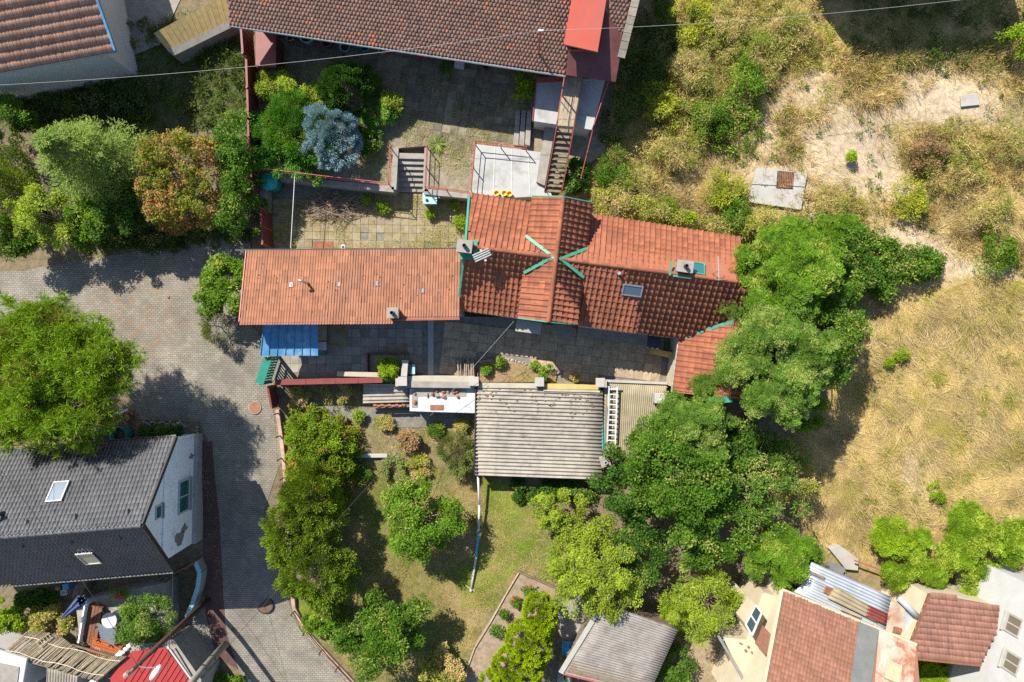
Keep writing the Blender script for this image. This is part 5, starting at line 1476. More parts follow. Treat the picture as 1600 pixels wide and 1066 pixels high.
for k in range(18):
    q = GQ[1].lerp(GQ[2], (k+.5)/18); MB().box((q.x-.06, q.y, -.6), (.03, .2, 2.4), .42).build('cladding_board', MATS['brick_red'], gsh)
MB().bar(GQ[0] + Vector((-.16, .05, .06)), GQ[3] + Vector((-.16, .05, .06)), .3, .06).build('gutter_board', MATS['concrete_pale'], gsh); MB().bar(GQ[3] + Vector((0, -.02, .02)), GQ[2], .08, .14).build('fascia', MATS['red_rail'], gsh)
for x, y, mt, lb in ((884,1035,'barrel_brown','brown clay barrel beside the grey corrugated shed'),(886,1056,'dark_plastic','dark plastic barrel beside the grey corrugated shed')):
    g_ = G(x, y, .5); o = thing('barrel', Vector((g_.x, g_.y, g_.z-.5)), lb, 'barrel')
    MB().lathe(Vector((g_.x, g_.y, g_.z-.5)), [(.28, 0), (.36, .3), (.36, .6), (.3, .8), (.26, .8), (.24, .6)], 18).build('shell', MATS[mt], o, smooth=True)
tp_ = MB()
gq = [(880,1010),(889,1000),(897,1006),(900,1020),(893,1030),(884,1026)]
rr = random.Random(4); n_ = 9
vv = []; ff = []
for i in range(n_):
    for j in range(n_):
        s_, t_ = i/(n_-1), j/(n_-1)
        q = G(878 + 22*s_, 1002 + 28*t_, .25 + .28*math.sin(s_*3.1)*math.sin(t_*3.1) + rr.uniform(-.08, .08)); vv.append(q)
for i in range(n_-1):
    for j in range(n_-1): ff.append((i*n_+j, i*n_+j+1, (i+1)*n_+j+1, (i+1)*n_+j))
o = tp_.add(vv, ff).build('tarpaulin', MATS['blue_plastic']); md = o.modifiers.new('thickness', 'SOLIDIFY'); md.thickness = .03
tag(o, 'crumpled blue tarpaulin on the concrete yard', 'tarpaulin')

rr = random.Random(61)
for k, (x, y, w, d_, mt, lb) in enumerate(((1275,898,1.1,.16,'wood_old','grey plank lying on the corrugated zinc roof'),(1330,958,1.3,.12,'wood_pale','pale batten lying on the white edge of the zinc roof'),(1402,985,.5,.35,'rust','rusty plate lying on the rusty flat roof'),(1300,925,.9,.5,'rust','rust brown sheet patch on the corrugated zinc roof'))):
    tag(MB().box(P(x, y, 2.92 - (.2 if k else 0)), (w, d_, .04), -.42 + rr.uniform(-.2, .2)).build('loose_board', MATS[mt], None, .005), lb, 'board')
for k in range(14):
    q = P(1238 + k*11 + rr.uniform(-3, 3), 928 + k*4.6 + rr.uniform(-2, 2), 2.75)
    o = MB().box(q, (.26, .13, .1), rr.uniform(0, 3)).build('weight_brick', MATS['brick_red'] if k % 2 else MATS['stone'])
    tag(o, 'brick weighing down the lower edge of the zinc roof', 'brick', 'bricks on the zinc roof')
skl = window_on(crh, PC(1396,1050,.16), PC.u, PC.v, .8, .9, MATS['coping_pale'], MATS['glass_amber'], 1, .1, .07, 'skylight')

# ================================================================== terrace edge, stairs, north courtyard
rw = thing('retaining_wall', P(515,285,0), 'grey retaining wall with coping between terrace and weedy courtyard', 'wall')
for a, b in (((402,272),(512,286)),((512,286),(616,297)),((616,297),(619,232)),((663,300),(737,307)),((665,300),(668,232))):
    pa, pb_ = P(*a, ZU), P(*b, ZU)
    MB().bar(Vector((pa.x, pa.y, .42)), Vector((pb_.x, pb_.y, .42)), .24, 1.64).build('wall_section', MATS['concrete'], rw)
    MB().bar(pa + Vector((0, 0, .05)), pb_ + Vector((0, 0, .05)), .34, .09).build('coping', MATS['concrete'], rw, .01)
st_ = thing('garden_stair', P(642,268,0), 'flight of grey concrete steps down from the terrace', 'stair')
NSt = 7
for i in range(NSt):
    z1 = ZU*(1 - i/NSt) + .01; y0 = 240 + i*8.6; y1 = y0 + 8.6
    MB().prism([tuple(P(x, y, z1)[:2]) for x, y in ((620,y0-1),(664,y0),(664,y1+.3),(620,y1-.7))], -.2, z1).build('step', MATS['concrete'], st_, .012)
railing('garden_railing', 'red railing along the conifer bed and the top of the grey steps', 'railing', [[P(405,268,ZU+.1), P(510,281,ZU+.1), P(611,292,ZU+.1), P(614,236,ZU+.1)]], 1.0, MATS['red_rail'], spacing=1.9)
railing('stair_railing', 'red railing between the grey steps and the pale terrace', 'railing', [[P(670,234,ZU+.1), P(667,297,ZU+.1), P(733,305,ZU+.1)]], 1.0, MATS['red_rail'], spacing=1.4)
panel_fence('red_fence', 'dark red sheet metal fence beside the conifer bed', 'fence', [P(402,108,ZU), P(405,200,ZU), P(406,262,ZU)], 1.7, MATS['red_metal'], MATS['red_rail'])
panel_fence('red_fence', 'dark red sheet metal fence beside the teal lidded barrel', 'fence', [P(410,268,.1), P(416,330,.1)], 2.0, MATS['red_metal'], MATS['red_rail'])
panel_fence('red_gate', 'dark red metal gate closing the weedy courtyard', 'gate', [P(424,334,0), P(427,388,0)], 1.8, MATS['red_metal'], MATS['red_rail'], 1.0)
panel_fence('red_fence', 'dark red sheet metal fence running up beside the small red shed', 'fence', [P(394,35,ZU), P(399,105,ZU)], 1.9, MATS['red_metal'], MATS['red_rail'])
tbar = thing('teal_barrel', P(420,285,0), 'round barrel with a ringed teal lid by the red fence', 'barrel')
c = P(419,283,1.5); c.z = 0
MB().lathe(c, [(.42, 0), (.48, .4), (.48, 1.4)], 24).build('barrel', MATS['green_paint'], tbar, smooth=True)
MB().lathe(c, [(.53, 1.38), (.53, 1.44), (.42, 1.47), (.41, 1.445), (.31, 1.50), (.30, 1.47), (.2, 1.52), (.19, 1.5), (.06, 1.54)], 28).build('lid', MATS['teal'], tbar)
cbx = tag(MB().box(P(414,312,.5), (.5, 1.5, 1.0)).build('concrete_bin', MATS['concrete'], None, .02), 'grey concrete bin beside the teal lidded barrel', 'bin')
bp = thing('brushwood_pile', P(520,318,0), 'heap of cut brushwood lying below the retaining wall', 'brushwood')
rr = random.Random(12)
for k in range(230):
    x, y = rr.gauss(522, 27), rr.gauss(325, 10); a_ = rr.gauss(.1, .55); L = rr.uniform(.5, 1.5)
    z0 = rr.uniform(.08, .55)*max(.15, 1-abs(x-522)/70)
    q = P(x, y, z0); d_ = Vector((math.cos(a_), math.sin(a_), rr.gauss(0, .12)))
    MB().tube([q - d_*L/2, q + Vector((rr.gauss(0, .06), rr.gauss(0, .06), .04)), q + d_*L/2], [.022, .017, .008], 4).build('stick', MATS['twig'], bp)
mb_ = thing('meter_box', P(672,312,0), 'pale blue metal box with a dark knob at the foot of the steps', 'box')
MB().box(P(672,311,.6), (.78, .55, 1.1)).build('body', MATS['light_blue'], mb_, .02); MB().box(P(672,311,1.17), (.84, .62, .06)).build('lid', MATS['light_blue'], mb_, .015); MB().lathe(P(667,313,1.2), [(.09, 0), (.09, .07), (.05, .1)], 12).build('knob', MATS['dark_metal'], mb_)
MB().tube([P(686,308,0), P(686,308,1.25)], .05, 8).build('post', MATS['white_paint'], mb_)
clp = thing('clothes_line_pole', P(455,388,0), 'white metal washing line pole across the weedy courtyard', 'pole')
MB().tube([P(461,268,2.2), P(454,390,2.2)], .025, 6).build('line', MATS['white_paint'], clp)
MB().tube([P(461,268,1.2), P(461,268,2.3)], .035, 6).build('post', MATS['steel'], clp); MB().tube([P(454,388,0), P(454,388,2.3)], .035, 6).build('post', MATS['steel'], clp)
# things set down under the eave of the beaver-tail house
for x, y, r_, h_, mt, lb in ((484,64,.42,.75,'light_blue','pale blue water drum under the tiled eave'),(513,70,.34,.5,'barrel_brown','dark clay pot under the tiled eave'),
                            (456,62,.22,.4,'white_paint','small white bucket under the tiled eave'),(571,76,.3,.35,'teal','teal basin under the tiled eave'),(599,80,.26,.3,'yellow_plastic','yellow tub under the tiled eave'),
                            (540,76,.3,.3,'light_blue','low pale blue basin under the tiled eave'),(760,106,.18,.3,'dark_plastic','black pot beside the pale plank under the eave')):
    o = thing('tub', P(x, y, ZU), lb, 'tub'); c = P(x, y, ZU+.05)
    MB().lathe(c, [(r_*.8, 0), (r_, h_*.95), (r_*1.06, h_), (r_*.92, h_), (r_*.75, h_*.35)], 18).build('tub', MATS[mt], o, smooth=True)
    MB().lathe(c, [(r_*.85, h_*.4), (r_*.85, h_*.6)], 14).build('contents', MATS['dark_plastic'], o)
for x, y, w, d_, mt, lb in ((660,86,.7,.35,'red_sheet','red crate on the terrace paving under the eave'),(718,100,.6,.5,'white_paint','white board lying under the eave beside the small palm')):
    o = thing('crate', P(x, y, ZU), lb, 'crate'); MB().box(P(x, y, ZU+.2), (w, d_, .3), -.17).build('box', MATS[mt], o, .015); MB().box(P(x, y, ZU+.36), (w*.9, d_*.9, .03), -.17).build('lid', MATS[mt], o)
for k in range(3): tag(MB().prism(zpoly([(806+k*9,172),(813+k*9,173),(810+k*9,228),(802+k*9,226)], ZU+.14+.14*k), ZU, ZU+.14+.14*k).build('terrace_step', MATS['concrete'], None, .01), ('lowest', 'middle', 'top')[k] + ' broad grey step beside the flat roofed annex', 'step', 'steps beside the annex')

# ================================================================== front courtyard
# low wall with red sheet coping, parapet with pillars
lw = thing('coped_wall', P(515,596,0), 'low wall with a red sheet metal coping in front of the courtyard', 'wall')
xs = [430, 478, 524, 560, 598]
for k in range(4):
    a, b = P(xs[k], 597.5 - (xs[k]-430)*.022, 1.0), P(xs[k+1], 597.5 - (xs[k+1]-430)*.022, 1.0)
    MB().bar(Vector((a.x, a.y, -.3)), Vector((b.x, b.y, -.3)), .2, 2.55).build('wall_section', MATS['concrete'], lw)
    MB().bar(a + Vector((.01, 0, .03)), b - Vector((.01, 0, -.03)), .34, .05).build('coping', MATS['red_metal'], lw)
MB().bar(P(528,584,.25), P(602,586,.25), .3, .5).build('ledge', MATS['coping_pale'], lw, .02)
pp = thing('parapet', P(690,597,0), 'pale concrete parapet with square pillars above the white flat roof', 'wall')
MB().bar(P(635,592,.35), P(742,592,.35), .4, .8).build('wall_section', MATS['coping_pale'], pp, .02)
MB().bar(P(635,600,.30), P(742,601,.30), .42, 1.0).build('coping', MATS['concrete'], pp, .03)
for x, y in ((629,596),(741,596),(843,597),(938,598)):
    MB().box(P(x, y, -.1), (.5, .5, 2.4)).build('pillar', MATS['coping_pale'], pp, .02); MB().box(P(x, y, 1.12), (.56, .56, .08)).build('pillar_cap', MATS['concrete_pale'], pp, .015)
MB().bar(P(748,601,-.2), P(838,602,-.2), .3, 2.0).build('wall_section', MATS['coping_pale'], pp, .02)
MB().bar(P(848,602,-.25), P(934,604,-.25), .3, 2.0).build('wall_section', MATS['plaster_yellow'], pp, .02)
MB().bar(P(848,608,-.2), P(934,610,-.2), .12, 2.1).build('wall_board', MATS['coping_pale'], pp)
gg = thing('green_gate', P(430,575,0), 'dark green framed gate at the corner of the red coped wall', 'gate')
a, b = P(424,597,0), P(437,558,0)
for t_ in (0, 1): MB().box(a.lerp(b, t_) + Vector((0, 0, .9)), (.14, .14, 1.9)).build('post', MATS['green_paint'], gg)
for z_ in (.25, .9, 1.75): MB().bar(a + Vector((0, 0, z_)), b + Vector((0, 0, z_)), .07, .1).build('rail', MATS['green_paint'], gg)
for k in range(9): q = a.lerp(b, (k+.6)/9.5); MB().box(q + Vector((0, 0, 1.0)), (.05, .1, 1.5), .3).build('board', MATS['green_paint'], gg)
MB().bar(a + Vector((-.05, 0, 1.9)), b + Vector((-.05, 0, 1.9)), .5, .05).build('canopy', MATS['green_paint'], gg)
panel_fence('lane_gate', 'rusty red framed gate between the paver lane and the garden', 'gate', [G(430,602), G(436,634)], 1.3, MATS['red_metal'], MATS['red_rail'], 1.4)
pf = thing('edged_bed', P(600,572,0), 'square bed edged with dark red timber round the clipped shrub', 'flower bed')
for a, b in (((575,552),(638,552)),((575,552),(575,590))): MB().bar(P(*a, .25), P(*b, .25), .07, .45).build('board', MATS['dark_red_metal'], pf)
MB().prism(zpoly([(577,554),(632,554),(632,588),(577,588)], .1), -.05, .1).build('soil', MATS['soil'], pf)
pil = thing('stone_pillar_wall', P(630,575,0), 'stacked grey stone slabs beside the clipped shrub', 'wall')
for k in range(6): MB().box(P(630.5 + k*.5, 577 - k*.3, .12 + .19*k), (.34, 1.1 - .02*k, .17), -.08).build('slab', MATS['concrete_pale'], pil, .015)
bin_ = thing('grey_bin', P(643,576,0), 'slim grey bin with a pale lid between parapet and stacked slabs', 'bin')
MB().box(P(642,576,.4), (.42, .6, .8)).build('body', MATS['grey_cloth'], bin_, .02); MB().box(P(646.5,577,.83), (.16, .62, .06)).build('lid', MATS['light_blue'], bin_, .01); MB().box(P(640,577,.83), (.26, .62, .05)).build('flap', MATS['grey_cloth'], bin_, .01)
fw = thing('firewood_stack', P(726,572,0), 'upright stack of weathered poles leaning by the courtyard parapet', 'firewood')
rr = random.Random(21)
for k in range(22):
    x = 715 + k*1.25 + rr.uniform(-1, 1); y0 = rr.uniform(586, 592); y1 = rr.uniform(557, 568)
    MB().tube([P(x, y0, .12 + .25*(k % 3)), P(x + rr.uniform(-1.5, 1.5), y1, .25 + .25*(k % 3))], [.05*rr.uniform(.7, 1.2), .04], 6).build('pole', MATS['twig'] if k % 3 else MATS['wood_pale'], fw)
MB().box(P(727,574,.05), (1.2, 1.2, .08)).build('pallet', MATS['wood_old'], fw)
fb = thing('flower_bed', P(800,582,0), 'stone edged flower bed with dry soil along the parapet', 'flower bed')
MB().prism(zpoly([(748,566),(790,562),(870,582),(868,597),(748,597)], .14), -.02, .14).build('soil', M('bed_soil', (.22, .15, .08), .95, var=.35, scale=5, stain=(.20, .15, .09), bump=.9, bscale=15), fb)
rr = random.Random(31)
for k in range(30):
    t_ = k/29
    x, y = (748 + 44*t_*2, 565 - 4*t_*2) if t_ < .5 else (792 + (t_-.5)*2*80, 561 + (t_-.5)*2*22)
    MB().blob(P(x, y, .1), (rr.uniform(.07, .16), rr.uniform(.07, .12), .11), k, 1, .25).build('edging_stone', MATS['stone'], fb)
# white flat roof with stones, corrugated roof beside it
wr = thing('flat_white_roof', P(690,625,-1), 'outbuilding with a white painted flat roof strewn with stones', 'outbuilding')
MB().prism(zpoly([(640,607),(745,607),(744,646),(640,643)], .35), .22, .35).build('roof', M('white_tar', (.40, .415, .42), .6, var=.15, scale=1.8, stain=(.24, .245, .25), stain_amt=.43, bump=.15), wr, .02)
MB().prism(zpoly([(644,609),(742,609),(741,643),(644,640)], .22), -1.7, .23).build('wall', MATS['plaster_grey'], wr)
MB().box(P(682.5,637,.37), (.82, .32, .03)).build('rust_plate', MATS['rust'], wr); MB().box(P(648,624,.37), (.36, 1.0, .03)).build('felt_patch', MATS['concrete'], wr); MB().box(P(688,614,.37), (3.2, .42, .02)).build('felt_patch', MATS['concrete'], wr)
rr = random.Random(8)
for k, (x, y) in enumerate(((667,617),(676,616),(683,611),(684,619),(693,612),(694,620),(700,611),(714,612),(715,620),(690,618),(709,614),(648,628),(648,615))):
    o = MB().blob(P(x, y, .44), (rr.uniform(.1, .2), rr.uniform(.09, .17), .1), k+9, 1, .25).build('loose_stone', MATS['brick_red'] if k % 3 else MATS['stone'])
    tag(o, 'loose brown stone lying on the white flat roof', 'stone', 'stones on the white flat roof')
MB().bar(P(745,600,.5), P(745,742,.3), .06, .1).build('roof_edge', MATS['dark_metal'], wr)
cr2 = thing('small_corrugated_roof', P(604,615,-1), 'small weathered corrugated roof left of the white flat roof', 'shed')
cr2['label'] = 'small weathered corrugated roof between the white flat roof and the red coping'
wavy_sheet('roof_sheet', MATS['eternit'], cr2, P(568,600,.25), P(567,630,-.05), P(640,628,-.05), P(640,600,.25), .26, .04)
MB().prism(zpoly([(571,603),(638,603),(638,625),(570,627)], 0), -1.6, -.1).build('wall', MATS['concrete'], cr2)
for k in range(9): MB().box(P(586 + k*5.6, 633 + (k % 2), -.1), (.21, .12, .1), rr.uniform(-.3, .3)).build('brick', MATS['brick_red'], cr2)
MB().bar(P(584,636,-.2), P(640,634,-.2), .16, .08).build('ledge', MATS['wood_old'], cr2)
# big corrugated shed
sh = thing('corrugated_shed', P(842,672,-1.5), 'garden shed with a large weathered corrugated cement roof', 'shed')
Q = [P(744,603,.75), P(942,610,.75), P(940,749,.25), P(742,742,.25)]
nr, ncol = 6, 1
for r_ in range(nr):
    for c_i in range(ncol):
        a = Q[0].lerp(Q[3], r_/nr); b = Q[0].lerp(Q[3], min(1, (r_+1.08)/nr)); d_ = Q[1].lerp(Q[2], r_/nr); c = Q[1].lerp(Q[2], min(1, (r_+1.08)/nr))
        p0, p1, p2, p3 = a.lerp(d_, c_i/ncol), b.lerp(c, c_i/ncol), b.lerp(c, (c_i+1)/ncol), a.lerp(d_, (c_i+1)/ncol)
        wavy_sheet('roof_sheet', MATS['eternit'], sh, p0, p1, p2, p3, .236, .058, lift=.012*((nr-r_) % 2) + .002*c_i)
gc = sum(Q, Vector())/4
w4 = [p + (gc-p)*.05 for p in Q]
MB().prism([p[:2] for p in w4], -1.9, [p.z-.1 for p in w4]).build('wall', MATS['plaster_grey'], sh)
for q in (Q[3], Q[2]): MB().box((q.x + (gc.x-q.x)*.03, q.y + .12, -.8), (.1, .1, 2.1)).build('post', MATS['wood_old'], sh)
MB().bar(Q[3] + Vector((0, .03, -.1)), Q[2] + Vector((0, .03, -.1)), .06, .12).build('fascia', MATS['wood_pale'], sh); MB().bar(Q[0] + Vector((-.03, 0, .02)), Q[3] + Vector((-.03, 0, .02)), .06, .16).build('verge_board', MATS['dark_metal'], sh)
rr = random.Random(77); mb = MB()
for k in range(150):
    s_, t_ = rr.random(), min(1, abs(rr.gauss(.05, .13)))
    p = Q[0].lerp(Q[1], s_).lerp(Q[3].lerp(Q[2], s_), t_) + Vector((0, 0, .04)); z_ = rr.uniform(.02, .055)
    mb.blob(p, (z_*1.6, z_*.8, z_*.5), k, 1)
mb.build('moss', M('moss_brown', (.14, .095, .05), .95, var=.4, scale=15), sh, kind='stuff')
stack(sh, P(941,716,-.3), .5, .5, 1.3, MATS['concrete_pale'], 1, MATS['concrete_pale'], .25)
MB().tube([P(941,648,.5), P(942,705,.4)], .05, 8).build('pipe', MATS['teal'], sh)
# drain pipe leading from the shed corner across the lawn
dp = thing('drain_pipe', G(736,922), 'long white and blue drain pipe running from the shed corner down the lawn', 'pipe')
pts = [P(747,744,-.4), P(749,790,-.75), P(748,830,-1.0), P(744,870,-1.25), G(736,922,.06)]
for k, mt in enumerate(('white_paint', 'white_paint', 'blue_plastic', 'white_paint')):
    MB().tube([pts[k], pts[k].lerp(pts[k+1], .5), pts[k+1]], .075, 10).build('pipe_length', MATS[mt], dp, smooth=True)
    MB().tube([pts[k+1] - (pts[k+1]-pts[k])*.03, pts[k+1] + (pts[k+1]-pts[k])*.03], .095, 10).build('socket', MATS['barrel_brown'] if k == 1 else MATS['white_paint'], dp)
MB().tube([P(745,741,.2), P(747,744,-.4)], .075, 10).build('downpipe', MATS['red_metal'], dp); MB().bar(G(728,915,.05), G(742,924,.05), .06, .06).build('peg', MATS['wood_pale'], dp)
# yellow plastic roof with a ladder
yr = thing('yellowed_roof', P(1000,645,-1), 'yellowed corrugated plastic roof beside the aluminium ladder', 'shed')
wavy_sheet('roof_sheet', MATS['plastic_yellow'], yr, P(944,596,.55), P(1042,600,.55), P(1030,700,.2), P(940,735,.2), .13, .026)
MB().prism(zpoly([(950,602),(1036,606),(1024,690),(946,725)], .1), -1.8, .1).build('wall', MATS['plaster_cream'], yr)
MB().bar(P(943,595,.62), P(1043,599,.62), .16, .1).build('ledger', MATS['concrete_pale'], yr)
M('ladder_metal', (.42, .44, .47), .5, .0, var=.1, scale=5, bump=0)
ldr = thing('aluminium_ladder', P(955,660,.5), 'long aluminium ladder lying on the yellowed plastic roof', 'ladder')
la_, lb_ = P(958,604,.95), P(954,716,.62)
sd = Vector((.25, 0, 0))
for s_ in (-1, 1): MB().bar(la_ + sd*s_, lb_ + sd*s_, .075, .09).build('stile', MATS['ladder_metal'], ldr)
for k in range(14): q = la_.lerp(lb_, (k+.5)/14); MB().bar(q - sd, q + sd, .07, .04).build('rung', MATS['ladder_metal'], ldr)
MB().bar(la_ - Vector((.42, 0, 0)), la_ + Vector((.42, 0, 0)), .07, .08).build('stabiliser', MATS['aluminium'], ldr); MB().bar(la_ + Vector((-.38, -1.2, .02)), lb_ + Vector((-.33, .5, .02)), .05, .07).build('spare_stile', MATS['aluminium'], ldr)
ac = thing('air_conditioner', P(1031,622,.4), 'boxy grey air conditioner outdoor unit on the yellowed roof', 'air conditioner')
MB().box(P(1031,622,.95), (.75, .62, .7)).build('case', MATS['concrete_pale'], ac, .03); MB().lathe(P(1034,624,1.3), [(.2, 0), (.2, .03), (.05, .05)], 16).build('fan_grille', MATS['white_paint'], ac)
for s_ in (-1, 1): MB().box(P(1031,622,.5) + Vector((.3*s_, 0, 0)), (.06, .6, .3)).build('foot', MATS['dark_metal'], ac)
# lane edge: low kerb wall, red posts and pipe rail
kw_ = thing('kerb_wall', G(450,800), 'low reddish concrete kerb wall between the lane and the garden hedge', 'wall')
pl_ = [(434,640),(441,690),(446,740),(450,800),(455,900),(460,950),(478,985),(520,1032),(556,1070)]
for k in range(len(pl_)-1):
    a, b = G(*pl_[k], .12), G(*pl_[k+1], .12)
    MB().bar(a, b, .24, .3).build('kerb_section', M('kerb_pink', (.38, .25, .20), .9, var=.25, scale=3, stain=(.25, .2, .16)), kw_, .02)
pr_ = thing('pipe_fence', G(500,1010), 'low fence of red posts and a grey pipe along the garden corner', 'fence')
fp = [G(x, y) for x, y in ((462,952),(480,982),(505,1012),(530,1038),(556,1066),(580,1090))]
for k, q in enumerate(fp):
    MB().box(q + Vector((0, 0, .5)), (.06, .06, 1.1)).build('post', MATS['red_metal'], pr_)
    if k: MB().tube([fp[k-1] + Vector((0, 0, .95)), q + Vector((0, 0, .95))], .035, 6).build('rail', MATS['gutter_metal'], pr_); MB().tube([fp[k-1] + Vector((0, 0, .5)), q + Vector((0, 0, .5))], .02, 6).build('wire_rail', MATS['red_metal'], pr_)
lf_ = thing('lane_posts_fence', G(436,690), 'red angle iron posts with wire along the creeper hedge', 'fence')
fp = [G(x, y) for x, y in ((437,645),(440,680),(442,715),(446,745))]
for k, q in enumerate(fp):
    MB().box(q + Vector((0, 0, .55)), (.06, .06, 1.2)).build('post', MATS['red_metal'], lf_)
    if k: MB().tube([fp[k-1] + Vector((0, 0, 1.0)), q + Vector((0, 0, 1.0))], .012, 5).build('wire_rail', MATS['rust'], lf_)
be = thing('bed_edging', G(775,960), 'thin weathered pole edging along the vegetable bed', 'edging')
fp = [G(x, y, .1) for x, y in ((812,893),(790,930),(765,975),(742,1012),(728,1050),(722,1080))]
for k in range(5): MB().tube([fp[k], fp[k+1]], .05, 6).build('pole', MATS['wood_pale'], be)
MB().bar(G(810,893,.12), G(872,920,.12), .1, .14).build('board', MATS['wood_old'], be)
gw = tag(MB().bar(G(556,712,.1), G(606,712,.1), .25, .3).build('garden_step', MATS['concrete_pale'], None, .03), 'short pale concrete step between the creeper hedge and lawn', 'step')
# concrete pad with drain grate on the dry slope
pad = thing('concrete_pad', G(1215,295), 'pale concrete pad with a rusty drain grate in the dry slope', 'slab')
zp_ = gz(*G(1215,295)[:2]) + .22
for q in ([(1183,262),(1262,270),(1258,292),(1176,288)], [(1176,289),(1258,293),(1252,328),(1170,316)]):
    MB().prism(zpoly(q, zp_), .3, zp_).build('pad_slab', MATS['concrete_pale'], pad, .015)
MB().prism(zpoly([(1215,267),(1241,269),(1239,296),(1213,294)], zp_+.02), zp_-.1, zp_+.015).build('grate_frame', MATS['dark_metal'], pad)
for k in range(9): MB().bar(P(1217.5 + k*2.7, 269, zp_+.04), P(1216 + k*2.7, 294, zp_+.04), .055, .03).build('grate_bar', MATS['rust'], pad)
for x, y, w, d_, lb in ((1515,157,1.1,.7,'flat white paving slab lying in the sandy slope'),(1272,338,.4,.3,'small brown stone block beside the concrete pad'),):
    g_ = G(x, y, .06); tag(MB().box(g_, (w, d_, .12), .1).build('loose_slab', MATS['concrete_pale' if w > 1 else 'stone'], None, .02), lb, 'slab')
# cables
ZM = 8.1
wire('pale overhead cable from the lane side to the red roof mast', [P(-60,136,7.0), P(845,48,ZM)], .9, MATS['wire_pale'], .009)
wire('dark overhead cable from the red roof mast across the dry slope', [P(845,48,ZM), P(1600,-12,7.5)], .7, MATS['wire_pale'], .009)
wire('white service cable from the tiled house eave to the white flat roof', [P(803,502,3.3), P(672,650,1.2)], .15, MATS['wire_pale'], .009)
wire('thin dark cable crossing the garden from the white flat roof to the conifers', [P(672,650,1.2), P(505,838,4.5)], .25, MATS['wire_black'], .012)
wire('thin dark cable from the conifers to the concrete pole', [P(505,838,4.5), P(330,1040,8.0)], .3, MATS['wire_black'], .012)
wire('thin dark cable above the slate-grey roof', [P(-20,708,8.4), P(222,1052,8.1)], .3, MATS['wire_black'], .012)
wire('thin dark cable hanging beside the pale green tree', [P(270,892,4.2), P(258,1075,6.5)], .2, MATS['wire_black'], .01)

# ================================================================== trees, shrubs, hedges
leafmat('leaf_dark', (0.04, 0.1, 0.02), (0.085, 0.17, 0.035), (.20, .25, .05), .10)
leafmat('leaf_mid', (0.06, 0.14, 0.02), (0.125, 0.23, 0.035), (.26, .31, .06), .12)
leafmat('leaf_fresh', (0.09, 0.19, 0.02), (0.18, 0.3, 0.04), (.30, .36, .06), .14)
leafmat('leaf_yellow', (0.24, 0.32, 0.04), (0.4, 0.46, 0.08), (.17, .24, .045), .20)
leafmat('leaf_lime', (0.19, 0.3, 0.02), (0.31, 0.41, 0.035), (.15, .25, .02), .14)
leafmat('leaf_pinnate', (.085, .17, .04), (.14, .24, .06), (.20, .28, .07), .14)
leafmat('leaf_acacia', (0.085, 0.17, 0.04), (0.165, 0.265, 0.06), (.29, .34, .08), .14)
leafmat('creeper', (0.11, 0.2, 0.018), (0.24, 0.31, 0.03), (.40, .16, .04), .06)
leafmat('creeper_rust', (.13, .17, .03), (.26, .26, .05), (.44, .20, .08), .22, .3, .8, 1.0)
leafmat('needle_pine', (0.13, 0.235, 0.02), (0.28, 0.4, 0.045), (.24, .16, .05), .05, .3, .6)
leafmat('needle_grey', (0.15, 0.225, 0.075), (0.27, 0.35, 0.12), (.28, .31, .10), .1, .3, .6)
leafmat('needle_blue', (.19, .33, .40), (.36, .52, .58), (.27, .43, .49), .1, .2, .5)
leafmat('juniper', (0.07, 0.22, 0.05), (0.145, 0.34, 0.075), (.25, .37, .06), .18, .3, .6)
leafmat('thuja_dark', (0.04, 0.11, 0.03), (0.095, 0.19, 0.05), None, 0, .25, .6)
leafmat('thuja_olive', (0.12, 0.19, 0.028), (0.25, 0.33, 0.05), (.12, .16, .03), .15, .3, .6)
leafmat('thuja_lime', (.27, .37, .015), (.42, .50, .03), (.18, .28, .015), .15, .3, .5)
leafmat('dry_leaf', (.30, .18, .09), (.42, .27, .14), (.18, .15, .05), .2, .25)
leafmat('weed', (0.25, 0.27, 0.06), (0.46, 0.42, 0.16), (.50, .38, .17), .25)
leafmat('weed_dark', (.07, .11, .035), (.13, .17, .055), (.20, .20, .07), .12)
leafmat('rosemary', (.15, .20, .08), (.25, .29, .12), (.26, .24, .12), .15, .2)
leafmat('straw', (0.42, 0.31, 0.11), (0.74, 0.59, 0.28), (.34, .31, .06), .12, .3, .8, .5)
leafmat('lawn_blade', (0.17, 0.2, 0.03), (0.34, 0.31, 0.08), (.44, .34, .15), .30, .3, .6, .6)
leafmat('soft_weed', (0.26, 0.29, 0.03), (0.46, 0.44, 0.09), (.13, .20, .03), .15, .3)

leafmat('leaf_robinia', (0.12, 0.22, 0.02), (0.23, 0.335, 0.035), (.34, .42, .05), .2)
leafmat('lawn_green', (.15, .25, .02), (.27, .36, .04), (.36, .33, .10), .15, .3, .6, .7)
leafmat('weed_gold', (0.38, 0.31, 0.09), (0.66, 0.54, 0.24), (.20, .25, .035), .3, .3)
def T(name, label, px, py, hc, r, kind, mat, seed, cat='tree', **kw): return plant(name, label, cat, px, py, hc, r, kind, MATS[mat], seed, **kw)
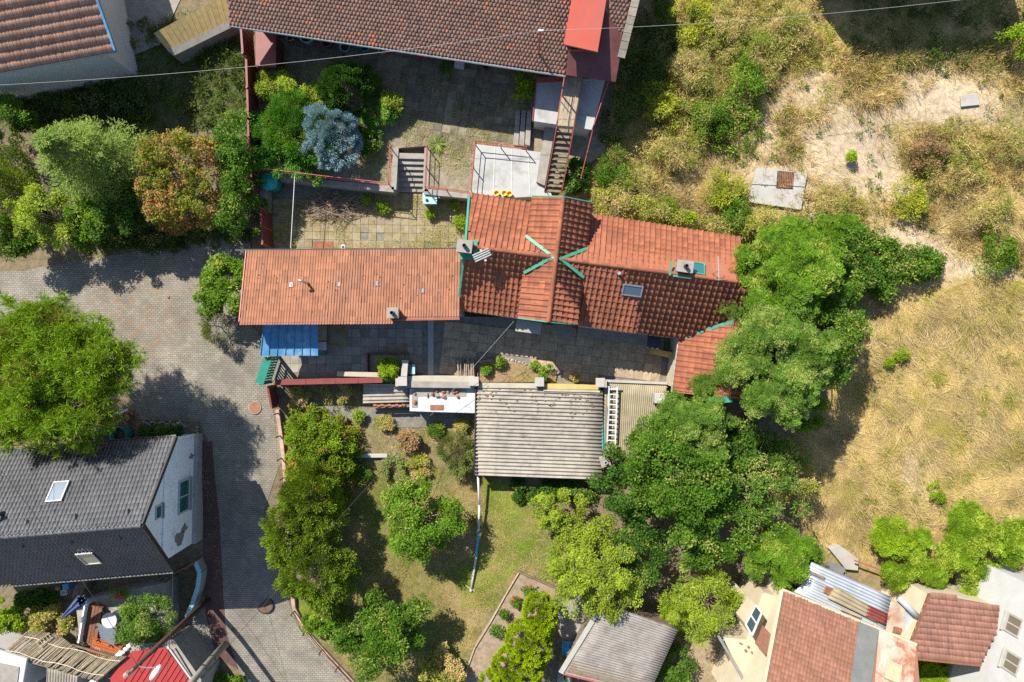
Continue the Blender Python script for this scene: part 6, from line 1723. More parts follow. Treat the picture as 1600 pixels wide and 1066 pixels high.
# west bank
T('long_needled_pine', 'large bright green long-needled pine overhanging the paver lane', 78, 576, 5.6, 136, 'tuft', 'needle_pine', 101, nc=340, n=34, L=.36, W=.032, rz=3.0, trunk=.24, rypx=130, inner=.3, amp=.14, low=-.1, up=.6, limbs=26)
T('spruce', 'pale grey-green spruce with layered boughs beside the rusty creeper', 122, 243, 4.4, 104, 'bough', 'needle_grey', 102, nc=15, L=.2, W=.055, rz=3.2, trunk=.16, rypx=92, per=150, whorl=12, fan=.7)
T('yellow_green_shrub', 'loose yellow-green shrub below the grey-green spruce by the lane', 80, 345, 2.6, 70, 'broad', 'leaf_yellow', 103, 'shrub', nc=60, n=8500, L=.13, W=.075, cr=.36, rypx=52, trunk=.05)
T('leafy_shrub', 'leafy green shrub at the border of the shaded bank and the spruce', 18, 192, 1.8, 46, 'broad', 'leaf_mid', 104, 'shrub', nc=36, n=5000, cr=.36, trunk=.05)
T('verge_shrub', 'leafy shrub at the very edge of the lane below the yellowish conifer', 22, 372, 2.4, 46, 'broad', 'leaf_mid', 107, 'shrub', nc=50, n=7000, cr=.38, trunk=.05, rypx=34)
T('bank_shrub', 'green shrub linking the rusty creeper and the lane shrubs', 135, 352, 2.2, 44, 'broad', 'leaf_fresh', 108, 'shrub', nc=50, n=7000, cr=.36, trunk=.05)
T('yellowish_conifer', 'yellowish feathery conifer squeezed behind the grey-green spruce', 18, 300, 2.0, 48, 'spray', 'thuja_olive', 105, nc=60, n=6500, L=.2, W=.05, cr=.35, rypx=66, trunk=.08)
T('dark_shrub', 'dark shaded shrub between the spruce and the rusty creeper', 186, 335, 2.4, 52, 'broad', 'leaf_dark', 106, 'shrub', nc=46, n=8000, cr=.34, trunk=.04)
hedge('rusty_creeper', 'creeper thicket with rust-orange and grey dead patches', 'creeper', [(215,215),(262,200),(330,205),(345,240),(340,300),(330,345),(270,352),(228,350),(212,290)], 4.6, MATS['creeper_rust'], 110, 24000, nc=190, cr=.34, L=.12, W=.085)
hedge('leafy_hedge', 'glossy green hedge between the rusty creeper and the red fence', 'hedge', [(330,205),(352,168),(378,165),(392,210),(390,350),(362,366),(330,350),(345,290)], 4.2, MATS['leaf_mid'], 111, 18000, nc=150, cr=.32, L=.12, W=.08)
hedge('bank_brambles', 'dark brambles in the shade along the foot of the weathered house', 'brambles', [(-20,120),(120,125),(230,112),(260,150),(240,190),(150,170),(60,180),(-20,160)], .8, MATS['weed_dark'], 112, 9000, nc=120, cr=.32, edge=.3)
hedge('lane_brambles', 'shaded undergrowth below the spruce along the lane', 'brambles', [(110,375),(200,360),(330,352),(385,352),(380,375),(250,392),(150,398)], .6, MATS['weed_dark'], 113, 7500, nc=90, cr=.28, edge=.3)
T('lane_shrub', 'bright green leafy shrub at the gable end of the long red roof', 354, 455, 1.8, 37, 'broad', 'leaf_fresh', 114, 'shrub', nc=100, n=18000, L=.13, W=.085, cr=.34, rypx=64, trunk=.05, rz=1.5)
T('olive_bush', 'olive brown thin-leaved bush below the bright lane shrub', 338, 512, .9, 25, 'spray', 'rosemary', 115, 'bush', nc=30, n=3500, L=.17, W=.03, cr=.3, rypx=34, trunk=.04)
# terrace conifers
T('spreading_juniper', 'wide feathery green juniper on the terrace beside the red fence', 452, 206, .9, 74, 'spray', 'juniper', 120, nc=200, n=36000, L=.19, W=.04, cr=.36, rypx=70, rz=.85, on=ZU, trunk=.07, amp=.3, rise=.1)
T('blue_spruce', 'silvery blue round spruce between juniper and clipped thuja', 520, 212, 1.5, 51, 'spray', 'needle_blue', 121, nc=150, n=34000, L=.12, W=.038, cr=.23, rz=1.45, on=ZU, trunk=.1, amp=.22, inner=.72, low=-.4)
T('thuja', 'dark green dense thuja behind the silvery blue spruce', 537, 144, 1.6, 38, 'spray', 'thuja_dark', 122, nc=90, n=17000, L=.22, W=.05, cr=.2, rz=1.55, on=ZU, trunk=.08, amp=.12, inner=.75, rypx=40)
T('round_box_shrub', 'low dense round green shrub beside the dark thuja', 592, 183, .6, 29, 'broad', 'juniper', 123, 'shrub', nc=60, n=9000, L=.07, W=.045, cr=.22, rypx=22, rz=.55, on=ZU, trunk=.04, inner=.7)
T('loose_shrub', 'loose yellow-green twiggy shrub above the round box shrub', 612, 158, .8, 19, 'broad', 'leaf_yellow', 124, 'shrub', nc=18, n=1500, L=.13, W=.08, cr=.2, on=ZU, trunk=.03)
T('golden_shrub', 'golden green shrub above the spreading juniper on the terrace', 455, 140, .9, 54, 'broad', 'leaf_yellow', 125, 'shrub', nc=60, n=9000, L=.12, W=.05, cr=.3, rypx=32, on=ZU, trunk=.04)
for k, (x, y, r, m_, lb) in enumerate(((425,128,24,'leaf_yellow','yellow-green shrub between the red fence and the golden shrub'),(500,160,28,'soft_weed','yellow-green shrub between juniper and dark thuja'),(572,222,26,'leaf_mid','green shrub beside the blue spruce towards the steps'),(490,258,26,'juniper','low juniper shoot hanging over the garden railing'),(425,245,24,'juniper','bright juniper tip in the railing corner'),(578,130,22,'leaf_mid','green shrub behind the dark thuja'))):
    T('bed_shrub', lb, x, y, .6, r, 'spray' if m_ == 'juniper' else 'broad', m_, 540+k, 'shrub', nc=36, n=4200, L=.13, W=.05, cr=.22, rz=.55, on=ZU, trunk=.03, limbs=6)
T('broadleaf_plant', 'yellow-green large-leaved plant beside the flat roofed annex', 817, 136, .8, 20, 'broad', 'leaf_lime', 126, 'plant', nc=14, n=260, L=.34, W=.15, cr=.2, on=ZU, trunk=.03)
def rosette(name, label, px, py, z, n, L, W, mat, seed, cat='plant', up=.6):
    rg = np.random.default_rng(seed); c = P(px, py, z); root = thing(name, c, label, cat)
    az = rg.uniform(0, 6.28, n); el = rg.uniform(.1, 1.2, n)*up
    V = []; F = []
    for k in range(n):
        d = np.array((math.cos(az[k])*math.cos(el[k]), math.sin(az[k])*math.cos(el[k]), math.sin(el[k]))); sd_ = np.array((-math.sin(az[k]), math.cos(az[k]), 0))
        l = L*rg.uniform(.6, 1.1); pts_ = []
        for t_, w in ((0, .5), (.4, 1), (.8, .6), (1, .05)):
            p = np.array(c) + d*l*t_ + np.array((0, 0, -.45*l*t_*t_ + .06)); pts_ += [p - sd_*W*w/2, p + sd_*W*w/2]
        b = len(V); V += pts_; F += [(b+2*i, b+2*i+1, b+2*i+3, b+2*i+2) for i in range(3)]
    np_mesh('blades', np.array(V), F, MATS[mat], root)
    MB().blob(c + Vector((0, 0, .02)), (.1, .1, .09), seed, 1).build('heart', MATS['bark'], root)
    return root
rosette('tussock', 'spiky grass tussock beside the garden steps', 683, 226, ZU+.05, 170, .8, .035, 'rosemary', 1)
rosette('small_palm', 'small dark palm under the eave of the beaver-tail house', 698, 104, ZU+.3, 26, .75, .1, 'leaf_dark', 2)
for k, (x, y, r, lb) in enumerate(((595,322,13,'leafy green weed growing by the brushwood pile'),(716,348,13,'weed clump under the green verge of the tiled house'),(575,312,7,'low weed between brushwood and retaining wall'),(672,334,7,'small weed below the pale blue box'),(710,322,9,'weedy tuft beside the pale blue box'))):
    T('weed_clump', lb, x, y, .3, r, 'broad', 'leaf_lime', 130+k, 'weed', nc=10, n=700, L=.12, W=.05, cr=.16, on=0.05, trunk=.015, limbs=4)
T('clipped_shrub', 'clipped bright lime shrub in the timber edged bed', 607, 577, .75, 18, 'broad', 'leaf_lime', 140, 'shrub', nc=40, n=4200, L=.1, W=.055, cr=.2, rz=.75, on=0, trunk=.04, rypx=22)
for k, (x, y, r, lb) in enumerate(((760,579,9,'round lettuce green plant at the end of the flower bed'),(836,570,7,'leafy plant at the stone edge of the flower bed'),(852,579,13,'low green cover in the middle of the flower bed'),(780,566,10,'shaded green plant beside the firewood stack'),(845,594,9,'green clump in front of the parapet pillar'),(897,588,10,'dry yellowing plant by the yellow wall'))):
    T('bed_plant', lb, x, y, .35, r, 'broad', 'leaf_fresh' if k < 5 else 'weed', 145+k, 'plant', nc=10, n=800, L=.1, W=.06, cr=.15, on=.1, trunk=.015, limbs=4)
hedge('roof_creeper', 'creeping stonecrop on the upper edge of the corrugated shed roof', 'creeper', [(772,602),(842,606),(840,613),(775,611)], 1.0, MATS['weed'], 152, 1, nc=20) if False else None
# garden
hedge('creeper_hedge', 'tall creeper hedge with orange leaves beside the kerb wall', 'hedge', [(444,650),(470,640),(520,655),(552,680),(556,712),(545,750),(538,790),(520,830),(470,835),(446,790),(442,700)], 2.2, MATS['creeper'], 160, 34000, nc=300, cr=.32, L=.12, W=.085)
T('column_cypress', 'olive green cypress at the lower end of the creeper hedge', 490, 782, 2.4, 50, 'spray', 'thuja_olive', 161, nc=150, n=19000, L=.19, W=.055, cr=.32, rz=2.2, trunk=.1, inner=.6, rypx=72)
T('drooping_cypress', 'olive cypress reaching over the paver lane', 462, 838, 2.6, 42, 'spray', 'thuja_olive', 162, nc=120, n=15000, L=.2, W=.055, cr=.32, rz=2.0, trunk=.1, rypx=54, rise=.1)
T('tall_cypress', 'tall dense olive cypress beside the round manhole', 502, 892, 3.0, 58, 'spray', 'thuja_olive', 163, nc=190, n=24000, L=.18, W=.055, cr=.32, rz=2.8, trunk=.13, inner=.65, rypx=62)
T('sapling', 'thin yellow-leaved sapling between the cypress and the lawn', 537, 805, 1.0, 15, 'broad', 'leaf_yellow', 164, nc=9, n=420, L=.11, W=.07, cr=.18, trunk=.02, limbs=6)
T('apple_tree', 'round leafy apple tree standing alone on the lawn', 656, 812, 2.3, 68, 'broad', 'leaf_fresh', 365, nc=130, n=24000, L=.12, W=.08, cr=.42, trunk=.13, rypx=68, limbs=20, inner=.5, amp=.1)
T('walnut_tree', 'dark leafy tree beside the pipe fence corner', 618, 985, 2.7, 70, 'broad', 'leaf_mid', 166, nc=110, n=21000, L=.15, W=.085, cr=.45, trunk=.14, limbs=20, amp=.3)
T('elder_bush', 'spreading bush joined to the dark tree by the pipe fence', 560, 985, 1.5, 56, 'broad', 'leaf_mid', 167, 'bush', nc=60, n=9000, L=.13, W=.08, cr=.36, trunk=.06, rypx=44)
T('rose_bush', 'pale twiggy rose bush along the pipe fence', 690, 1050, 1.0, 40, 'broad', 'weed', 168, 'bush', nc=40, n=4800, cr=.3, trunk=.04)
T('fence_bush', 'loose garden bush where the pipe fence meets the tall cypress', 508, 955, 1.2, 40, 'broad', 'leaf_fresh', 169, 'bush', nc=44, n=6000, cr=.26, trunk=.03)
T('rosemary_bush', 'grey-green rosemary bush at the corner of the corrugated shed', 712, 706, .8, 34, 'spray', 'rosemary', 170, 'bush', nc=70, n=11000, L=.15, W=.028, cr=.28, trunk=.04)
T('dry_bush', 'brown dried bush above the round apple tree', 640, 690, .5, 18, 'broad', 'dry_leaf', 171, 'bush', nc=18, n=1700, cr=.22, trunk=.02)
for k, (x, y, r, m_, lb) in enumerate(((612,730,26,'rosemary','grey green perennial clump just above the apple tree'),(565,740,20,'leaf_mid','perennial clump below the pale concrete step'),(655,728,24,'weed','yellowing perennial clump above the apple tree'),(600,662,16,'weed','weedy tuft on the path below the small corrugated roof'),
                                 (560,650,12,'leaf_fresh','green tuft beside the creeper hedge path'),(680,672,15,'leaf_fresh','green weeds below the white flat roof'),(720,665,12,'weed','tall weeds in the shade of the white flat roof'),(470,618,22,'weed','scrubby plants behind the red coped wall'),(530,612,26,'weed','sprawling plants below the red coping'))):
    T('perennial_clump', lb, x, y, .35, r, 'broad', m_, 175+k, 'plant', nc=22, n=1900, L=.12, W=.045, cr=.2, trunk=.015, limbs=6)
hedge('shed_ivy', 'dark shaded greenery along the lower wall of the corrugated shed', 'ivy', [(800,752),(935,756),(930,785),(870,780),(805,790)], .9, MATS['leaf_dark'], 190, 6000, nc=60, cr=.28)
T('gold_shrub', 'yellow-green shrub in front of the dark trees by the corrugated shed', 872, 796, 1.3, 46, 'broad', 'leaf_yellow', 191, 'shrub', nc=60, n=9000, L=.11, W=.07, cr=.3, trunk=.04, rypx=36, amp=.12)
T('golden_tree', 'golden green tree shading the grey corrugated shed', 934, 878, 2.4, 86, 'broad', 'leaf_yellow', 192, nc=150, n=30000, L=.13, W=.07, cr=.4, trunk=.13, rypx=78, limbs=20, amp=.14)
for k, (x, y, r, ry, hh) in enumerate(((843,962,27,36,1.7),(826,1002,37,38,1.7),(808,1044,42,38,1.6),(784,1080,42,36,1.5))):
    T('lime_thuja', ('lime thuja at the head of the hedge beside the vegetable bed','lime thuja second along the hedge from the golden tree','lime thuja third along the hedge from the golden tree','lime thuja at the foot of the hedge beside the vegetable bed')[k], x, y, hh, r, 'spray', 'thuja_lime', 195+k, nc=200, n=26000, L=.12, W=.05, cr=.15, rz=hh*.98, trunk=.05, rypx=ry, inner=.88, amp=.05, group='lime thujas hedging the vegetable bed')
# big trees by the tiled house
T('maple', 'broad dark maple between the corrugated shed and the dry meadow', 1048, 742, 4.0, 100, 'broad', 'leaf_mid', 201, nc=190, n=44000, L=.13, W=.1, cr=.55, trunk=.24, rz=2.9, rypx=96, limbs=26)
T('field_maple', 'dark leafy tree leaning over the corrugated shed corner', 985, 745, 2.6, 62, 'broad', 'leaf_dark', 202, nc=90, n=15000, L=.14, W=.1, cr=.42, trunk=.14, limbs=16)
T('ash_tree', 'young ash tree between the maple and the red tiled wing', 1085, 655, 4.4, 62, 'pinnate', 'leaf_acacia', 203, nc=70, n=800, cr=.5, trunk=.13, limbs=16, rz=1.9)
T('acacia', 'feathery pale green acacia overhanging the red tiled wing', 1205, 560, 5.0, 92, 'pinnate', 'leaf_acacia', 204, nc=120, n=1700, cr=.6, trunk=.2, rz=2.6, rypx=108, limbs=24)
T('tree_of_heaven', 'fresh green tree at the eastern tip of the tiled roof', 1235, 425, 4.2, 88, 'pinnate', 'leaf_fresh', 205, nc=110, n=1500, cr=.55, trunk=.18, rz=2.6, rypx=100, limbs=22, rach=.45, leaflet=.15, lw=.065)
T('elm', 'round leafy tree between the acacia and the dry meadow', 1292, 512, 3.4, 56, 'broad', 'leaf_mid', 206, nc=100, n=17000, L=.13, W=.09, cr=.45, trunk=.15, rypx=104, limbs=18, rz=2.1)
T('hawthorn', 'small bushy tree under the acacia at the meadow edge', 1245, 625, 2.4, 52, 'broad', 'leaf_fresh', 207, nc=60, n=9000, L=.12, W=.08, cr=.4, trunk=.09, limbs=14)
T('meadow_tree', 'olive leaved tree below the acacia bordering the meadow', 1175, 760, 3.2, 86, 'broad', 'leaf_acacia', 208, nc=120, n=20000, L=.13, W=.085, cr=.48, trunk=.17, rypx=84, limbs=20, rz=2.3)
T('dark_understorey', 'dark tree in the gap between the maple and the golden tree', 1000, 845, 2.0, 56, 'broad', 'leaf_dark', 209, nc=70, n=10000, L=.14, W=.09, cr=.42, trunk=.1, limbs=12)
T('lower_maple', 'leafy tree below the broad maple', 1110, 820, 3.0, 70, 'broad', 'leaf_mid', 210, nc=90, n=15000, L=.14, W=.1, cr=.45, trunk=.14, limbs=16)
T('sumac', 'feathery tree above the zinc shed', 1222, 862, 2.8, 58, 'pinnate', 'leaf_fresh', 211, nc=60, n=800, cr=.46, trunk=.11, limbs=14, rz=1.8)
T('pale_willow', 'pale yellow-green twiggy tree beside the cream annex', 1098, 928, 2.4, 68, 'broad', 'leaf_yellow', 212, nc=110, n=17000, L=.15, W=.045, cr=.38, trunk=.12, limbs=18, rypx=60)
T('shed_bush', 'bush at the corner of the grey corrugated shed', 1050, 1045, .9, 40, 'broad', 'leaf_mid', 213, 'bush', nc=40, n=5000, cr=.32, trunk=.04)
T('wall_bush', 'bright bush between the pale tree and the grey shed roof', 1058, 955, 1.2, 36, 'broad', 'leaf_lime', 214, 'bush', nc=36, n=4500, cr=.3, trunk=.04)
T('gap_tree', 'dark leafy tree filling the gap between acacia and maple', 1140, 690, 3.0, 60, 'broad', 'leaf_dark', 216, nc=80, n=13000, L=.14, W=.09, cr=.45, trunk=.12, limbs=14)
T('edge_tree', 'ragged tree where the fresh green tree meets the bank hedge', 1330, 432, 1.6, 50, 'broad', 'leaf_dark', 217, nc=70, n=11000, L=.14, W=.09, cr=.42, trunk=.1, limbs=16)
T('meadow_bush', 'yellowing bush with bare twigs at the meadow edge of the tree belt', 1235, 745, 1.8, 48, 'broad', 'weed', 218, 'bush', nc=60, n=5500, L=.12, W=.06, cr=.36, trunk=.07, limbs=30)
T('wing_shrub', 'young elder growing over the lower edge of the red tiled wing', 1098, 612, 3.6, 24, 'pinnate', 'leaf_pinnate', 215, 'shrub', nc=18, n=170, cr=.3, trunk=.05, limbs=6, rz=.8)
hedge('bank_hedge', 'leafy hedge running from the tree of the roof tip across the dry slope', 'hedge', [(1270,340),(1340,345),(1400,372),(1450,388),(1500,405),(1470,428),(1420,440),(1390,480),(1330,460),(1290,400)], 1.6, MATS['leaf_mid'], 220, 18000, nc=150, cr=.38, L=.14, W=.1)
hedge('eave_shrubs', 'dusty shrubs along the north eave of the tiled house', 'shrubs', [(925,285),(1000,300),(1080,330),(1160,345),(1190,325),(1240,330),(1225,368),(1160,366),(1080,355),(1000,342),(930,328)], 2.1, MATS['weed'], 221, 15000, nc=150, cr=.34, L=.12, W=.055)
T('bright_sapling', 'bright lime sapling beside the north eave of the tiled house', 1077, 341, 1.4, 12, 'broad', 'leaf_lime', 222, nc=10, n=650, cr=.2, trunk=.02, limbs=5)
T('ivy_shrub', 'glossy shrub at the foot of the steep stair', 900, 275, .8, 26, 'broad', 'leaf_dark', 223, 'shrub', nc=36, n=5000, cr=.28, trunk=.04, rypx=34)
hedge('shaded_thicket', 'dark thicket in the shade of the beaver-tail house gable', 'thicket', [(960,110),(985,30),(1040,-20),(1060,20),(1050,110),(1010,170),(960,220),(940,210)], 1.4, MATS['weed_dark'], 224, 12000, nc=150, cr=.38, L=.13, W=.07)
hedge('slope_shrubs', 'green bushy weeds in the middle of the dry slope', 'weeds', [(1070,150),(1130,130),(1190,170),(1200,230),(1150,240),(1080,215)], .9, MATS['leaf_fresh'], 231, 6500, nc=60, cr=.32, L=.13, W=.06)
hedge('tall_weeds', 'tall yellow-green weeds on the slope behind the shaded thicket', 'weeds', [(1045,20),(1130,0),(1230,20),(1290,60),(1240,110),(1190,150),(1180,200),(1100,210),(1040,240),(960,260),(1000,190),(1050,120)], 1.0, MATS['weed_gold'], 225, 24000, nc=320, cr=.34, L=.16, W=.04, edge=.8, hvar=.6)
hedge('slope_weeds', 'brownish weeds among the sandy patches above the hedge', 'weeds', [(1280,290),(1330,300),(1380,330),(1330,340),(1270,330),(1250,300)], .6, MATS['straw'], 226, 5000, nc=60, cr=.28, L=.16, W=.03)
hedge('sand_weeds', 'grey brown weeds below the flat white paving slab', 'weeds', [(1440,200),(1500,180),(1570,200),(1560,270),(1500,300),(1430,270),(1400,230)], .7, MATS['weed'], 227, 9000, nc=130, cr=.3, L=.15, W=.035, hvar=.6)
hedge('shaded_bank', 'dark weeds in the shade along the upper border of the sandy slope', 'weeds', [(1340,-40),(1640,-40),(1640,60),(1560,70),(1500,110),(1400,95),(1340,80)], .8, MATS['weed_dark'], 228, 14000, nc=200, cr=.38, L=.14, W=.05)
for k, (x, y, r, m_, lb) in enumerate(((955, 265, 34, 'leaf_mid', 'dark bush at the foot of the long red handrail'), (1000, 300, 40, 'weed_gold', 'golden scrub bush above the north eave by the cross gable'), (1045, 235, 36, 'weed_gold', 'straw coloured bush on the slope behind the annex'), (1030, 160, 40, 'soft_weed', 'yellow-green bush at the corner of the shaded thicket'), (1080, 105, 44, 'weed_gold', 'tall golden bush at the top of the slope weeds'), (1130, 45, 46, 'weed_gold', 'golden bush under the overhead cable'), (1085, 35, 40, 'soft_weed', 'yellow-green bush between the cable and the thicket'), (1190, 75, 44, 'weed_gold', 'feathery straw bush beside the upper sandy strip'), (1165, 120, 34, 'leaf_fresh', 'fresh green bush above the concrete pad slope'), (1110, 190, 32, 'leaf_mid', 'dark green bush in the middle of the golden scrub'), (1235, 40, 40, 'weed_gold', 'straw coloured bush by the shadow of the added house'), (1130, 300, 34, 'soft_weed', 'yellow-green bush left of the concrete pad'), (1040, 330, 26, 'leaf_fresh', 'fresh bush touching the north eave gutter'), (1150, 335, 30, 'leaf_mid', 'dark bush between north eave and concrete pad'), (1500, 260, 46, 'weed_gold', 'golden scrub on the far side of the sandy patch'), (1555, 330, 44, 'weed_gold', 'golden scrub above the end of the bank hedge'), (1450, 235, 36, 'dry_leaf', 'brown dried bush beside the sandy patch'), (1300, 320, 32, 'weed_gold', 'golden bush just above the bank hedge'), (1590, 220, 40, 'weed_gold', 'tall straw bush beside the flat white slab slope'), (1420, 310, 30, 'soft_weed', 'yellow-green bush above the bank hedge tip'), (1560, 395, 34, 'leaf_fresh', 'green bush at the fading end of the bank hedge'))):
    lb = lb.replace('left of', 'beside')
    T('scrub_bush', lb, x, y, .75, r, 'broad', m_, 501+k, 'bush', nc=34, n=int(95*r), L=.19 if m_ == 'weed_gold' else .13, W=.03 if m_ == 'weed_gold' else .055, cr=.34, trunk=.03, limbs=10, rz=.75, amp=.35)
T('corner_sapling', 'bright green sapling on the shaded bank above the sandy slope', 1588, 62, 1.4, 30, 'broad', 'leaf_lime', 229, nc=22, n=1600, cr=.3, trunk=.03, limbs=8)
for k, (x, y, r, m_, lb) in enumerate(((1445,875,66,'leaf_robinia','bright green bush above the small pink tiled house'),(1395,838,30,'leaf_lime','lime green bush at the meadow end of the bush row'),(1515,835,58,'leaf_robinia','fresh green bush in the middle of the bush row'),(1575,838,46,'leaf_robinia','green bush of the row nearest the white building'),(1530,912,48,'leaf_robinia','bush hanging over the small pink tiled roof'),(1470,1056,42,'leaf_lime','lime bush below the small pink tiled house'))):
    T('robinia_bush', lb, x, y, 1.7, r, 'pinnate', m_, 235+k, 'bush', nc=46, n=int(10*r), cr=.38, trunk=.06, limbs=10, rz=1.0, amp=.36)
for k, (x, y, r, lb) in enumerate(((1463,770,17,'small bright bush standing alone in the dry meadow'),(1408,552,11,'yellow-green shrublet in the meadow east of the elm'),(1388,566,8,'tiny green shrublet beside the yellow-green one'),(1330,245,9,'green weed tuft on the sandy slope'))):
    T('meadow_shrublet', lb, x, y, .4, r, 'broad', 'leaf_lime', 245+k, 'shrub', nc=12, n=900, cr=.18, L=.1, W=.05, trunk=.015, limbs=4)
T('dead_snag', 'bare grey twigs sticking out of the elm at the meadow edge', 1320, 540, 2.0, 16, 'broad', 'dry_leaf', 250, 'branch', nc=16, n=60, cr=.2, trunk=.05, limbs=14)
# corner garden
T('pale_green_tree', 'pale green tree between the patio and the red metal shed', 232, 965, 2.2, 48, 'broad', 'leaf_acacia', 260, nc=80, n=14000, L=.11, W=.06, cr=.36, trunk=.1, limbs=14, rypx=50)
T('patio_shrub', 'yellow-green shrub beside the closed navy parasol', 85, 972, .9, 42, 'broad', 'weed', 261, 'shrub', nc=50, n=6500, cr=.28, trunk=.03, rypx=30)
T('hedge_shrub', 'bright leafy shrub at the far end of the slate-roofed house garden', 15, 965, 1.0, 34, 'broad', 'leaf_lime', 262, 'shrub', nc=36, n=4500, cr=.28, trunk=.03, rypx=26)
T('shade_shrub', 'dark shrub in the shadow of the slate-grey eave', 55, 935, .7, 40, 'broad', 'leaf_dark', 263, 'shrub', nc=40, n=4500, cr=.26, trunk=.03, rypx=16)
T('verge_weeds', 'leafy weeds at the foot of the concrete pole', 355, 1062, .4, 26, 'broad', 'leaf_fresh', 264, 'weeds', nc=24, n=1800, cr=.2, trunk=.015, limbs=5, rypx=10)
T('north_ivy', 'dark ivy between the rain barrels and the row of stones', 255, 674, .5, 34, 'broad', 'leaf_dark', 265, 'ivy', nc=36, n=4200, cr=.22, trunk=.02, rypx=10)
fl_ = thing('red_geranium', P(190,926,.5), 'pot of red geraniums on the patio', 'flowers'); c = P(192,928,1.0)
MB().lathe(P(190,928,.5), [(.14, 0), (.2, .35), (.17, .35), (.12, .1)], 12).build('pot', MATS['brick_red'], fl_)
V, F = leaves_on(np.array([tuple(c), tuple(c + Vector((-.5, 0, 0)))]), .3, 260, np.random.default_rng(3), .12, .09); np_mesh('leaves', V, F, MATS['leaf_fresh'], fl_)
for k in range(7): MB().blob(c + Vector((random.uniform(-.3, .3), random.uniform(-.2, .2), .3)), (.08, .08, .06), k, 1).build('bloom', MATS['red_flower'], fl_)
for k, (x, y, lb) in enumerate(((826,922,'leafy rose with red blooms at the head of the vegetable bed'),(806,940,'tomato plants in the middle of the vegetable bed'),(787,958,'staked plants beside the pole edging'),(775,985,'pale vegetables near the foot of the lime thujas'))):
    o = T('bed_crop', lb, x, y, .4, 11, 'broad', 'leaf_mid', 270+k, 'plant', nc=10, n=420, cr=.16, L=.13, W=.06, trunk=.012, limbs=5)
    if k < 2:
        for j in range(4): q = G(x + random.uniform(-7, 7), y - 4 + random.uniform(-6, 6), .6); MB().blob(q, (.07, .07, .05), j, 1).build('bloom', MATS['red_flower'], o)

# ================================================================== grasses
def blades(name, label, polys, n, L, W, mat, seed, lodge=.75, excl=(), cat='grass', swirl=.35, fine=True, spread=.7):
    rg = np.random.default_rng(seed)
    allx, ally = [], []
    tot = sum(abs(sum(p[i][0]*p[(i+1)%len(p)][1]-p[(i+1)%len(p)][0]*p[i][1] for i in range(len(p)))) for p in polys)
    for p in polys:
        ar = abs(sum(p[i][0]*p[(i+1)%len(p)][1]-p[(i+1)%len(p)][0]*p[i][1] for i in range(len(p))))
        xs = [q[0] for q in p]; ys = [q[1] for q in p]; m = int(n*ar/tot*((max(xs)-min(xs))*(max(ys)-min(ys)))/(ar/2))
        X = rg.uniform(min(xs), max(xs), m); Y = rg.uniform(min(ys), max(ys), m); ok = in_poly(X, Y, p)
        allx.append(X[ok]); ally.append(Y[ok])
    X = np.concatenate(allx); Y = np.concatenate(ally)
    for e, keep in excl:
        m_ = soft(X + .3*fbm(X, Y, 5, 2.0), Y, e, .8); ok = rg.random(len(X)) > m_*(1-keep); X, Y = X[ok], Y[ok]
    cl = fbm(X, Y, seed+1, 1.6); ok = rg.random(len(X)) < np.clip(.62 + cl*.55, .12, 1); X, Y = X[ok], Y[ok]
    k = len(X)
    th = 2.2*fbm(X, Y, seed+2, swirl) + 1.1*fbm(X, Y, seed+3, swirl*4) + rg.normal(0, spread, k) - .6
    ln = L*(.5 + .8*rg.random(k))*(1 + .35*fbm(X, Y, seed+4, .8))
    up = np.clip(1-lodge + rg.normal(0, .18, k), .06, 1)
    d = np.stack([np.cos(th), np.sin(th), up], 1); d = unit(d)
    sd_ = np.stack([-np.sin(th), np.cos(th), rg.normal(0, .3, k)], 1)
    b = np.stack([X, Y, gz_np(X, Y) + .0], 1)
    w = (W*(.6+.8*rg.random(k)))[:, None]; ln = ln[:, None]
    mid = b + d*ln*.55; tip = mid + (d*np.array((1, 1, .1)) - np.array((0, 0, .18)))*ln*.5
    tip[:, 2] = np.maximum(tip[:, 2], b[:, 2]+.04)
    if fine:
        e = b*.2 + mid*.25 + tip*.55; e[:, 2] = np.maximum(e[:, 2], b[:, 2]+.05)
        V = np.stack([b - sd_*w*.6, b + sd_*w*.6, e + (tip-e)*.7], 1).reshape(-1, 3); F = np.arange(k*3).reshape(-1, 3)
    else:
        V = np.stack([b - sd_*w*.5, b + sd_*w*.5, mid + sd_*w*.4, mid - sd_*w*.4, tip], 1).reshape(-1, 3)
        i0 = np.arange(k)*5
        F = np.concatenate([np.stack([i0, i0+1, i0+2], 1), np.stack([i0, i0+2, i0+3], 1), np.stack([i0+3, i0+2, i0+4], 1)])
    o = np_mesh(name, V, F, MATS[mat]); return tag(o, label, cat, kind='stuff')
sand_ex = [(q, .14) for q in SANDY]
MEADOW = gpoly([(1240,400),(1330,440),(1420,470),(1530,430),(1640,450),(1640,900),(1560,900),(1420,860),(1310,875),(1240,800),(1220,690),(1300,640)])
SLOPE = gpoly([(925,255),(1010,190),(1050,100),(1060,-50),(1250,-50),(1300,40),(1400,90),(1640,60),(1640,450),(1540,415),(1400,365),(1260,335),(1170,335),(1000,330),(930,300)])
blades('meadow_grass', 'long dry lodged grass covering the meadow', [MEADOW], 210000, .7, .016, 'straw', 301, .7, sand_ex)
leafmat('pale_straw', (.44, .34, .155), (.70, .58, .33), (.36, .30, .11), .08, .3, .5, .5)
blades('lodged_straw', 'long pale strands of lodged straw over the meadow', [MEADOW], 17000, 1.0, .016, 'pale_straw', 311, .78, [(q, .3) for q in SANDY], fine=False, spread=.6)
blades('slope_straw', 'long pale straw strands on the slope', [SLOPE], 11000, .9, .016, 'pale_straw', 312, .7, [(q, .3) for q in SANDY], fine=False, spread=.5)
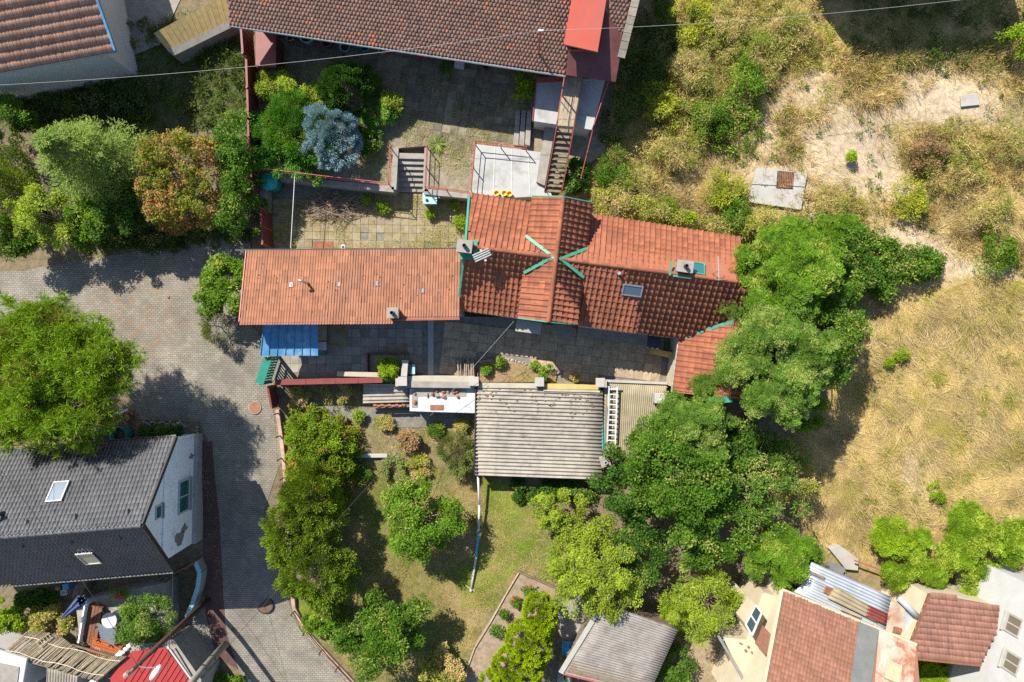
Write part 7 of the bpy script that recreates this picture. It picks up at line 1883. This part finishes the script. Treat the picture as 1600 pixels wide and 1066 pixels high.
blades('slope_grass', 'patchy dry grass on the sandy slope', [SLOPE], 120000, .5, .018, 'straw', 302, .6, sand_ex + [(gpoly([(1165,255),(1268,262),(1258,332),(1165,322)]), 0)])
blades('lawn_grass', 'short half-dry lawn grass round the apple tree', [LAWN], 110000, .12, .018, 'lawn_blade', 303, .5, [(gpoly([(812,895),(870,920),(850,985),(790,1066),(722,1066),(745,1000)]), 0)])
blades('green_lawn', 'fresh green turf beside the drain pipe', [gpoly([(752,750),(800,755),(850,790),(838,850),(800,890),(770,950),(722,950),(705,900),(745,860),(765,820)]), gpoly([(440,960),(540,880),(560,905),(500,1000)])], 26000, .13, .02, 'lawn_green', 308, .5)
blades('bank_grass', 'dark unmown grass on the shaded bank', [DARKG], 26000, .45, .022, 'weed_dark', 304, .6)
blades('border_grass', 'thin weeds on the strip below the retaining wall', [gpoly([(450,605),(560,605),(640,650),(740,655),(740,700),(560,715),(550,680),(470,640)])], 9000, .18, .025, 'weed', 305, .5, [(gpoly([(452,622),(520,632),(600,640),(690,640),(735,650),(732,672),(690,668),(610,668),(530,655),(455,640)]), .25)])
blades('annex_grass', 'rough green grass below the pale twiggy tree', [gpoly([(1060,985),(1130,990),(1120,1066),(1030,1090),(1020,1060)])], 6000, .25, .025, 'lawn_blade', 306, .5)
blades('meadow_green', 'green weeds scattered through the upper meadow', [gpoly([(1330,400),(1460,440),(1600,430),(1600,520),(1400,560),(1330,620)])], 2600, .3, .04, 'weed', 307, .5)

def tufts(name, label, polys, n, mat, seed, r=.28, per=26, L=.22, W=.03, excl=(), cat='weeds'):
    """scattered tussocks of leafy weeds"""
    rg = np.random.default_rng(seed); C = []
    for p in polys:
        xs = [q[0] for q in p]; ys = [q[1] for q in p]
        X = rg.uniform(min(xs), max(xs), n*3); Y = rg.uniform(min(ys), max(ys), n*3); ok = in_poly(X, Y, p) & (fbm(X, Y, seed+1, .8) > -.15)
        for e, keep in excl: ok &= (soft(X, Y, e, .6) < .5) | (rg.random(len(X)) < keep)
        X, Y = X[ok][:n], Y[ok][:n]; C.append(np.stack([X, Y, gz_np(X, Y) + .08], 1))
    C = np.concatenate(C); sz = r*(.4 + 1.1*rg.random(len(C))**2)
    k = np.repeat(np.arange(len(C)), per); m = len(k)
    d = unit(rg.normal(size=(m, 3)) + np.array((0, 0, .6))); d[:, 2] = np.abs(d[:, 2])
    pos = C[k] + d*(sz[k]*rg.random(m)**.6)[:, None]
    V, F = leaf_quads(pos, d + rg.normal(size=(m, 3))*.5, np.array((0, 0, 1.0)) + rg.normal(size=(m, 3))*.5, L*(.5 + rg.random(m))*(.6 + sz[k]/r*.4), W)
    return tag(np_mesh(name, V, F, MATS[mat]), label, cat, kind='stuff')
UPPER = gpoly([(930,250),(1010,190),(1060,110),(1060,-40),(1250,-40),(1340,110),(1300,250),(1180,330),(1000,325)])
tufts('slope_tufts', 'yellow-green weed tufts on the slope behind the tiled house', [UPPER], 480, 'soft_weed', 401, .3, 34, .2, .045, sand_ex)
tufts('straw_tufts', 'bleached seedhead tufts on the sandy slope', [SLOPE], 1500, 'straw', 402, .42, 70, .34, .022, sand_ex)
tufts('green_tufts', 'small dark green tufts among the dry grass of the slope', [SLOPE], 260, 'leaf_mid', 403, .25, 34, .16, .05, [(q, .5) for q in SANDY])
tufts('meadow_tufts', 'olive tufts fading into the dry meadow', [MEADOW], 260, 'weed_gold', 404, .32, 40, .32, .022)
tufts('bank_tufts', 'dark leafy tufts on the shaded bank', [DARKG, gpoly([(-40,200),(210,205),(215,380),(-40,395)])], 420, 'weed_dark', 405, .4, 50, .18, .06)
tufts('terrace_tufts', 'small weeds between the terrace and courtyard slabs', [], 1, 'weed', 406) if False else None
def crack_weeds(name, label, poly, z, n, mat, seed):
    rg = np.random.default_rng(seed); xs = [q[0] for q in poly]; ys = [q[1] for q in poly]
    X = rg.uniform(min(xs), max(xs), n*3); Y = rg.uniform(min(ys), max(ys), n*3); ok = in_poly(X, Y, poly) & (rg.random(n*3) < np.clip(.4 + fbm(X, Y, seed, 1.1)*.9, 0, 1))
    X, Y = X[ok][:n], Y[ok][:n]; m = len(X)
    V, F = leaf_quads(np.stack([X, Y, np.full(m, z + .02)], 1), rg.normal(size=(m, 3))*np.array((1, 1, .3)) + np.array((0, 0, .5)), np.array((0, 0, 1.0)) + rg.normal(size=(m, 3))*.4, .06 + .09*rg.random(m), .025)
    return tag(np_mesh(name, V, F, MATS[mat]), label, 'weeds', kind='stuff')
crack_weeds('courtyard_weeds', 'yellow moss and weeds in the joints of the back courtyard', zpoly([(425,300),(735,305),(728,395),(425,395)], 0), .04, 9000, 'weed', 411)
crack_weeds('terrace_weeds', 'dry weeds over the terrace paving', zpoly([(600,120),(830,150),(820,222),(740,232),(735,300),(670,295),(670,225),(630,230)], ZU), ZU+.03, 9000, 'weed', 412)
crack_weeds('conifer_bed_weeds', 'grass under the terrace conifers', zpoly([(406,100),(560,100),(640,160),(612,228),(608,285),(406,262)], ZU), ZU, 9000, 'soft_weed', 413)
crack_weeds('bed_weeds', 'low dry weeds over the flower bed soil', zpoly([(748,566),(790,562),(870,582),(868,597),(748,597)], .14), .14, 1500, 'weed', 414)
def line_weeds(name, label, px_lines, n, mat, seed, spread=.16):
    rg = np.random.default_rng(seed); A = []
    for ln in px_lines:
        q = [G(x, y) for x, y in ln]
        for i in range(len(q)-1):
            m = int(n*(q[i+1]-q[i]).length); t_ = rg.random(m)[:, None]; A.append(np.array(q[i])*(1-t_) + np.array(q[i+1])*t_)
    A = np.concatenate(A); A = A[rg.random(len(A)) < np.clip(.5 + fbm(A[:, 0], A[:, 1], seed, 2.2), 0, 1)]; m = len(A)
    A[:, :2] += rg.normal(0, spread, (m, 2)); A[:, 2] = gz_np(A[:, 0], A[:, 1]) + .03
    V, F = leaf_quads(A, rg.normal(size=(m, 3))*np.array((1, 1, .3)) + np.array((0, 0, .5)), np.array((0, 0, 1.0)) + rg.normal(size=(m, 3))*.4, .08 + .12*rg.random(m), .03)
    return tag(np_mesh(name, V, F, MATS[mat]), label, 'weeds', kind='stuff')
line_weeds('lane_weeds', 'weeds and dry grit plants along the edges of the paver lane', [[(386,505),(420,545),(426,600),(436,660),(444,740)], [(458,950),(478,990),(520,1036),(556,1074)], [(120,402),(250,390),(386,368)], [(215,652),(312,662)], [(318,700),(345,920)]], 75, 'weed', 421)
# unseen house, added beyond the upper border to cast the shadow on the slope
nh = thing('shadow_house', G(1365,-90), 'plain rendered house added out of view to shade the upper border of the slope', 'house')
NB = [tuple(P(x, y, 1.5)[:2]) for x, y in ((1250,-160),(1480,-175),(1485,-22),(1255,-12))]
MB().prism(NB, .5, 7.0).build('wall', MATS['plaster_cream'], nh)
cN = Vector((sum(p[0] for p in NB)/4, sum(p[1] for p in NB)/4, 0))
NE_ = [Vector((p[0], p[1], 7.0)) + (Vector((p[0], p[1], 0)) - cN)*.06 for p in NB]
ra_, rb_ = (NE_[0]+NE_[3])/2 + Vector((0, 0, 1.4)), (NE_[1]+NE_[2])/2 + Vector((0, 0, 1.4))
deck(nh, [NE_[0], NE_[1], rb_, ra_], MATS['tile_old'], .15, 'roof_slope'); deck(nh, [NE_[3], NE_[2], rb_, ra_], MATS['tile_old'], .15, 'roof_slope')
